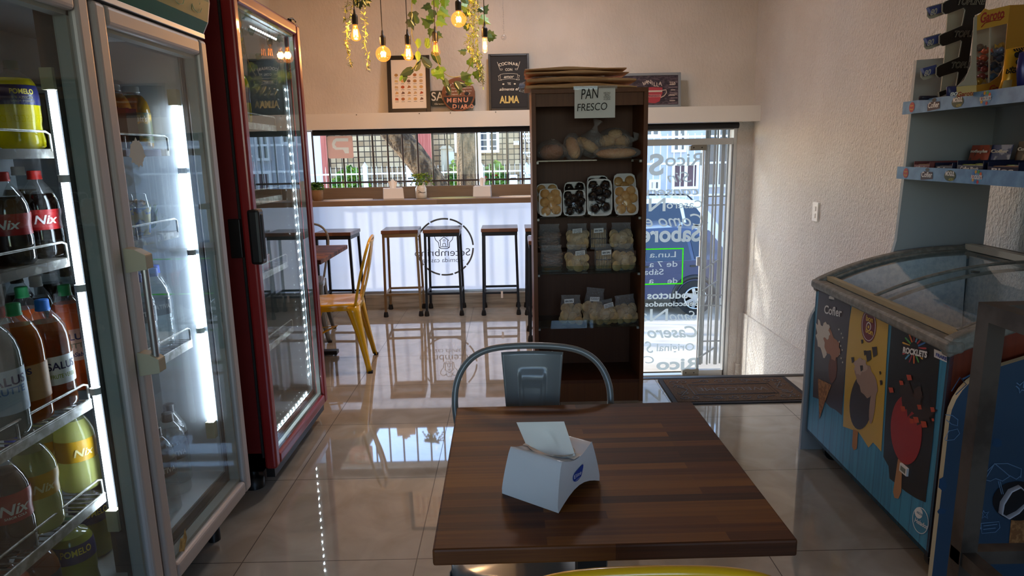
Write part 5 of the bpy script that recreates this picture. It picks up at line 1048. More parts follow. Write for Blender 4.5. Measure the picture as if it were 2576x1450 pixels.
def bottle(lab,x,y,z,Rr,H,liq,cap,bands=(),fill=.8,kind='soda',grp=None,capr=.0155,texts=(),rot=0,clear=PET,name='drink_bottle'):
    t=thing(name,lab,'bottle',(x,y,z),0,grp); n=26
    if kind=='soda': pr=[(.0,.012),(.55,.0),(.86,.004),(.97,.035),(1,.08),(1,.30),(.95,.36),(.94,.44),(1,.52),(1,.58),(.95,.66),(.80,.74),(.58,.82),(.38,.875),(.30,.90),(.29,.93)]
    elif kind=='round': pr=[(.0,.008),(.8,.0),(.97,.02),(1,.06),(1,.60),(.97,.68),(.86,.76),(.66,.83),(.44,.88),(.32,.905),(.30,.93)]
    elif kind=='wave': pr=[(0,.01),(.8,0),(1,.03),(1.03,.10),(.97,.20),(.95,.28),(1,.36),(1,.55),(.98,.64),(.92,.74),(.76,.81),(.5,.85),(.34,.875),(.33,.92)]
    else: pr=[(.0,.008),(.8,.0),(.97,.02),(1,.05),(.97,.1),(1,.16),(.97,.22),(1,.28),(.97,.34),(1,.42),(1,.58),(.97,.66),(.84,.75),(.62,.83),(.42,.88),(.31,.905),(.30,.93)]
    def rad(q):
        for (r0,h0),(r1,h1) in zip(pr[1:],pr[2:]):
            if h0<=q<=h1: return r0+(r1-r0)*(q-h0)/max(1e-6,h1-h0)
        return .3
    lo=[p for p in pr if p[1]<fill]+[(rad(fill),fill)]; hi=[(rad(fill),fill)]+[p for p in pr if p[1]>fill]
    capf=(.0155/Rr)
    hi=[(max(r,capf*.9) if h>.86 else r,h) for r,h in hi]
    b=MB(); b.lathe([(r*Rr,h*H) for r,h in lo],liq,(0,0,0),n,cap=False)
    if liq is not WAT: b.lathe([(rad(fill)*Rr*.99,fill*H),(0,fill*H)],liq,(0,0,0),n,cap=False)
    b.lathe([(r*Rr,h*H) for r,h in hi],clear,(0,0,0),n,cap=False); b.build('bottle_body',t,world=False)
    b=MB(); cr=capr; b.lathe([(cr*1.05,.90*H),(cr*1.08,.915*H),(cr,.918*H),(cr,.99*H),(cr*.9,H),(0,H)],cap,(0,0,0),28,wob=lambda a,q:.02*(1 if int(a*14/PI*2)%2 else -1)); b.build('bottle_cap',t,world=False)
    ph=math.atan2(-y,-x)+rot
    for (h0,h1,m) in bands:
        b=MB(); k=[h0+(h1-h0)*i/6 for i in range(7)]; b.lathe([(rad(q)*Rr+.0008,q*H) for q in k],m,(0,0,0),n,cap=False)
        for (s,hq,size,w,tm,dphi,sh) in texts:
            if not (h0<=hq<=h1): continue
            rr_=rad(hq)*Rr+.0014
            b.text(s,None,None,None,size,tm,.02,sh,'c',0,w,fn=lambda a,c:((rad(hq+c/H)*Rr+.0016)*cos(ph+dphi+a/rr_),(rad(hq+c/H)*Rr+.0016)*sin(ph+dphi+a/rr_),hq*H+c))
        b.build('bottle_label',t,world=False)
    return t
def at(x,y,z): p=P(x,y,Z=z); return p.x,p.y,z
def B(lab,px_,py,z,Rr,H,liq,cap,X=None,**k):
    if X is None: p=P(px_,py,Z=z)
    else: p=P(px_,py,X=X)
    return bottle(lab,p.x,p.y,z+.0005,Rr,H,liq,cap,**k)
# left compartment, top shelf
z=ZLs[0]
POMT=[('POMELO',.62,.016,.05,TYE,.3,0),('0 % AZUCAR',.565,.008,.045,TGR,.3,0),('SABOR POMELO',.53,.006,.05,TGR,.3,0)]
B('yellow grapefruit soda bottle with navy label on the top left fridge shelf',48,300,z,.047,.205,POM,CDG,X=-1.17,bands=[(.50,.72,LNAV)],fill=.80,kind='wave',texts=POMT)
p=P(128,300,X=-1.25); t=thing('milk_carton','brown drink carton with white lid at the right end of top left shelf','carton',(p.x,p.y,z+.0005),.5); b=MB(); b.box((-.034,-.034,0),(.034,.034,.15),M('carton_brown','#4e443c',.5)); b.build('carton_body',t,bev=.004,world=False); b=MB(); b.lathe([(.030,.15),(.031,.165),(.0,.165)],CW,(0,0,0),18); b.build('lid',t,world=False); b=MB(); b.add([(-.0345,-.02,.02),(-.0345,.02,.02),(-.0345,.02,.045),(-.0345,-.02,.045)],[(0,1,2,3)],LWHT); b.build('printed_label',t,world=False)
# second shelf: cola
z=ZLs[1]; NIX=[('Nix',.40,.030,.052,TW,.25,.25)]
B('dark cola bottle with red cap, right one of the front pair',103,550,z,.045,.215,COLA,CR_,X=-1.175,bands=[(.33,.56,LRED)],fill=.74,kind='soda',texts=NIX)
B('dark cola bottle with red cap, cut by the left picture edge',22,560,z,.045,.215,COLA,CR_,X=-1.165,bands=[(.33,.56,LRED)],fill=.74,kind='soda',texts=[('Nix',.40,.030,.052,TW,-.1,.25)])
B('dark cola bottle with white cap behind the red-capped pair',66,560,z,.045,.225,COLA,CW,X=-1.29,bands=[(.33,.56,LRED)],fill=.74,kind='soda')
p=P(188,590,X=-1.22); b=MB(); b.ball((p.x,p.y,z+.028),(.03,.028,.028),M('wrap_paper','#c08a5c',.7,noise=(40,'#d9c1a0',.4,.6)),12,.08,3); tag(b.build('wrapped_sandwich'),'small paper-wrapped item beside the cola bottles','package')
# third shelf: flavoured waters
z=ZLs[2]
SAL=[('SALUS',.50,.024,.075,TNV,.0,0),('FRUTTE',.42,.019,.07,TGR,.0,0),('DobleSabor',.34,.016,.075,TNV,.0,.2)]
B('orange flavoured drink bottle with green cap beside the fridge light',183,870,z,.047,.285,ORA,CG,X=-1.185,bands=[(.30,.60,translu('label_peach','#e7b9a0',.3,True))],fill=.83,kind='round',texts=SAL)
B('amber drink bottle with blue cap and white fruit label',125,890,z,.047,.275,AMBR,CB,X=-1.15,bands=[(.24,.50,LWHT)],fill=.80,kind='round',texts=[('SALUS',.38,.026,.07,TNV,.5,0),('FRUTE VERDE',.30,.014,.06,M('text_olive','#8a9a2c',.5),.5,0)])
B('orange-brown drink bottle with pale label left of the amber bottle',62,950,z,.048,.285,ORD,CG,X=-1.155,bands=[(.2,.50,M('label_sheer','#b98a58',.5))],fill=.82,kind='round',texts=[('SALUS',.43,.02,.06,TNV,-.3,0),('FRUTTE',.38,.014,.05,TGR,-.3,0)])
B('clear lime-coloured drink bottle nearest the left picture edge',10,1040,z,.050,.285,LIME,CG,X=-1.15,bands=[(.20,.55,M('label_pale_blue','#b5c4cf',.5))],fill=.85,kind='round',texts=[('SALUS',.43,.028,.085,TNV,.3,0),('FRUTTE',.36,.022,.075,M('text_blue','#5b7fae',.5),.3,0)])
B('orange drink bottle with green cap in the second row',78,880,z,.047,.285,ORA,CG,X=-1.285,fill=.80,kind='round')
for i,(px_,X,c_,lq,h_,lab) in enumerate(((36,-1.29,CG,LIME,.28,'bottle with green cap in the second row by the left picture edge'),(112,-1.34,CW,COLA,.29,'dark bottle with white cap in the third row of the middle shelf'),(148,-1.42,CK,COLA,.30,'dark bottle with black cap at the back centre of middle shelf'),(190,-1.36,CK,COLA,.29,'dark bottle with black cap at the back right of middle shelf'),(196,-1.47,CDB,WAT,.31,'water bottle with navy cap at the back right of middle shelf'),(170,-1.29,CW,COLA,.262,'dark bottle with white cap behind the orange drink'),(188,-1.255,CR_,ORA,.255,'orange bottle with red cap behind the green-capped orange drink'),(66,-1.40,CK,COLA,.30,'dark bottle with black cap at the back left of middle shelf'))):
    p=P(px_,850,X=X); bottle(lab,p.x,min(p.y,Ym-.07) if X>-1.3 else p.y,z+.0005,.040,h_,lq,c_,fill=.8,kind='round')
# fourth shelf: lemonades and cola
z=ZLs[3]; LN=[('Nix',.42,.03,.05,M('text_pale_gold','#e6d9a0',.5),.35,.25)]
B('bright lemonade bottle with yellow label beside the fridge light',192,1130,z,.049,.245,LEM,CW,X=-1.18,bands=[(.36,.60,LYEL)],fill=.80,kind='soda',texts=LN)
B('shaded lemonade bottle with yellow label in the second row',118,1130,z,.048,.245,LEMD,CW,X=-1.255,bands=[(.36,.60,LYEL)],fill=.80,kind='soda',texts=LN)
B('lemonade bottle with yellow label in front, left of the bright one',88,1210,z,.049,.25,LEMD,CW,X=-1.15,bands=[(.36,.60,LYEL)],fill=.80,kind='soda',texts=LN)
B('cola bottle with red label beside the front lemonade',18,1260,z,.047,.24,COLA,CR_,X=-1.15,bands=[(.34,.62,LRED)],fill=.80,kind='soda',texts=[('Nix',.42,.036,.062,TW,.25,.25),('SABOR COLA',.38,.008,.045,TW,.25,0)])
p=P(243,1130,X=-1.30); p.y=min(p.y,1.645); bottle('small water bottle with navy cap at the back right of the lemonade shelf',p.x,p.y,z+.0005,.034,.17,WAT,CDB,fill=.8,kind='round')
# bottom: pomelo and dark cola
z=.2425
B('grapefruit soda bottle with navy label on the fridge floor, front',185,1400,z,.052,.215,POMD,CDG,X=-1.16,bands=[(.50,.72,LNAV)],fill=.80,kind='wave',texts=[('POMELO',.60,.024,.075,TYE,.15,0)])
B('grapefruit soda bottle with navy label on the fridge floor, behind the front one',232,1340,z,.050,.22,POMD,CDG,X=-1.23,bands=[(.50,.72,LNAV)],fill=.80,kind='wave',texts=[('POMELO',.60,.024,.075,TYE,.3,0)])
B('large dark cola bottle with brown label on the fridge floor by the mullion',292,1380,z,.050,.25,COLA,CK,X=-1.22,bands=[(.35,.62,LBRN)],fill=.85,kind='soda',texts=[('Nix',.42,.036,.06,TW,.4,.25)])
B('brown flavoured drink bottle on the fridge floor at the lower left',90,1440,z,.05,.235,AMBR,CK,X=-1.165,bands=[(.35,.62,LBLK)],fill=.85,kind='round',texts=[('MANDARINA',.45,.018,.08,TW,.2,0)])
B('orange drink bottle on the fridge floor at the left picture edge',10,1445,z,.05,.25,ORA,CK,X=-1.16,fill=.85,kind='round')
# right compartment
z=ZRs[0]; JT=[("Watt's",.44,.024,.05,M('text_cream','#e0d8c8',.5),.2,.2)]
LJ=M('label_juice','#4c5a3c',.45,noise=(26,'#c9a03a',.5,.62))
for px_,X,lab in ((298,-1.21,'juice bottle with white lid partly behind the fridge door frame'),(342,-1.20,'juice bottle with white lid, middle of the three'),(380,-1.19,'juice bottle with white lid nearest the fridge light'),(325,-1.33,'juice bottle with white lid in the second row'),(398,-1.33,'red-labelled juice bottle with white lid at the back right')):
    p=P(px_,330,X=X); p.y=min(p.y,2.235); bottle(lab,p.x,p.y,z+.0005,.044,.195,JUI,CW,bands=[(.10,.58,LJ if X>-1.3 else M('label_juice_red','#9a4a3a',.5))],fill=.86,kind='round',capr=.020,texts=JT,name='juice_bottle')
for i,px_ in enumerate((288,314,332)):
    p=P(px_,340,X=-1.145); t=thing('milk_carton','chocolate drink carton, '+('left one partly behind the door frame','middle one of three in front of the juices','right one of three in front of the juices')[i],'carton',(p.x,p.y,z+.0005),R(-52)); b=MB(); b.box((-.020,-.016,0),(.020,.016,.118),M('carton_choc','#3d2620',.45)); b.box((-.0205,-.017,0),(-.0195,.017,.118),M('carton_tan','#b98a4c',.5)); b.build('carton_body',t,world=False)
    b=MB(); b.add([(-.004,-.0165,.0),(.016,-.0165,.0),(.012,-.0165,.10),(.006,-.0165,.10)],[(0,1,2,3)],M('milk_splash','#cfc6bc',.6)); b.text('Colet',(-.017,-.0168,.072),(1,0,0),(0,0,1),.017,TW,.02,0,'l',0,.034); b.build('printed_label',t,world=False)
    b=MB(); b.tube([(.012,-.018,.01),(.012,-.018,.10)],.002,CW,6); b.build('straw',t,world=False)
b=MB(); p=P(410,385,X=SX1+.004); b.box((SX1+.004,1.99,z-.022),(SX1+.006,2.19,z-.002),M('price_strip','#a9b4d8',.4)); tag(b.build('price_strip'),'pale blue plastic price strip clipped to the upper right fridge shelf','price strip')
z=ZRs[1]
for k,(px_,X,lab) in enumerate(((352,-1.17,'yogurt cup with cereal topping lid on the right fridge shelf'),(318,-1.20,'yogurt cup with cereal topping half hidden by the door handle'))):
    p=P(px_,560,X=X); t=thing('yogurt_cup',lab,'yogurt cup',(p.x,p.y,z+.0005),R(-50)); b=MB(); b.lathe([(.027,0),(.034,.075),(.036,.078),(.036,.085)],M('cup_yellow','#d9c86a',.4,noise=(28,'#3a6ab0',.48,.56)),(0,0,0),24); b.text('Conaprole',(-.022,-.0345,.05),(1,0,0),(0,0,1),.010,M('text_blue2','#2a3a8a',.5),.02,0,'l',0,.04); b.text('Mix',(-.014,-.033,.025),(1,0,0),(0,0,1),.02,MATS['text_blue2'],.02,.2,'l',0,.03); b.build('cup',t,world=False)
    b=MB(); b.lathe([(.033,.085),(.028,.125),(.027,.13),(0,.13)],PET,(0,0,0),24); b.build('topping_lid',t,world=False); b=MB(); leafball(b,(0,0,.10),(.022,.022,.012),50,.016,[M('cereal','#b98a45',.8)],random.Random(k)); b.build('cereal',t,world=False)
p=P(420,600,X=-1.2); t=thing('lettuce_bag','bag of green lettuce lying on the right fridge shelf','vegetables',(p.x,p.y,z)); b=MB(); rng=random.Random(6)
for k in range(26): ivy_leaf(b,(p.x+rng.uniform(-.06,.05),p.y+rng.uniform(-.07,.07),z+.012+rng.uniform(0,.03)),.06,rng.uniform(0,6),rng.uniform(-.3,.4),rng.uniform(-.6,.6),rng.choice([M('lettuce_a','#7fa05a',.6),M('lettuce_b','#b9c78a',.6)]),1)
b.v=[Vector((v.x,min(max(v.y,1.78),2.2),max(v.z,z+.002))) for v in b.v]; b.build('lettuce',t); b=MB(); b.ball((p.x,p.y,z+.036),(.08,.10,.034),BAG,16,.06,2); b.v=[Vector((v.x,min(v.y,2.24),max(v.z,z+.001))) for v in b.v]; b.build('plastic_bag',t)
z=ZRs[2]; NAT=[('NATIVA',.50,.020,.062,TW,.3,0)]; LB2=M('label_slate','#39424a',.4)
for px_,X,c_,lab in ((433,-1.19,CDB,'water bottle with blue cap nearest the fridge light'),(398,-1.165,CDB,'water bottle with blue cap just right of the door handle'),(356,-1.16,CDB,'water bottle half hidden behind the silver door handle'),(388,-1.30,CDB,'water bottle with blue cap in the second row')):
    p=P(px_,800,X=X); p.y=min(p.y,2.235); bottle(lab,p.x,p.y,z+.0005,.043,.26,WAT,c_,bands=[(.42,.60,LB2)],fill=.78,kind='water',texts=NAT,name='water_bottle')
z=.2425
for px_,X,lab in ((492,-1.20,'large water bottle with black cap on the fridge floor, rightmost'),(440,-1.165,'large water bottle with black cap on the fridge floor, middle'),(405,-1.14,'large water bottle on fridge floor half behind the door frame')):
    p=P(px_,1200,X=X); p.y=min(p.y,2.235); bottle(lab,p.x,p.y,z+.0005,.050,.285,WAT,CK,bands=[(.46,.64,LBLK)],fill=.80,kind='water',texts=[('NATIVA',.51,.024,.075,TW,.25,0)],name='water_bottle',capr=.018)
# ================================================================ RED FRIDGE
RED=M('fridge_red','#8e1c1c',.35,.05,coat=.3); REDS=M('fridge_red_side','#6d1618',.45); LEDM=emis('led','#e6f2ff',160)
rf=thing('red_fridge','tall red single-door drinks fridge with LED strip beside the silver fridge','fridge',(-1.33,3.0,0)); A0,A1=2.60,3.40; XF=-1.04
b=MB(); b.box((-1.70,A0,.09),(-1.66,A1,1.985),REDS); b.box((-1.70,A0,.09),(XF,A0+.035,1.985),REDS); b.box((-1.70,A1-.035,.09),(XF,A1,1.985),REDS); b.box((-1.70,A0,.09),(XF,A1,.17),REDS); b.box((-1.70,A0,1.93),(XF,A1,1.985),REDS); b.build('body',rf)
RIN=M('red_fridge_liner','#8b8f92',.25); b=MB(); b.box((-1.66,A0+.035,.17),(-1.654,A1-.035,1.93),RIN); b.box((-1.655,A0+.035,.17),(XF-.005,A0+.04,1.93),RIN); b.box((-1.655,A1-.041,.17),(XF-.005,A1-.035,1.93),RIN); b.box((-1.655,A0+.04,.17),(XF-.005,A1-.04,.176),RIN); b.box((-1.655,A0+.04,1.924),(XF-.005,A1-.04,1.93),RIN); b.build('liner',rf)
RGL=glass('red_fridge_glass',(.90,.93,.92),1.52)
dd=fdoor(A0-.005,A1,.10,1.975,.05,RED,rf,-1.03,-.98,RGL)
b=MB(); b.box((-1.005,A0-.012,.955),(-.958,A0+.05,1.17),BLACK); hd=b.build('handle',dd,bev=.012); b=MB(); b.box((-.966,A0+.008,.975),(-.954,A0+.03,1.15),M('handle_recess','#050506',.6)); b.build('recess',hd,bev=.004)
b=MB(); b.box((-1.075,A0-.018,.985),(-1.03,A0+.002,1.135),BLACK); b.build('latch',rf,bev=.003)
for yy in (A0+.05,A1-.06):
    b=MB(); b.lathe([(.04,0),(.04,.045),(.02,.05),(.02,.09)],BLACK,(-1.10,yy,0),16); b.build('foot',rf)
b=MB(); b.box((-1.035,A0+.02,.055),(-1.0,A1-.02,.092),BLACK); b.build('kick_rail',rf)
b=MB(); b.box((-1.02,A1-.10,1.975),(-.985,A1-.05,1.987),BLACK); b.tube([(-1.0,A1-.1,1.987),(-.99,A1-.07,1.995),(-.985,A1-.04,1.985)],.004,BLACK,6); b.build('hinge',rf)
# LED strips inside
def led(ya,za,yb,zb,n,x=XF-.02):
    b=MB(); b.tube([(x,ya,za),(x,yb,zb)],.006,M('led_base','#c9cdd0',.4),6); s=b.build('led_strip',rf); b=MB()
    for i in range(n):
        q=(i+.5)/n; b.ball((x+.006,ya+(yb-ya)*q,za+(zb-za)*q),.0042,LEDM,6)
    b.build('led',s)
led(A1-.06,.24,A1-.06,1.70,34); led(A0+.35,1.895,A1-.12,1.895,12); led(A0+.12,.185,A1-.10,.185,14)
b=MB(); b.box((XF-.03,A1-.052,.2),(XF-.012,A1-.045,1.8),STEEL); b.build('led_reflector',rf)
ZR=[1.515,1.19,.86,.53]
for z in ZR: wshelf(A0+.05,A1-.085,z,False,parent=rf,rail=.03)
rng=random.Random(21)
def rrow(z,ys,X,Rr,H,liq,cap,bands,texts,lab):
    r0=None
    for i,yy in enumerate(ys):
        l=lab+(' nearest the camera',' second from the near end',' third from the near end',' at the far end')[i]
        if r0 is None: r0=bottle(l,X,yy,z+.0005,Rr,H,liq,cap,bands=bands,fill=.82,kind='soda',texts=texts)
        else: dup(r0,(X,yy,z+.0005),0,l)
rrow(ZR[0],(2.72,2.84,2.96,3.08),-1.17,.042,.25,POM,CDG,[(.34,.6,LNAV)],POMT,'yellow soda bottle on the top shelf of red fridge,')
rrow(ZR[1],(2.72,2.84,2.96,3.08),-1.18,.042,.26,COLA,CR_,[(.34,.6,LRED)],[],'cola bottle on the second shelf of red fridge,')
rrow(ZR[2],(2.72,2.84,2.96),-1.20,.040,.26,WAT,CG,[(.4,.6,M('label_green','#2f8a3f',.4))],[],'clear soda bottle on the third shelf of red fridge,')
b=MB(); p=P(668,503,X=-1.15); b.box((-1.155,2.80,ZR[2]+.0),(-1.152,3.15,ZR[2]+.0),MATS['label_green'])
t=thing('can_pack','green pack of soda cans in front on third shelf of red fridge','can pack',(-1.14,2.90,ZR[2])); b=MB(); b.box((-1.165,2.86,ZR[2]+.0005),(-1.12,2.98,ZR[2]+.065),MATS['label_green']); b.build('wrap',t); b=MB(); b.text('Sprite',(-1.1185,2.865,ZR[2]+.022),(0,1,0),(0,0,1),.035,TW,.02,.2,'l',0,.10); b.build('lettering',t)
t=thing('can_pack','red pack of soda cans on the third shelf of red fridge','can pack',(-1.14,3.06,ZR[2])); b=MB(); b.box((-1.165,3.0,ZR[2]+.0005),(-1.12,3.12,ZR[2]+.065),LRED); b.build('wrap',t)
rrow(ZR[3],(2.72,2.84,2.96),-1.19,.04,.24,WAT,CDB,[(.4,.58,LB2)],[],'clear bottle on the lowest rack of red fridge,')
# ================================================================ ICE CREAM FREEZER
FA=R(-2.58); fz_=thing('ice_cream_freezer','blue plank-pattern ice cream freezer with sliding glass top','freezer',(1.301,2.383,0),FA)
FM=wmat(fz_); FI=FM.inverted(); HL=.488; DPT=.66
def PF(x,y,off=0.0):
    d=RT*(x-1288)+UP*(725-y)+FW*F; o=FI@Vector((0,0,CZ)); dd_=FI.to_3x3()@d; t=(off-o.x)/dd_.x; q=o+dd_*t; return q.y,q.z
def c6(x,y): return x/1.9334+1990,y/1.9334+700
def planks(name,c1,c2,c3,w):
    m,nt,N,L=base(name); bs=N['Principled BSDF']; bs.inputs['Roughness'].default_value=.35; tc=N.new('ShaderNodeTexCoord'); mp=N.new('ShaderNodeMapping'); mp.inputs['Rotation'].default_value=(R(90),0,R(90)); 
    sp=N.new('ShaderNodeSeparateXYZ'); L.new(tc.outputs['Object'],sp.inputs[0]); cb=N.new('ShaderNodeCombineXYZ'); L.new(sp.outputs[1],cb.inputs[0]); L.new(sp.outputs[2],cb.inputs[1])
    br=N.new('ShaderNodeTexBrick'); br.offset=0; br.inputs['Scale'].default_value=1; br.inputs['Brick Width'].default_value=w; br.inputs['Row Height'].default_value=5; br.inputs['Mortar Size'].default_value=.0012
    for k,c in (('Color1',c1),('Color2',c2),('Mortar',c3)): br.inputs[k].default_value=(*lin(c),1)
    L.new(cb.outputs[0],br.inputs['Vector'])
    n=N.new('ShaderNodeTexNoise'); n.inputs['Scale'].default_value=1; n.inputs['Detail'].default_value=5; s2=N.new('ShaderNodeMapping'); s2.inputs['Scale'].default_value=(60,60,3); L.new(tc.outputs['Object'],s2.inputs[0]); L.new(s2.outputs[0],n.inputs['Vector'])
    r=N.new('ShaderNodeValToRGB'); r.color_ramp.elements[0].color=(.72,.74,.78,1); r.color_ramp.elements[1].color=(1,1,1,1); r.color_ramp.elements[0].position=.35; r.color_ramp.elements[1].position=.6; L.new(n.outputs['Fac'],r.inputs[0])
    mx=N.new('ShaderNodeMix'); mx.data_type='RGBA'; mx.blend_type='MULTIPLY'; mx.inputs[0].default_value=1; L.new(br.outputs['Color'],mx.inputs[6]); L.new(r.outputs[0],mx.inputs[7]); L.new(mx.outputs[2],bs.inputs['Base Color']); return m
BPL=planks('blue_planks','#3f93b5','#3a8bae','#245a74',.062); RBR=planks('redbrown_planks','#7a3420','#6d2e1c','#3a180f',.062)
def zrim(x): # arched top profile of the cabinet ends
    t=min(1,max(0,x/DPT)); return .795+.14*(1-(1-t)**2.4)
b=MB(); PZ=.775
b.box((0,-HL,.10),(.012,HL,PZ),BPL); b.build('front_panel',fz_,world=False)
b=MB(); pe=[(.0,.10),(DPT,.10)]+[(DPT*i/12,zrim(DPT*i/12)-.03) for i in range(12,-1,-1)]
for y in (-HL,HL-.012): b.prism(pe,lambda a,c,d:(a,d,c),y,y+.012,RBR if y<0 else BPL)
b.box((DPT-.012,-HL,.10),(DPT,HL,.90),BPL); b.box((0,-HL,.10),(DPT,HL,.115),BLACK); b.build('body',fz_,world=False)
FROST=M('frost','#eef4f8',.7,bump=(90,.7,.008),noise=(55,'#d3dfe8',.42,.62)); b=MB(); i0=.05
b.box((i0,-HL+i0,.30),(i0+.01,HL-i0,.79),FROST); b.box((DPT-.06,-HL+i0,.30),(DPT-.05,HL-i0,.90),FROST)
for y in (-HL+i0,HL-i0-.01): b.prism([(i0,.30),(DPT-.05,.30)]+[(i0+(DPT-.1-i0*0)*k/10*.95,zrim(i0+(DPT-.1)*k/10)-.03) for k in range(10,-1,-1)],lambda a,c,d:(a,d,c),y,y+.01,FROST)
b.box((i0,-HL+i0,.47),(DPT-.05,HL-i0,.48),FROST); b.build('tub',fz_,world=False)
RIMM=M('rim_grey','#85827a',.45,noise=(45,'#726f68',.42,.55)); CRM=M('cream_strip','#b3a584',.5)
b=MB(); xs=[DPT*k/14 for k in range(15)]
for sy in (-1,1): 
    yy=sy*(HL-.005); pts=[(x,zrim(x)) for x in xs]
    vs=[]
    for x,z in pts: vs+=[(x-.015,yy-.035,z-.045),(x-.015,yy+.025,z-.045) if sy>0 else (x-.015,yy+.035,z-.045),(x-.015,yy+.025 if sy>0 else yy+.035,z+.008),(x-.015,yy-.035 if sy>0 else yy-.025,z+.008)]
    vs=[]
    lo,hi=(yy-.03,yy+.02) if sy>0 else (yy-.02,yy+.03)
    for x,z in pts: vs+=[(x-.012,lo,z-.05),(x-.012,hi,z-.05),(x-.012,hi,z+.006),(x-.012,lo,z+.006)]
    n=len(pts); fs=[(i*4+j,i*4+(j+1)%4,(i+1)*4+(j+1)%4,(i+1)*4+j) for i in range(n-1) for j in range(4)]+[(3,2,1,0),(n*4-4,n*4-3,n*4-2,n*4-1)]
    b.add(vs,fs,RIMM)
b.box((-.022,-HL-.022,.762),(.032,HL+.015,.800),RIMM); b.box((DPT-.03,-HL,.90),(DPT+.02,HL,.945),RIMM); b.build('rim',fz_,world=False,bev=.014,seg=4)
b=MB(); b.box((.028,-HL+.03,.80),(.052,HL-.03,.818),CRM); b.build('slide_track',fz_,world=False); b=MB(); b.box((DPT-.07,-HL+.03,.925),(DPT-.04,HL-.03,.95),M('pale_track','#c9c6ba',.4)); b.build('rear_track',fz_,world=False)
LIDG=glass('lid_glass',(.86,.92,.94),1.9,.0)
def lid(nm,ya,yb,dz):
    b=MB(); K=16; f=lambda k:(.04+(DPT-.09)*k/K)
    vs=[];
    for k in range(K+1): x=f(k); z=zrim(x)+dz; vs+=[(x,ya,z),(x,yb,z)]
    b.add(vs,[(2*k,2*k+2,2*k+3,2*k+1) for k in range(K)],LIDG,True); g=b.build(nm,fz_,world=False)
    for y in (ya,yb): b=MB(); b.tube([(f(k),y,zrim(f(k))+dz) for k in range(K+1)],.010,RIMM,8,flat=.6); b.build('lid_edge',g,world=False)
    b=MB(); b.lathe([(.014,0),(.014,.006),(0,.006)],BLACK,(f(9),ya+.01,zrim(f(9))+dz+.005),12); b.build('lid_stop',g,world=False)
lid('sliding_lid',.0,HL-.04,-.012); lid('sliding_lid',-HL+.04,.06,.002)
b=MB()
for k in range(9): y=-.40+k*.05; b.tube([(.12,y,.70),(.12,y,.50),(.36,y,.50),(.36,y,.70)],.002,CW,5)
for z in (.51,.60,.70): b.tube([(.12,-.42,z),(.36,-.42,z),(.36,.02,z),(.12,.02,z)],.003,CW,5,closed=True)
b.build('wire_basket',fz_,world=False)
for k,(x,y,c_) in enumerate(((.2,-.3,'#c9d3dc'),(.28,-.15,'#3a62a8'),(.18,-.05,'#b8453a'),(.4,.2,'#d8dde2'),(.25,.28,'#aab9c6'))):
    p=FM@Vector((x,y,.4805 if x>.3 or y>.1 else .5035)); b=MB(); b.box((-.05,-.035,0),(.05,.035,.06),M('icecream_pack_%d'%k,c_,.5)); b.v=[Vector((v.x+p.x,v.y+p.y,v.z+p.z)) for v in b.v]
    tag(b.build('ice_cream_pack',bev=.004),('white ice cream pack nearest the front corner in the freezer','blue ice cream pack in the freezer basket','red ice cream pack in the freezer basket','white ice cream pack on the freezer floor at the back','pale blue ice cream pack on the freezer floor')[k],'ice cream pack','ice cream packs in the freezer')
for y in (-.40,.41):
    b=MB(); b.tube([(.09,y-.012,.042),(.09,y+.012,.042)],.042,BLACK,18); w=b.build('caster',fz_,world=False); b=MB(); b.prism([(.05,.05),(.13,.10),(.06,.10),(.04,.10)],lambda a,c,d:(a,d,c),y-.018,y-.014,STEEL); b.prism([(.05,.05),(.13,.10),(.04,.10)],lambda a,c,d:(a,d,c),y+.014,y+.018,STEEL); b.build('fork',w,world=False)
# posters printed on the front
def poly6(b,pts,m,off=-.001):
    vs=[]
    for x,y in pts: yy,z=PF(*c6(x,y)); vs.append((off,yy,z))
    b.add(vs,[tuple(range(len(vs)))],m)
def ell(cx,cy,rx,ry,n=26,rot=0,jag=0,seed=0):
    rng=random.Random(seed); return [(cx+(rx*cos(t)*cos(R(rot))-ry*sin(t)*sin(R(rot)))*(q:=1+rng.uniform(-jag,jag)),cy+(rx*cos(t)*sin(R(rot))+ry*sin(t)*cos(R(rot)))*q) for t in [2*PI*i/n for i in range(n)]]
def txt6(b,s,x,y,xr,hpx,m,bold=.01,off=-.003,sh=0):
    """lettering on the front panel between two pixel points of its baseline"""
    y0,z0=PF(*c6(x,y),off); y1,z1=PF(*c6(*xr),off); h=PF(*c6(x,y-hpx),off)[1]-z0
    b.text(s,(off,y0,z0),(0,y1-y0,z1-z0),(0,0,1),h,m,bold,sh,'l',0,abs(y1-y0))
CHB=M('poster_brown','#37272a',.35); YEL=M('poster_yellow','#c9a53c',.35); PBK=M('poster_black','#141318',.35); CRE=M('poster_cream2','#d8cfc0',.5); CAR=M('poster_caramel','#a8745a',.5); WAF=M('poster_waffle','#b07b48',.5,noise=(60,'#8a5a30',.45,.55)); DCH=M('poster_choc','#2b1812',.4); STI=M('poster_stick','#b5835a',.5); BEI=M('poster_beige','#9d8274',.5); PRD=M('poster_red','#9c2428',.4); PRO=M('poster_orange','#b8452c',.5); PWH=M('poster_white','#e6e4e0',.5); MAR=M('poster_maroon','#6e1a2a',.4)
b=MB(); poly6(b,[(138,45),(294,108),(278,300),(262,480),(248,668),(215,640),(190,628),(165,600),(107,578),(115,330)],CHB)
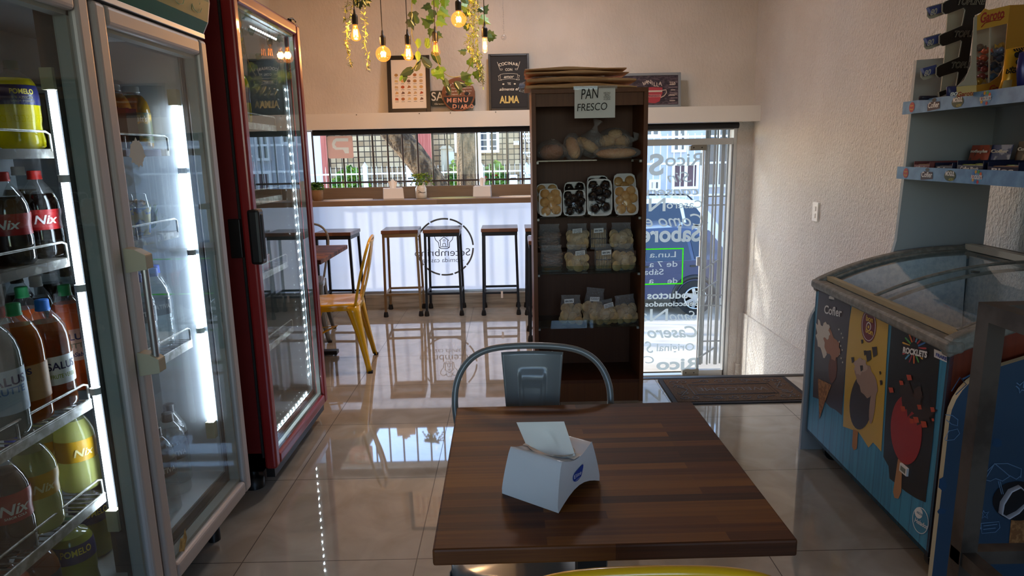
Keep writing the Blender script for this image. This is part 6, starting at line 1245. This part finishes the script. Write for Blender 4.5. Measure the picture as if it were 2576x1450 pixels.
poly6(b,ell(150,300,22,85,22,-12,.25,1),CRE,-.0014); poly6(b,ell(190,310,30,70,22,-10,.25,2),CAR,-.0016); poly6(b,ell(165,262,28,40,22,0,.35,3),CRE,-.0018); poly6(b,ell(205,440,22,70,20,0,.1,4),M('poster_mocha','#6d4236',.5),-.0018); poly6(b,ell(215,350,24,50,20,0,.25,6),CRE if False else CAR,-.002); poly6(b,[(133,488),(198,520),(165,610),(140,688)],WAF,-.002)
for k in range(9): poly6(b,ell(235+8*(k%3)+4*k%5,250+20*k,3,5,8),CRE,-.002)
txt6(b,'Cofler',160,170,(246,190),58,PWH,.02); poly6(b,ell(199,100,13,12,14),M('poster_ink2','#191418',.5),-.0015); poly6(b,[(186,90),(199,80),(212,97),(212,106),(186,100)],PWH,-.0016); b.build('poster_cone',fz_,world=False)
b=MB(); poly6(b,[(300,112),(478,185),(465,400),(455,600),(440,845),(415,815),(400,800),(378,825),(340,765),(330,750),(254,722),(262,520),(278,260)],YEL)
poly6(b,[(304,735),(328,745),(322,830),(308,838),(298,820)],STI,-.0015); poly6(b,ell(346,600,58,138,30,6),DCH,-.0018); poly6(b,ell(398,620,14,90,20,6),BEI,-.0019); poly6(b,ell(365,490,45,95,24,-20,.14,5),BEI,-.002); poly6(b,ell(340,430,30,40,20,0,.3,6),M('poster_rose','#b39a8c',.5),-.0022)
for (x,y,s) in ((378,380,26),(408,360,24),(348,310,10),(302,400,14),(345,440,14),(436,462,8),(440,510,12),(362,365,12)): poly6(b,[(x-s*.5,y-s),(x+s*.5,y-s*1.1),(x+s*.6,y+s*.5),(x-s*.2,y+s*1.1)],DCH,-.0024)
poly6(b,ell(380,232,37,82,32),MAR,-.0015); poly6(b,ell(380,232,33,74,32),PWH,-.0016); poly6(b,ell(380,232,31,71,32),MAR,-.0018)
txt6(b,'bon',364,205,(398,218),38,M('poster_gold','#d8b04a',.5),.04); txt6(b,'bon',362,262,(397,280),38,MATS['poster_gold'],.04); poly6(b,ell(380,236,12,22,16),PWH,-.0022); poly6(b,ell(380,236,9,17,16),MAR,-.0024); poly6(b,ell(380,238,4,8,12),MATS['poster_gold'],-.0026); b.build('poster_chocolate',fz_,world=False)
b=MB(); poly6(b,[(492,208),(730,310),(715,500),(690,800),(655,1092),(610,1072),(560,1040),(480,975),(475,915),(450,870),(455,760),(475,420)],PBK)
poly6(b,[(522,880),(543,890),(538,1040),(524,1074),(505,1070),(498,1040),(512,950)],STI,-.0015); poly6(b,ell(563,740,76,168,34,-2),PRD,-.0018); poly6(b,ell(590,600,50,60,20,0,.35,8),DCH,-.002); poly6(b,ell(640,660,60,46,20,0,.4,9),DCH,-.0021); poly6(b,ell(560,550,34,50,18,0,.4,10),DCH,-.0021); poly6(b,ell(620,560,22,30,14,0,.2,10),M('poster_cocoa','#3d2620',.5),-.0023)
for (x,y,s) in ((578,484,14),(490,545,13),(540,510,11),(548,636,13),(628,628,12),(692,640,12),(612,690,15),(650,712,16),(590,696,12),(694,690,7)): poly6(b,[(x-s,y-s),(x+s*.6,y-s*.9),(x+s,y+s*.9),(x-s*.5,y+s)],PRO,-.0025)
cols=['#c23a3a','#3a78c2','#d8a02c','#4a9a4a','#d86a2c','#8a2a3a','#5aa0c8']
for k in range(16): a=k*PI/8; m=M('burst_%d'%(k%7),cols[k%7],.4); poly6(b,[(600+22*cos(a-.15),342+32*sin(a-.15)),(600+58*cos(a-.06),342+72*sin(a-.06)),(600+62*cos(a),342+76*sin(a)),(600+58*cos(a+.06),342+72*sin(a+.06)),(600+22*cos(a+.15),342+32*sin(a+.15))],m,-.0016)
poly6(b,[(540,318),(665,352),(662,392),(540,362)],M('poster_ink3','#20141c',.5),-.0018); txt6(b,'ROCKLETS',543,362,(662,388),40,PWH,.05); b.build('poster_red_lolly',fz_,world=False)
b=MB(); poly6(b,[(698,345),(760,370),(760,411),(698,384)],PWH,-.0015); txt6(b,'FRARE',703,380,(756,403),24,M('sticker_blue','#2f3f9a',.5),.03); b.build('maker_sticker',fz_,world=False)
b=MB(); yy,zz=PF(*c6(556,932)); b.box((-.008,yy-.022,zz-.014),(0,yy+.022,zz+.014),PWH); b.box((-.0088,yy-.015,zz-.008),(-.0078,yy+.015,zz+.008),M('lcd','#6f776f',.3)); b.build('thermometer',fz_,world=False,bev=.002)
b=MB(); poly6(b,ell(632,1180,39,66,30,-8),PWH,-.0015); poly6(b,ell(632,1180,36,62,30,-8),M('logo_blue','#3a87a8',.4),-.0018); poly6(b,ell(624,1143,19,28,20,-10),PWH,-.002); txt6(b,'ARCOR',610,1142,(640,1160),16,MATS['logo_blue'],.02); txt6(b,'Helados',600,1185,(664,1225),34,PWH,.02,sh=.2); b.build('brand_oval',fz_,world=False)
# end wings and candy display standing on / behind the freezer
cd=thing('candy_display','grey and blue candy display stand built round the freezer ends','display stand',tuple(FM@Vector((.36,0,0))),FA); CI=wmat(cd).inverted()@FM
WG=M('wing_grey','#a3a7a8',.45); WBL=M('wing_blue','#2c465f',.4); WCR=M('wing_edge','#c3b898',.5)
wp=[(-.012,0),(-.012,.57)]+[(-.012+.16*(1-cos(R(a))),.57+.17*sin(R(a))) for a in range(12,80,11)]+[(.21,.768),(.275,.80),(.315,.86),(.335,.96),(.345,1.30),(.350,1.70),(.70,1.72),(.70,0)]
def wing(nm,y0,y1,mi,mo):
    b=MB(); n=len(wp); vs=[CI@Vector((x,y0,z)) for x,z in wp]+[CI@Vector((x,y1,z)) for x,z in wp]
    b.add(vs,[tuple(range(n))],mi); b.add(vs,[tuple(range(2*n-1,n-1,-1))],mo); b.add(vs,[(i,(i+1)%n,n+(i+1)%n,n+i) for i in range(n)],WCR if y0<0 else WG); return b.build(nm,cd,world=False)
wf=wing('end_wing',HL+.025,HL+.045,WG,WG); wn=wing('end_wing',-HL-.05,-HL-.03,WBL,WBL)
b=MB(); vs=[CI@Vector(v) for v in ((.69,-HL-.03,1.22),(.69,HL+.025,1.22),(.69,HL+.025,1.72),(.69,-HL-.03,1.72))]; b.add(vs,[(0,1,2,3)],WG); b.build('back_panel',cd,world=False,solid=.006)
# doodles and lettering on the near wing
b=MB(); DOD=M('doodle_blue','#6f93b8',.5); DDK=M('doodle_navy','#22476b',.5); yw=-HL-.0515
def PW_(x,y):
    d=RT*(x-1288)+UP*(725-y)+FW*F; o=FI@Vector((0,0,CZ)); q=FI.to_3x3()@d; t=(yw-o.y)/q.y; return o+q*t
def c7(x,y): return x/2.3+2300,y/2.3016+820
def dl(pts,r=.0014,m=DOD): b=MB(); b.tube([CI@PW_(*c7(x,y)) for x,y in pts],r,m,4); b.build('doodle',wn,world=False)
def dl_(pts,r=.0014,m=DOD): b.tube([CI@PW_(*c7(x,y)) for x,y in pts],r,m,4)
dl([(375,915),(395,870),(465,800),(540,798),(620,830),(615,880)]); dl([(375,915),(400,890),(440,900),(470,885),(510,900),(555,870),(590,890),(615,870)]); dl([(465,798),(410,890)]); dl([(465,798),(550,870)]); dl([(485,900),(505,975)]); dl([(495,900),(515,975)])
dl([(400,1070),(408,1085),(430,1078),(418,1095),(425,1118),(408,1105),(392,1115),(398,1092),(390,1078),(400,1080),(400,1070)]); dl([(385,1145),(490,1135),(495,1170),(470,1195),(390,1203),(385,1145)]); dl([(400,1160),(480,1150)]); dl([(400,1180),(470,1172)]); dl([(350,1178),(385,1172)],.004)
dl([(180,515),(220,520),(252,545),(250,580),(215,570),(185,545)],.0012); dl([(175,660),(200,610),(250,598),(262,625),(230,660),(180,665)],.0012); dl([(215,380),(265,300),(302,340),(240,400)],.0016,DDK); dl([(280,310),(325,285)],.003,DDK); dl([(590,330),(610,345),(635,320),(630,355),(650,375),(620,372),(608,390),(606,365),(590,350)],.002)
def blob7(x,y,rx,ry,m,seed): pts=ell(x,y,rx,ry,16,0,.15,seed); b=MB(); b.add([CI@PW_(*c7(u,v)) for u,v in pts],[tuple(range(16))],m); b.build('doodle',wn,world=False)
blob7(480,678,28,28,DDK,1); blob7(465,225,28,30,DDK,2); blob7(165,920,25,40,DDK,3); blob7(160,1075,25,18,DDK,4)

b=MB(); CBK=M('logo_black','#120f14',.4); CWT=M('logo_white','#c9c9d2',.4)
def w7(x,y,dy): q=PW_(*c7(x,y)); q.y-=dy; return CI@q
b.add([w7(600+145*cos(t)*(1.02),1015+112*sin(t)*1.02,.0005) for t in [2*PI*i/30 for i in range(30)]],[tuple(range(30))],CBK)
b.tube([w7(640,960,.003),w7(600,925,.003),w7(545,950,.003),w7(500,1020,.003),w7(490,1080,.003),w7(530,1105,.003),w7(590,1075,.003),w7(640,1030,.003)],[.010,.013,.014,.015,.015,.014,.011,.006],CWT,8,flat=.2)
b.add([w7(x,y,.0004) for x,y in ((560,1115),(640,1100),(680,1290),(545,1290))],[(0,1,2,3)],WAF); b.build('logo',wn,world=False)
# shelves with printed price strips
STRB=M('strip_blue','#6f9cc4',.45,noise=(25,'#5f8ab4',.4,.6)); RDO=M('oval_red','#b03a38',.5)
for zt in (1.535,1.273):
    b=MB(); vs=[(.32,-HL-.03,zt-.03),(.69,HL+.025,zt-.015)]; bb=MB(); bb.box(vs[0],vs[1],WG); bb.v=[CI@v for v in bb.v]; sh=bb.build('shelf',cd,world=False)
    b.box((.310,-HL-.03,zt-.050),(.318,HL+.024,zt),STRB); ox=.3085
    def tx(s,y,z,h,m,w,bo=.02,shr=0): b.text(s,(ox,y,zt+z),(0,-1,0),(0,0,1),h,m,bo,shr,'c',0,w)
    def ov(y,z,rx,rz,m,o=0): b.add([(ox+.0006+o,y+rx*cos(t),zt+z+rz*sin(t)) for t in [2*PI*i/20 for i in range(20)]],[tuple(range(20))],m)
    ov(.44,-.025,.020,.020,RDO); tx('bon',.44,-.022,.010,MATS['poster_gold'],.022); tx('bon',.44,-.036,.010,MATS['poster_gold'],.022)
    ov(.285,-.008,.014,.007,CBK); b.add([(ox+.0004,.285+a,zt-.034+c) for a,c in ((-.042,-.008),(.040,-.014),(.043,.012),(.02,.020),(-.038,.018))],[tuple(range(5))],M('logo_plum','#3a2230',.5)); tx('Cofler',.285,-.036,.028,PWH,.074,.02)
    ov(.135,-.026,.036,.020,M('logo_moss','#3d4a2c',.5)); tx('MOGUL',.135,-.026,.022,PWH,.056,.04); tx('ACIDO',.125,-.043,.012,M('logo_lime','#b9b04a',.5),.03,.02)
    for k in range(10): a=k*PI/5; ov(-.02+.024*cos(a),-.025+.018*sin(a),.006,.006,M('burst_%d'%(k%7),cols[k%7],.4))
    tx('ROCKLETS',-.02,-.032,.018,PWH,.06,.04)
    b.v=[CI@v for v in b.v]; b.build('price_strip',sh,world=False)
# ---- goods on the upper shelf
ZU=1.522
def c3(x,y): return x/5.1786+2240,y/5.1786
TBK=M('rack_black','#0d0b0e',.35); TGY=M('rack_grey','#a3a294',.5); TBL=M('pack_blue','#3c4a86',.3)
YT=2.66; tr_=thing('gum_rack','black and grey chewing gum rack on the upper candy shelf','rack',(P(*c3(860,1250),Y=YT).x,YT,ZU))
comb=[(1260,-160),(1245,0),(1225,140),(1100,200),(1050,600),(1000,950),(880,1110),(840,1180),(650,1260),(640,1200),(870,1115),(898,945),(880,932),(700,985),(640,1010),(608,975),(612,880),(650,850),(905,742),(942,540),(920,520),(740,585),(690,600),(648,565),(650,465),(690,440),(945,330),(985,130),(960,98),(760,175),(720,185),(686,150),(690,50),(730,15),(1000,-80),(1010,-160)]
def plate(pts,Y,dx,th,m,nm):
    b=MB(); q=[P(*c3(x+dx,y),Y=Y) for x,y in pts]; b.prism([(v.x,v.z) for v in q],lambda a,c,d:(a,d,max(c,ZU+.001)),Y,Y+th,m); return b.build(nm,tr_)
plate(comb,YT,0,.003,TBK,'front_plate'); plate(comb,YT+.003,-16,.003,TGY,'plate_edge')
b=MB(); b.prism([(P(*c3(x,y),Y=YT+.08).x,P(*c3(x,y),Y=YT+.08).z) for x,y in ((760,-160),(1000,-160),(980,900),(640,1250),(700,700))],lambda a,c,d:(a,d,max(c,ZU+.001)),YT+.075,YT+.08,TGY)
b.build('back_plate',tr_)
for k,(x,y) in enumerate(((870,60),(830,480),(790,885))):
    b=MB(); p=P(*c3(x,y),Y=YT-.004); b.text('TOPLINE' if k==0 else 'TOPLINE',p,(1,0,.28*0),(0,0,1),.030,M('gum_white','#b5b3a8',.5),.035,.25,'l',0,.105); b.text('TOPLINE',p+Vector((0,-.0006,0)),(1,0,0),(0,0,1),.030,TBK,.0,.25,'l',0,.105); b.build('lettering',tr_)
for k,(x,y) in enumerate(((590,120),(550,520),(510,915))):
    b=MB(); q=[P(*c3(x+dx,y+dy),Y=YT+.05) for dx,dy in ((-110,-30),(110,-90),(120,60),(-30,120),(-80,125),(-112,90))]; b.prism([(v.x,v.z) for v in q],XZ,YT+.05,YT+.053,TGY); b.build('side_plate',tr_)
    b=MB(); q=[P(*c3(x+dx,y+dy),Y=YT+.03) for dx,dy in ((-90,-25),(90,-75),(100,35),(-40,75))]; b.prism([(v.x,v.z) for v in q],XZ,YT+.03,YT+.048,TBL); b.text('80',(q[0].x+.008,YT+.0295,q[0].z-.03),(1,0,.25),(0,0,1),.03,M('gum_white','#b5b3a8',.5),.02,.2,'l',0,.025); o=b.build('gum_packet'); tag(o,'blue chewing gum packet on the '+('top','middle','lowest')[k]+' prong of the black gum rack','gum packet')
# yellow chocolate box with window
YG_=2.42; gb=thing('candy_box','yellow candy box with clear window on the upper candy shelf','candy box',(P(*c3(1300,1200),Y=YG_).x,YG_,ZU)); GY=M('box_yellow','#c39430',.5); GYD=M('box_ochre','#a8781c',.5); BXG=M('box_greyback','#a09a8c',.6); GRD=M('garoto_red','#9c2a22',.5)
def g3(pts,Y): 
    q=[P(*c3(x,y),Y=Y) for x,y in pts]; return [(v.x,max(v.z,ZU+.001)) for v in q]
b=MB(); b.prism(g3([(1110,200),(1140,200),(1180,170),(1230,110),(1280,130),(1560,65),(1530,305),(1120,400)],YG_),XZ,YG_,YG_+.003,GY); b.prism(g3([(860,1130),(1120,1105),(1120,1270),(860,1270)],YG_),XZ,YG_,YG_+.003,M('box_pale','#cdb478',.5)); b.prism(g3([(1120,1110),(1300,1080),(1420,990),(1490,850),(1500,700),(1560,65),(1760,55),(1760,1240),(1120,1270)],YG_),XZ,YG_+.003,YG_+.006,GYD); b.build('box_front',gb)
b=MB(); b.prism(g3([(1080,230),(1120,200),(1115,400),(1110,1000),(1120,1110),(860,1125),(960,1040),(1040,850),(1060,560)],YG_),XZ,YG_-.004,YG_-.001,BXG); b.prism(g3([(1110,390),(1760,200),(1760,1240),(1110,1250)],YG_+.10),XZ,YG_+.10,YG_+.103,BXG); b.build('box_back',gb)
b=MB(); b.prism(g3([(1118,395),(1530,300),(1500,700),(1490,850),(1420,990),(1300,1080),(1115,1110)],YG_),XZ,YG_+.001,YG_+.002,GLASS); b.prism(g3([(1290,360),(1310,355),(1290,1075),(1272,1080)],YG_),XZ,YG_-.001,YG_+.001,BXG); b.build('box_window',gb)
b=MB(); p=P(*c3(1170,300),Y=YG_-.001); p2=P(*c3(1480,225),Y=YG_-.001); b.text('Garoto',p,p2-p,(0,0,1),.044,GRD,.03,.1,'l',0,(p2-p).length); b.tube([P(*c3(x,y),Y=YG_-.001) for x,y in ((1185,355),(1230,300),(1330,270),(1430,260),(1480,215))],.0035,GRD,5,flat=.4)
p=P(*c3(868,1262),Y=YG_-.001); b.text('Garoto',p,(1,0,.08),(0,0,1),.022,GRD,.02,.1,'l',0,.062); p=P(*c3(1285,1200),Y=YG_-.001); b.text('Garoto',p,(1,0,.05),(0,0,1),.032,GRD,.02,.1,'l',0,.085); b.build('lettering',gb)
cn=[(1150,1060,'#8a6a1c'),(1190,1000,'#6e2a28'),(1230,900,'#7a2a2c'),(1180,830,'#4a1a1e'),(1210,760,'#a8482c'),(1240,660,'#b05030'),(1160,620,'#5a4a40'),(1400,900,'#2c5a8a'),(1340,1000,'#3a6a9a'),(1430,760,'#2c3a5a'),(1380,700,'#4a5a72'),(1450,600,'#b99a3a'),(1440,660,'#5a6a8a'),(1350,850,'#24344c')]
for k,(x,y,c_) in enumerate(cn):
    p=P(*c3(x,y),Y=YG_+.03+.02*(k%3)); b=MB(); b.ball(p,(.014,.012,.012),M('candy_%d'%k,c_,.25,.3),10,.1,k); 
    for s in (-1,1): b.add([p+Vector((s*.012,0,0)),p+Vector((s*.024,.003,.009)),p+Vector((s*.026,-.003,-.008))],[(0,1,2)],MATS['candy_%d'%k])
    tag(b.build('wrapped_candy'),'wrapped candy inside the window of the yellow candy box, '+('left heap' if x<1300 else 'right heap'),'candy','candies in the left half of yellow box' if x<1300 else 'candies in the right half of yellow box')
def pouch(lab,pts,Y,m,th,texts=(),extra=None,nm='snack_pouch'):
    q=[P(*c3(x,y),Y=Y) for x,y in pts]; b=MB(); n=len(q); cx=sum(v.x for v in q)/n; cz=sum(v.z for v in q)/n
    fr=[Vector((v.x,Y,max(v.z,ZU+.001))) for v in q]; inn=[Vector((cx+(v.x-cx)*.72,Y-th,cz+(v.z-cz)*.72)) for v in fr]; bk=[Vector((v.x,Y+.004,v.z)) for v in fr]
    b.add(fr+inn+bk,[(i,(i+1)%n,n+(i+1)%n,n+i) for i in range(n)]+[tuple(range(n,2*n))]+[(2*n+i,2*n+(i+1)%n,(i+1)%n,i) for i in range(n)],m,True)
    if extra: extra(b,Y-th-.001)
    for (s,x,y,h,w,tm) in texts: b.text(s,P(*c3(x,y),Y=Y-th-.001),(1,0,.06),(0,0,1),h,tm,.03,.1,'l',0,w)
    return tag(b.build(nm),lab,'candy bag')
POY=M('pouch_yellow','#d29a12',.3,.2); 
def ex1(b,Y):
    for k in range(5): b.prism([(P(*c3(x,y),Y=Y).x,P(*c3(x,y),Y=Y).z) for x,y in ((1600+32*k,640-6*k),(1618+32*k,635-6*k),(1640+32*k,668-6*k),(1622+32*k,672-6*k))],XZ,Y,Y+.001,CBK)
    for x,y in ((1650,715),(1700,690),(1670,810)): b.add([(P(*c3(x+38*cos(t),y+40*sin(t)),Y=Y).x,Y,P(*c3(x+38*cos(t),y+40*sin(t)),Y=Y).z) for t in [PI*i/5 for i in range(10)]],[tuple(range(10))],CBK)
    b.prism([(P(*c3(x,y),Y=Y).x,P(*c3(x,y),Y=Y).z) for x,y in ((1480,1050),(1590,1035),(1570,1180),(1440,1195))],XZ,Y,Y+.001,M('pouch_tan','#b09868',.5))
pouch('yellow candy pouch with black stripes leaning against the yellow box',[(1515,640),(1760,590),(1720,900),(1650,1180),(1400,1205),(1460,1040)],2.30,POY,.015,[('after',1545,910,.014,.03,CBK),('bloom',1500,960,.02,.07,CBK)],ex1)
pouch('purple and orange candy pouch at the right picture edge',[(1690,690),(1760,660),(1830,700),(1830,1150),(1660,1165),(1650,900)],2.22,M('pouch_purple','#2b2a6a',.3,.2,noise=(9,'#a8572c',.56,.62)),.012)
pouch('small navy box with white 80 mark by the candy box foot',[(735,1140),(760,1122),(860,1120),(862,1262),(735,1275)],2.40,M('box_navy','#2b3060',.4),.006,[('80',775,1250,.016,.026,PWH)],None,'gum_box')
pouch('low navy and black gum box on the shelf left of the gum rack',[(375,1265),(385,1250),(600,1245),(640,1275),(640,1300),(375,1305)],2.70,M('box_ink','#1c2038',.4),.01,[],None,'gum_box')
# ---- goods on the lower shelf: open boxes
ZW=1.2585
def c8(x,y): return x/7.902+2250,y/7.9+360
def open_box(lab,x,_unused,w,dep,hb,hc,mb,mlid,txt,rz,items,im,tm=PWH):
    """display carton: low tray with a raised lid card; local x along the shelf front (towards the camera), y into the shelf"""
    p=FM@Vector((.34,x,0)); t=thing('candy_carton',lab,'candy box',(p.x,p.y,ZW+.0008),FA-PI/2+R(rz)); b=MB()
    b.box((-w/2,0,0),(w/2,dep,.003),mb); b.box((-w/2,0,0),(w/2,.003,hb),mb); b.box((-w/2,0,0),(-w/2+.003,dep,hb*1.6),mb); b.box((w/2-.003,0,0),(w/2,dep,hb*1.6),mb); b.build('tray',t,world=False)
    b=MB(); b.add([(-w/2,dep,hb),(w/2,dep,hb),(w/2,dep+.012,hc),(-w/2,dep+.012,hc)],[(0,1,2,3)],mlid); b.text(txt,(0,dep-.0+.008*.5-.002,hc*.70),(1,0,0),(0,.12,1),.016,tm,.03,0,'c',0,w*.85); b.build('lid_card',t,world=False,solid=.002)
    b=MB(); b.text(txt,(0,-.001,hb*.3),(1,0,0),(0,0,1),hb*.7,tm,.03,0,'c',0,w*.7); b.build('lettering',t,world=False)
    for k in range(items): b=MB(); b.box((-w/2+.008,.012+k*(dep-.02)/items,.004),(w/2-.008,.012+(k+.8)*(dep-.02)/items,hb*1.1+.002*(k%2)),im[k%len(im)]); b.build('candy_bar',t,world=False,bev=.003)
    return t
BRR=M('carton_darkred','#6e2420',.5); BTAN=M('carton_board','#8a6a48',.7); BK1=M('carton_black','#18161a',.5); BNV=M('carton_navy','#161c3a',.4); BLUP=M('carton_blueprint','#3a4f8a',.4,noise=(22,'#a9b6d8',.52,.6)); GRN2=M('mogul_green','#8f9a1e',.35,noise=(30,'#3d4a1a',.5,.58)); CHP=M('carton_orange','#a8482c',.5,noise=(24,'#2b2622',.55,.62))
open_box('dark red open carton of chewing candy at the far end of lower candy shelf',.385,0,.155,.20,.022,.095,BRR,CHP,'rothoplus',-8,6,[BTAN,BRR,BK1])
open_box('navy open carton with blue printed lid on the lower candy shelf',.235,0,.13,.19,.020,.095,BNV,BLUP,'Cofler',-4,5,[BK1,BRR])
open_box('carton of yellow-green gummy packs on the lower candy shelf',.075,0,.15,.20,.026,.105,BNV,M('carton_choclid','#3a2f2a',.5,noise=(20,'#8a7a6a',.55,.62)),'Cofler Block',0,4,[GRN2])
open_box('navy carton with raised dark lid at the right end of lower candy shelf',-.10,0,.14,.20,.024,.10,BNV,BNV,'Bloc',4,4,[BTAN,GRN2])
# ================================================================ METAL STAND (right foreground)
SB=M('raw_steel','#5c534c',.4,.6,noise=(14,'#453c36',.4,.6)); YS_=1.05; p0=P(2475,786,Y=YS_); x0=P(2458,1100,Y=YS_).x; zt=p0.z; ms=thing('metal_stand','brown steel tube stand without a top in the right foreground','stand',(x0+.27,.80,0)); W3=.028
for nm,a,c in (('post',(x0,YS_,0),(x0,YS_,zt-W3/2)),('post',(x0+.5,YS_,0),(x0+.5,YS_,zt-W3/2)),('post',(x0,YS_-.5,0),(x0,YS_-.5,zt-W3/2)),('post',(x0+.5,YS_-.5,0),(x0+.5,YS_-.5,zt-W3/2))): b=MB(); b.beam(a,c,W3,W3,SB,up=(0,1,0)); b.build(nm,ms)
zl_=P(2500,1394,Y=YS_).z
for z in (zt,zl_):
    for a,c in (((x0-W3/2,YS_,z),(x0+.5+W3/2,YS_,z)),((x0-W3/2,YS_-.5,z),(x0+.5+W3/2,YS_-.5,z)),((x0,YS_-.5+W3/2,z),(x0,YS_-W3/2,z)),((x0+.5,YS_-.5+W3/2,z),(x0+.5,YS_-W3/2,z))): b=MB(); w_=W3 if z==zt else W3-.004; b.beam(a,c,w_,w_,SB,up=(0,0,1)); b.build('rail',ms)
# ================================================================ LIGHT
sun=bpy.data.lights.new('sun','SUN'); sun.energy=SUN_E; sun.angle=R(1.2); sun.color=(1,.93,.82); o=bpy.data.objects.new('sun',sun); COL.objects.link(o)
d=Vector((.80,-.40,-.50)).normalized(); o.rotation_euler=d.to_track_quat('-Z','Y').to_euler(); o.location=(-6,14,9)
w=bpy.data.worlds.new('World'); S.world=w; w.use_nodes=True; N=w.node_tree.nodes; L=w.node_tree.links; bg=N['Background']
sk=N.new('ShaderNodeTexSky'); sk.sky_type='NISHITA'; sk.sun_disc=False; sk.sun_elevation=R(32); sk.sun_rotation=R(-60); sk.air_density=1.0; sk.dust_density=.6; sk.ozone_density=2
L.new(sk.outputs[0],bg.inputs[0]); bg.inputs[1].default_value=SKY_E
# skylight portals in the openings
for nm,loc,rot,sx,sy in (('portal_window',(-.6,6.12,.82),(R(90),0,0),2.5,1.5),('portal_door',(1.3,6.12,.4),(R(90),0,0),1.4,2.2),('portal_rear',(-.1,YB-.2,1.6),(R(-90),0,0),2.8,1.4)):
    l=bpy.data.lights.new(nm,'AREA'); l.shape='RECTANGLE'; l.size=sx; l.size_y=sy; l.cycles.is_portal=True; o=bpy.data.objects.new(nm,l); COL.objects.link(o); o.location=loc; o.rotation_euler=(-rot[0],0,0)
# added fill lamp out of view, shaped as a round ceiling fitting
for x,y in ((.2,4.7),):
    t=thing('fill_lamp','added round white fill lamp out of view above the room','fill lamp',(x,y,ZC)); b=MB(); b.lathe([(.20,0),(.205,-.03),(.19,-.05),(.17,-.05)],WHITE,(x,y,ZC),40); b.build('housing',t); b=MB(); b.lathe([(.17,-.05),(.15,-.062),(.08,-.07),(0,-.072)],emis('fill_lamp_diffuser','#f6f6ff',FILL_LAMP_E*3.3),(x,y,ZC),40); b.build('diffuser',t)
S.view_settings.view_transform='Standard'; S.view_settings.look='None'; S.view_settings.exposure=EXPO; S.view_settings.gamma=1
S.cycles.max_bounces=9; S.cycles.adaptive_threshold=.02; S.cycles.transparent_max_bounces=24; S.cycles.diffuse_bounces=5; S.cycles.glossy_bounces=5; S.cycles.sample_clamp_indirect=8; S.cycles.use_denoising=True
bpy.context.view_layer.update()
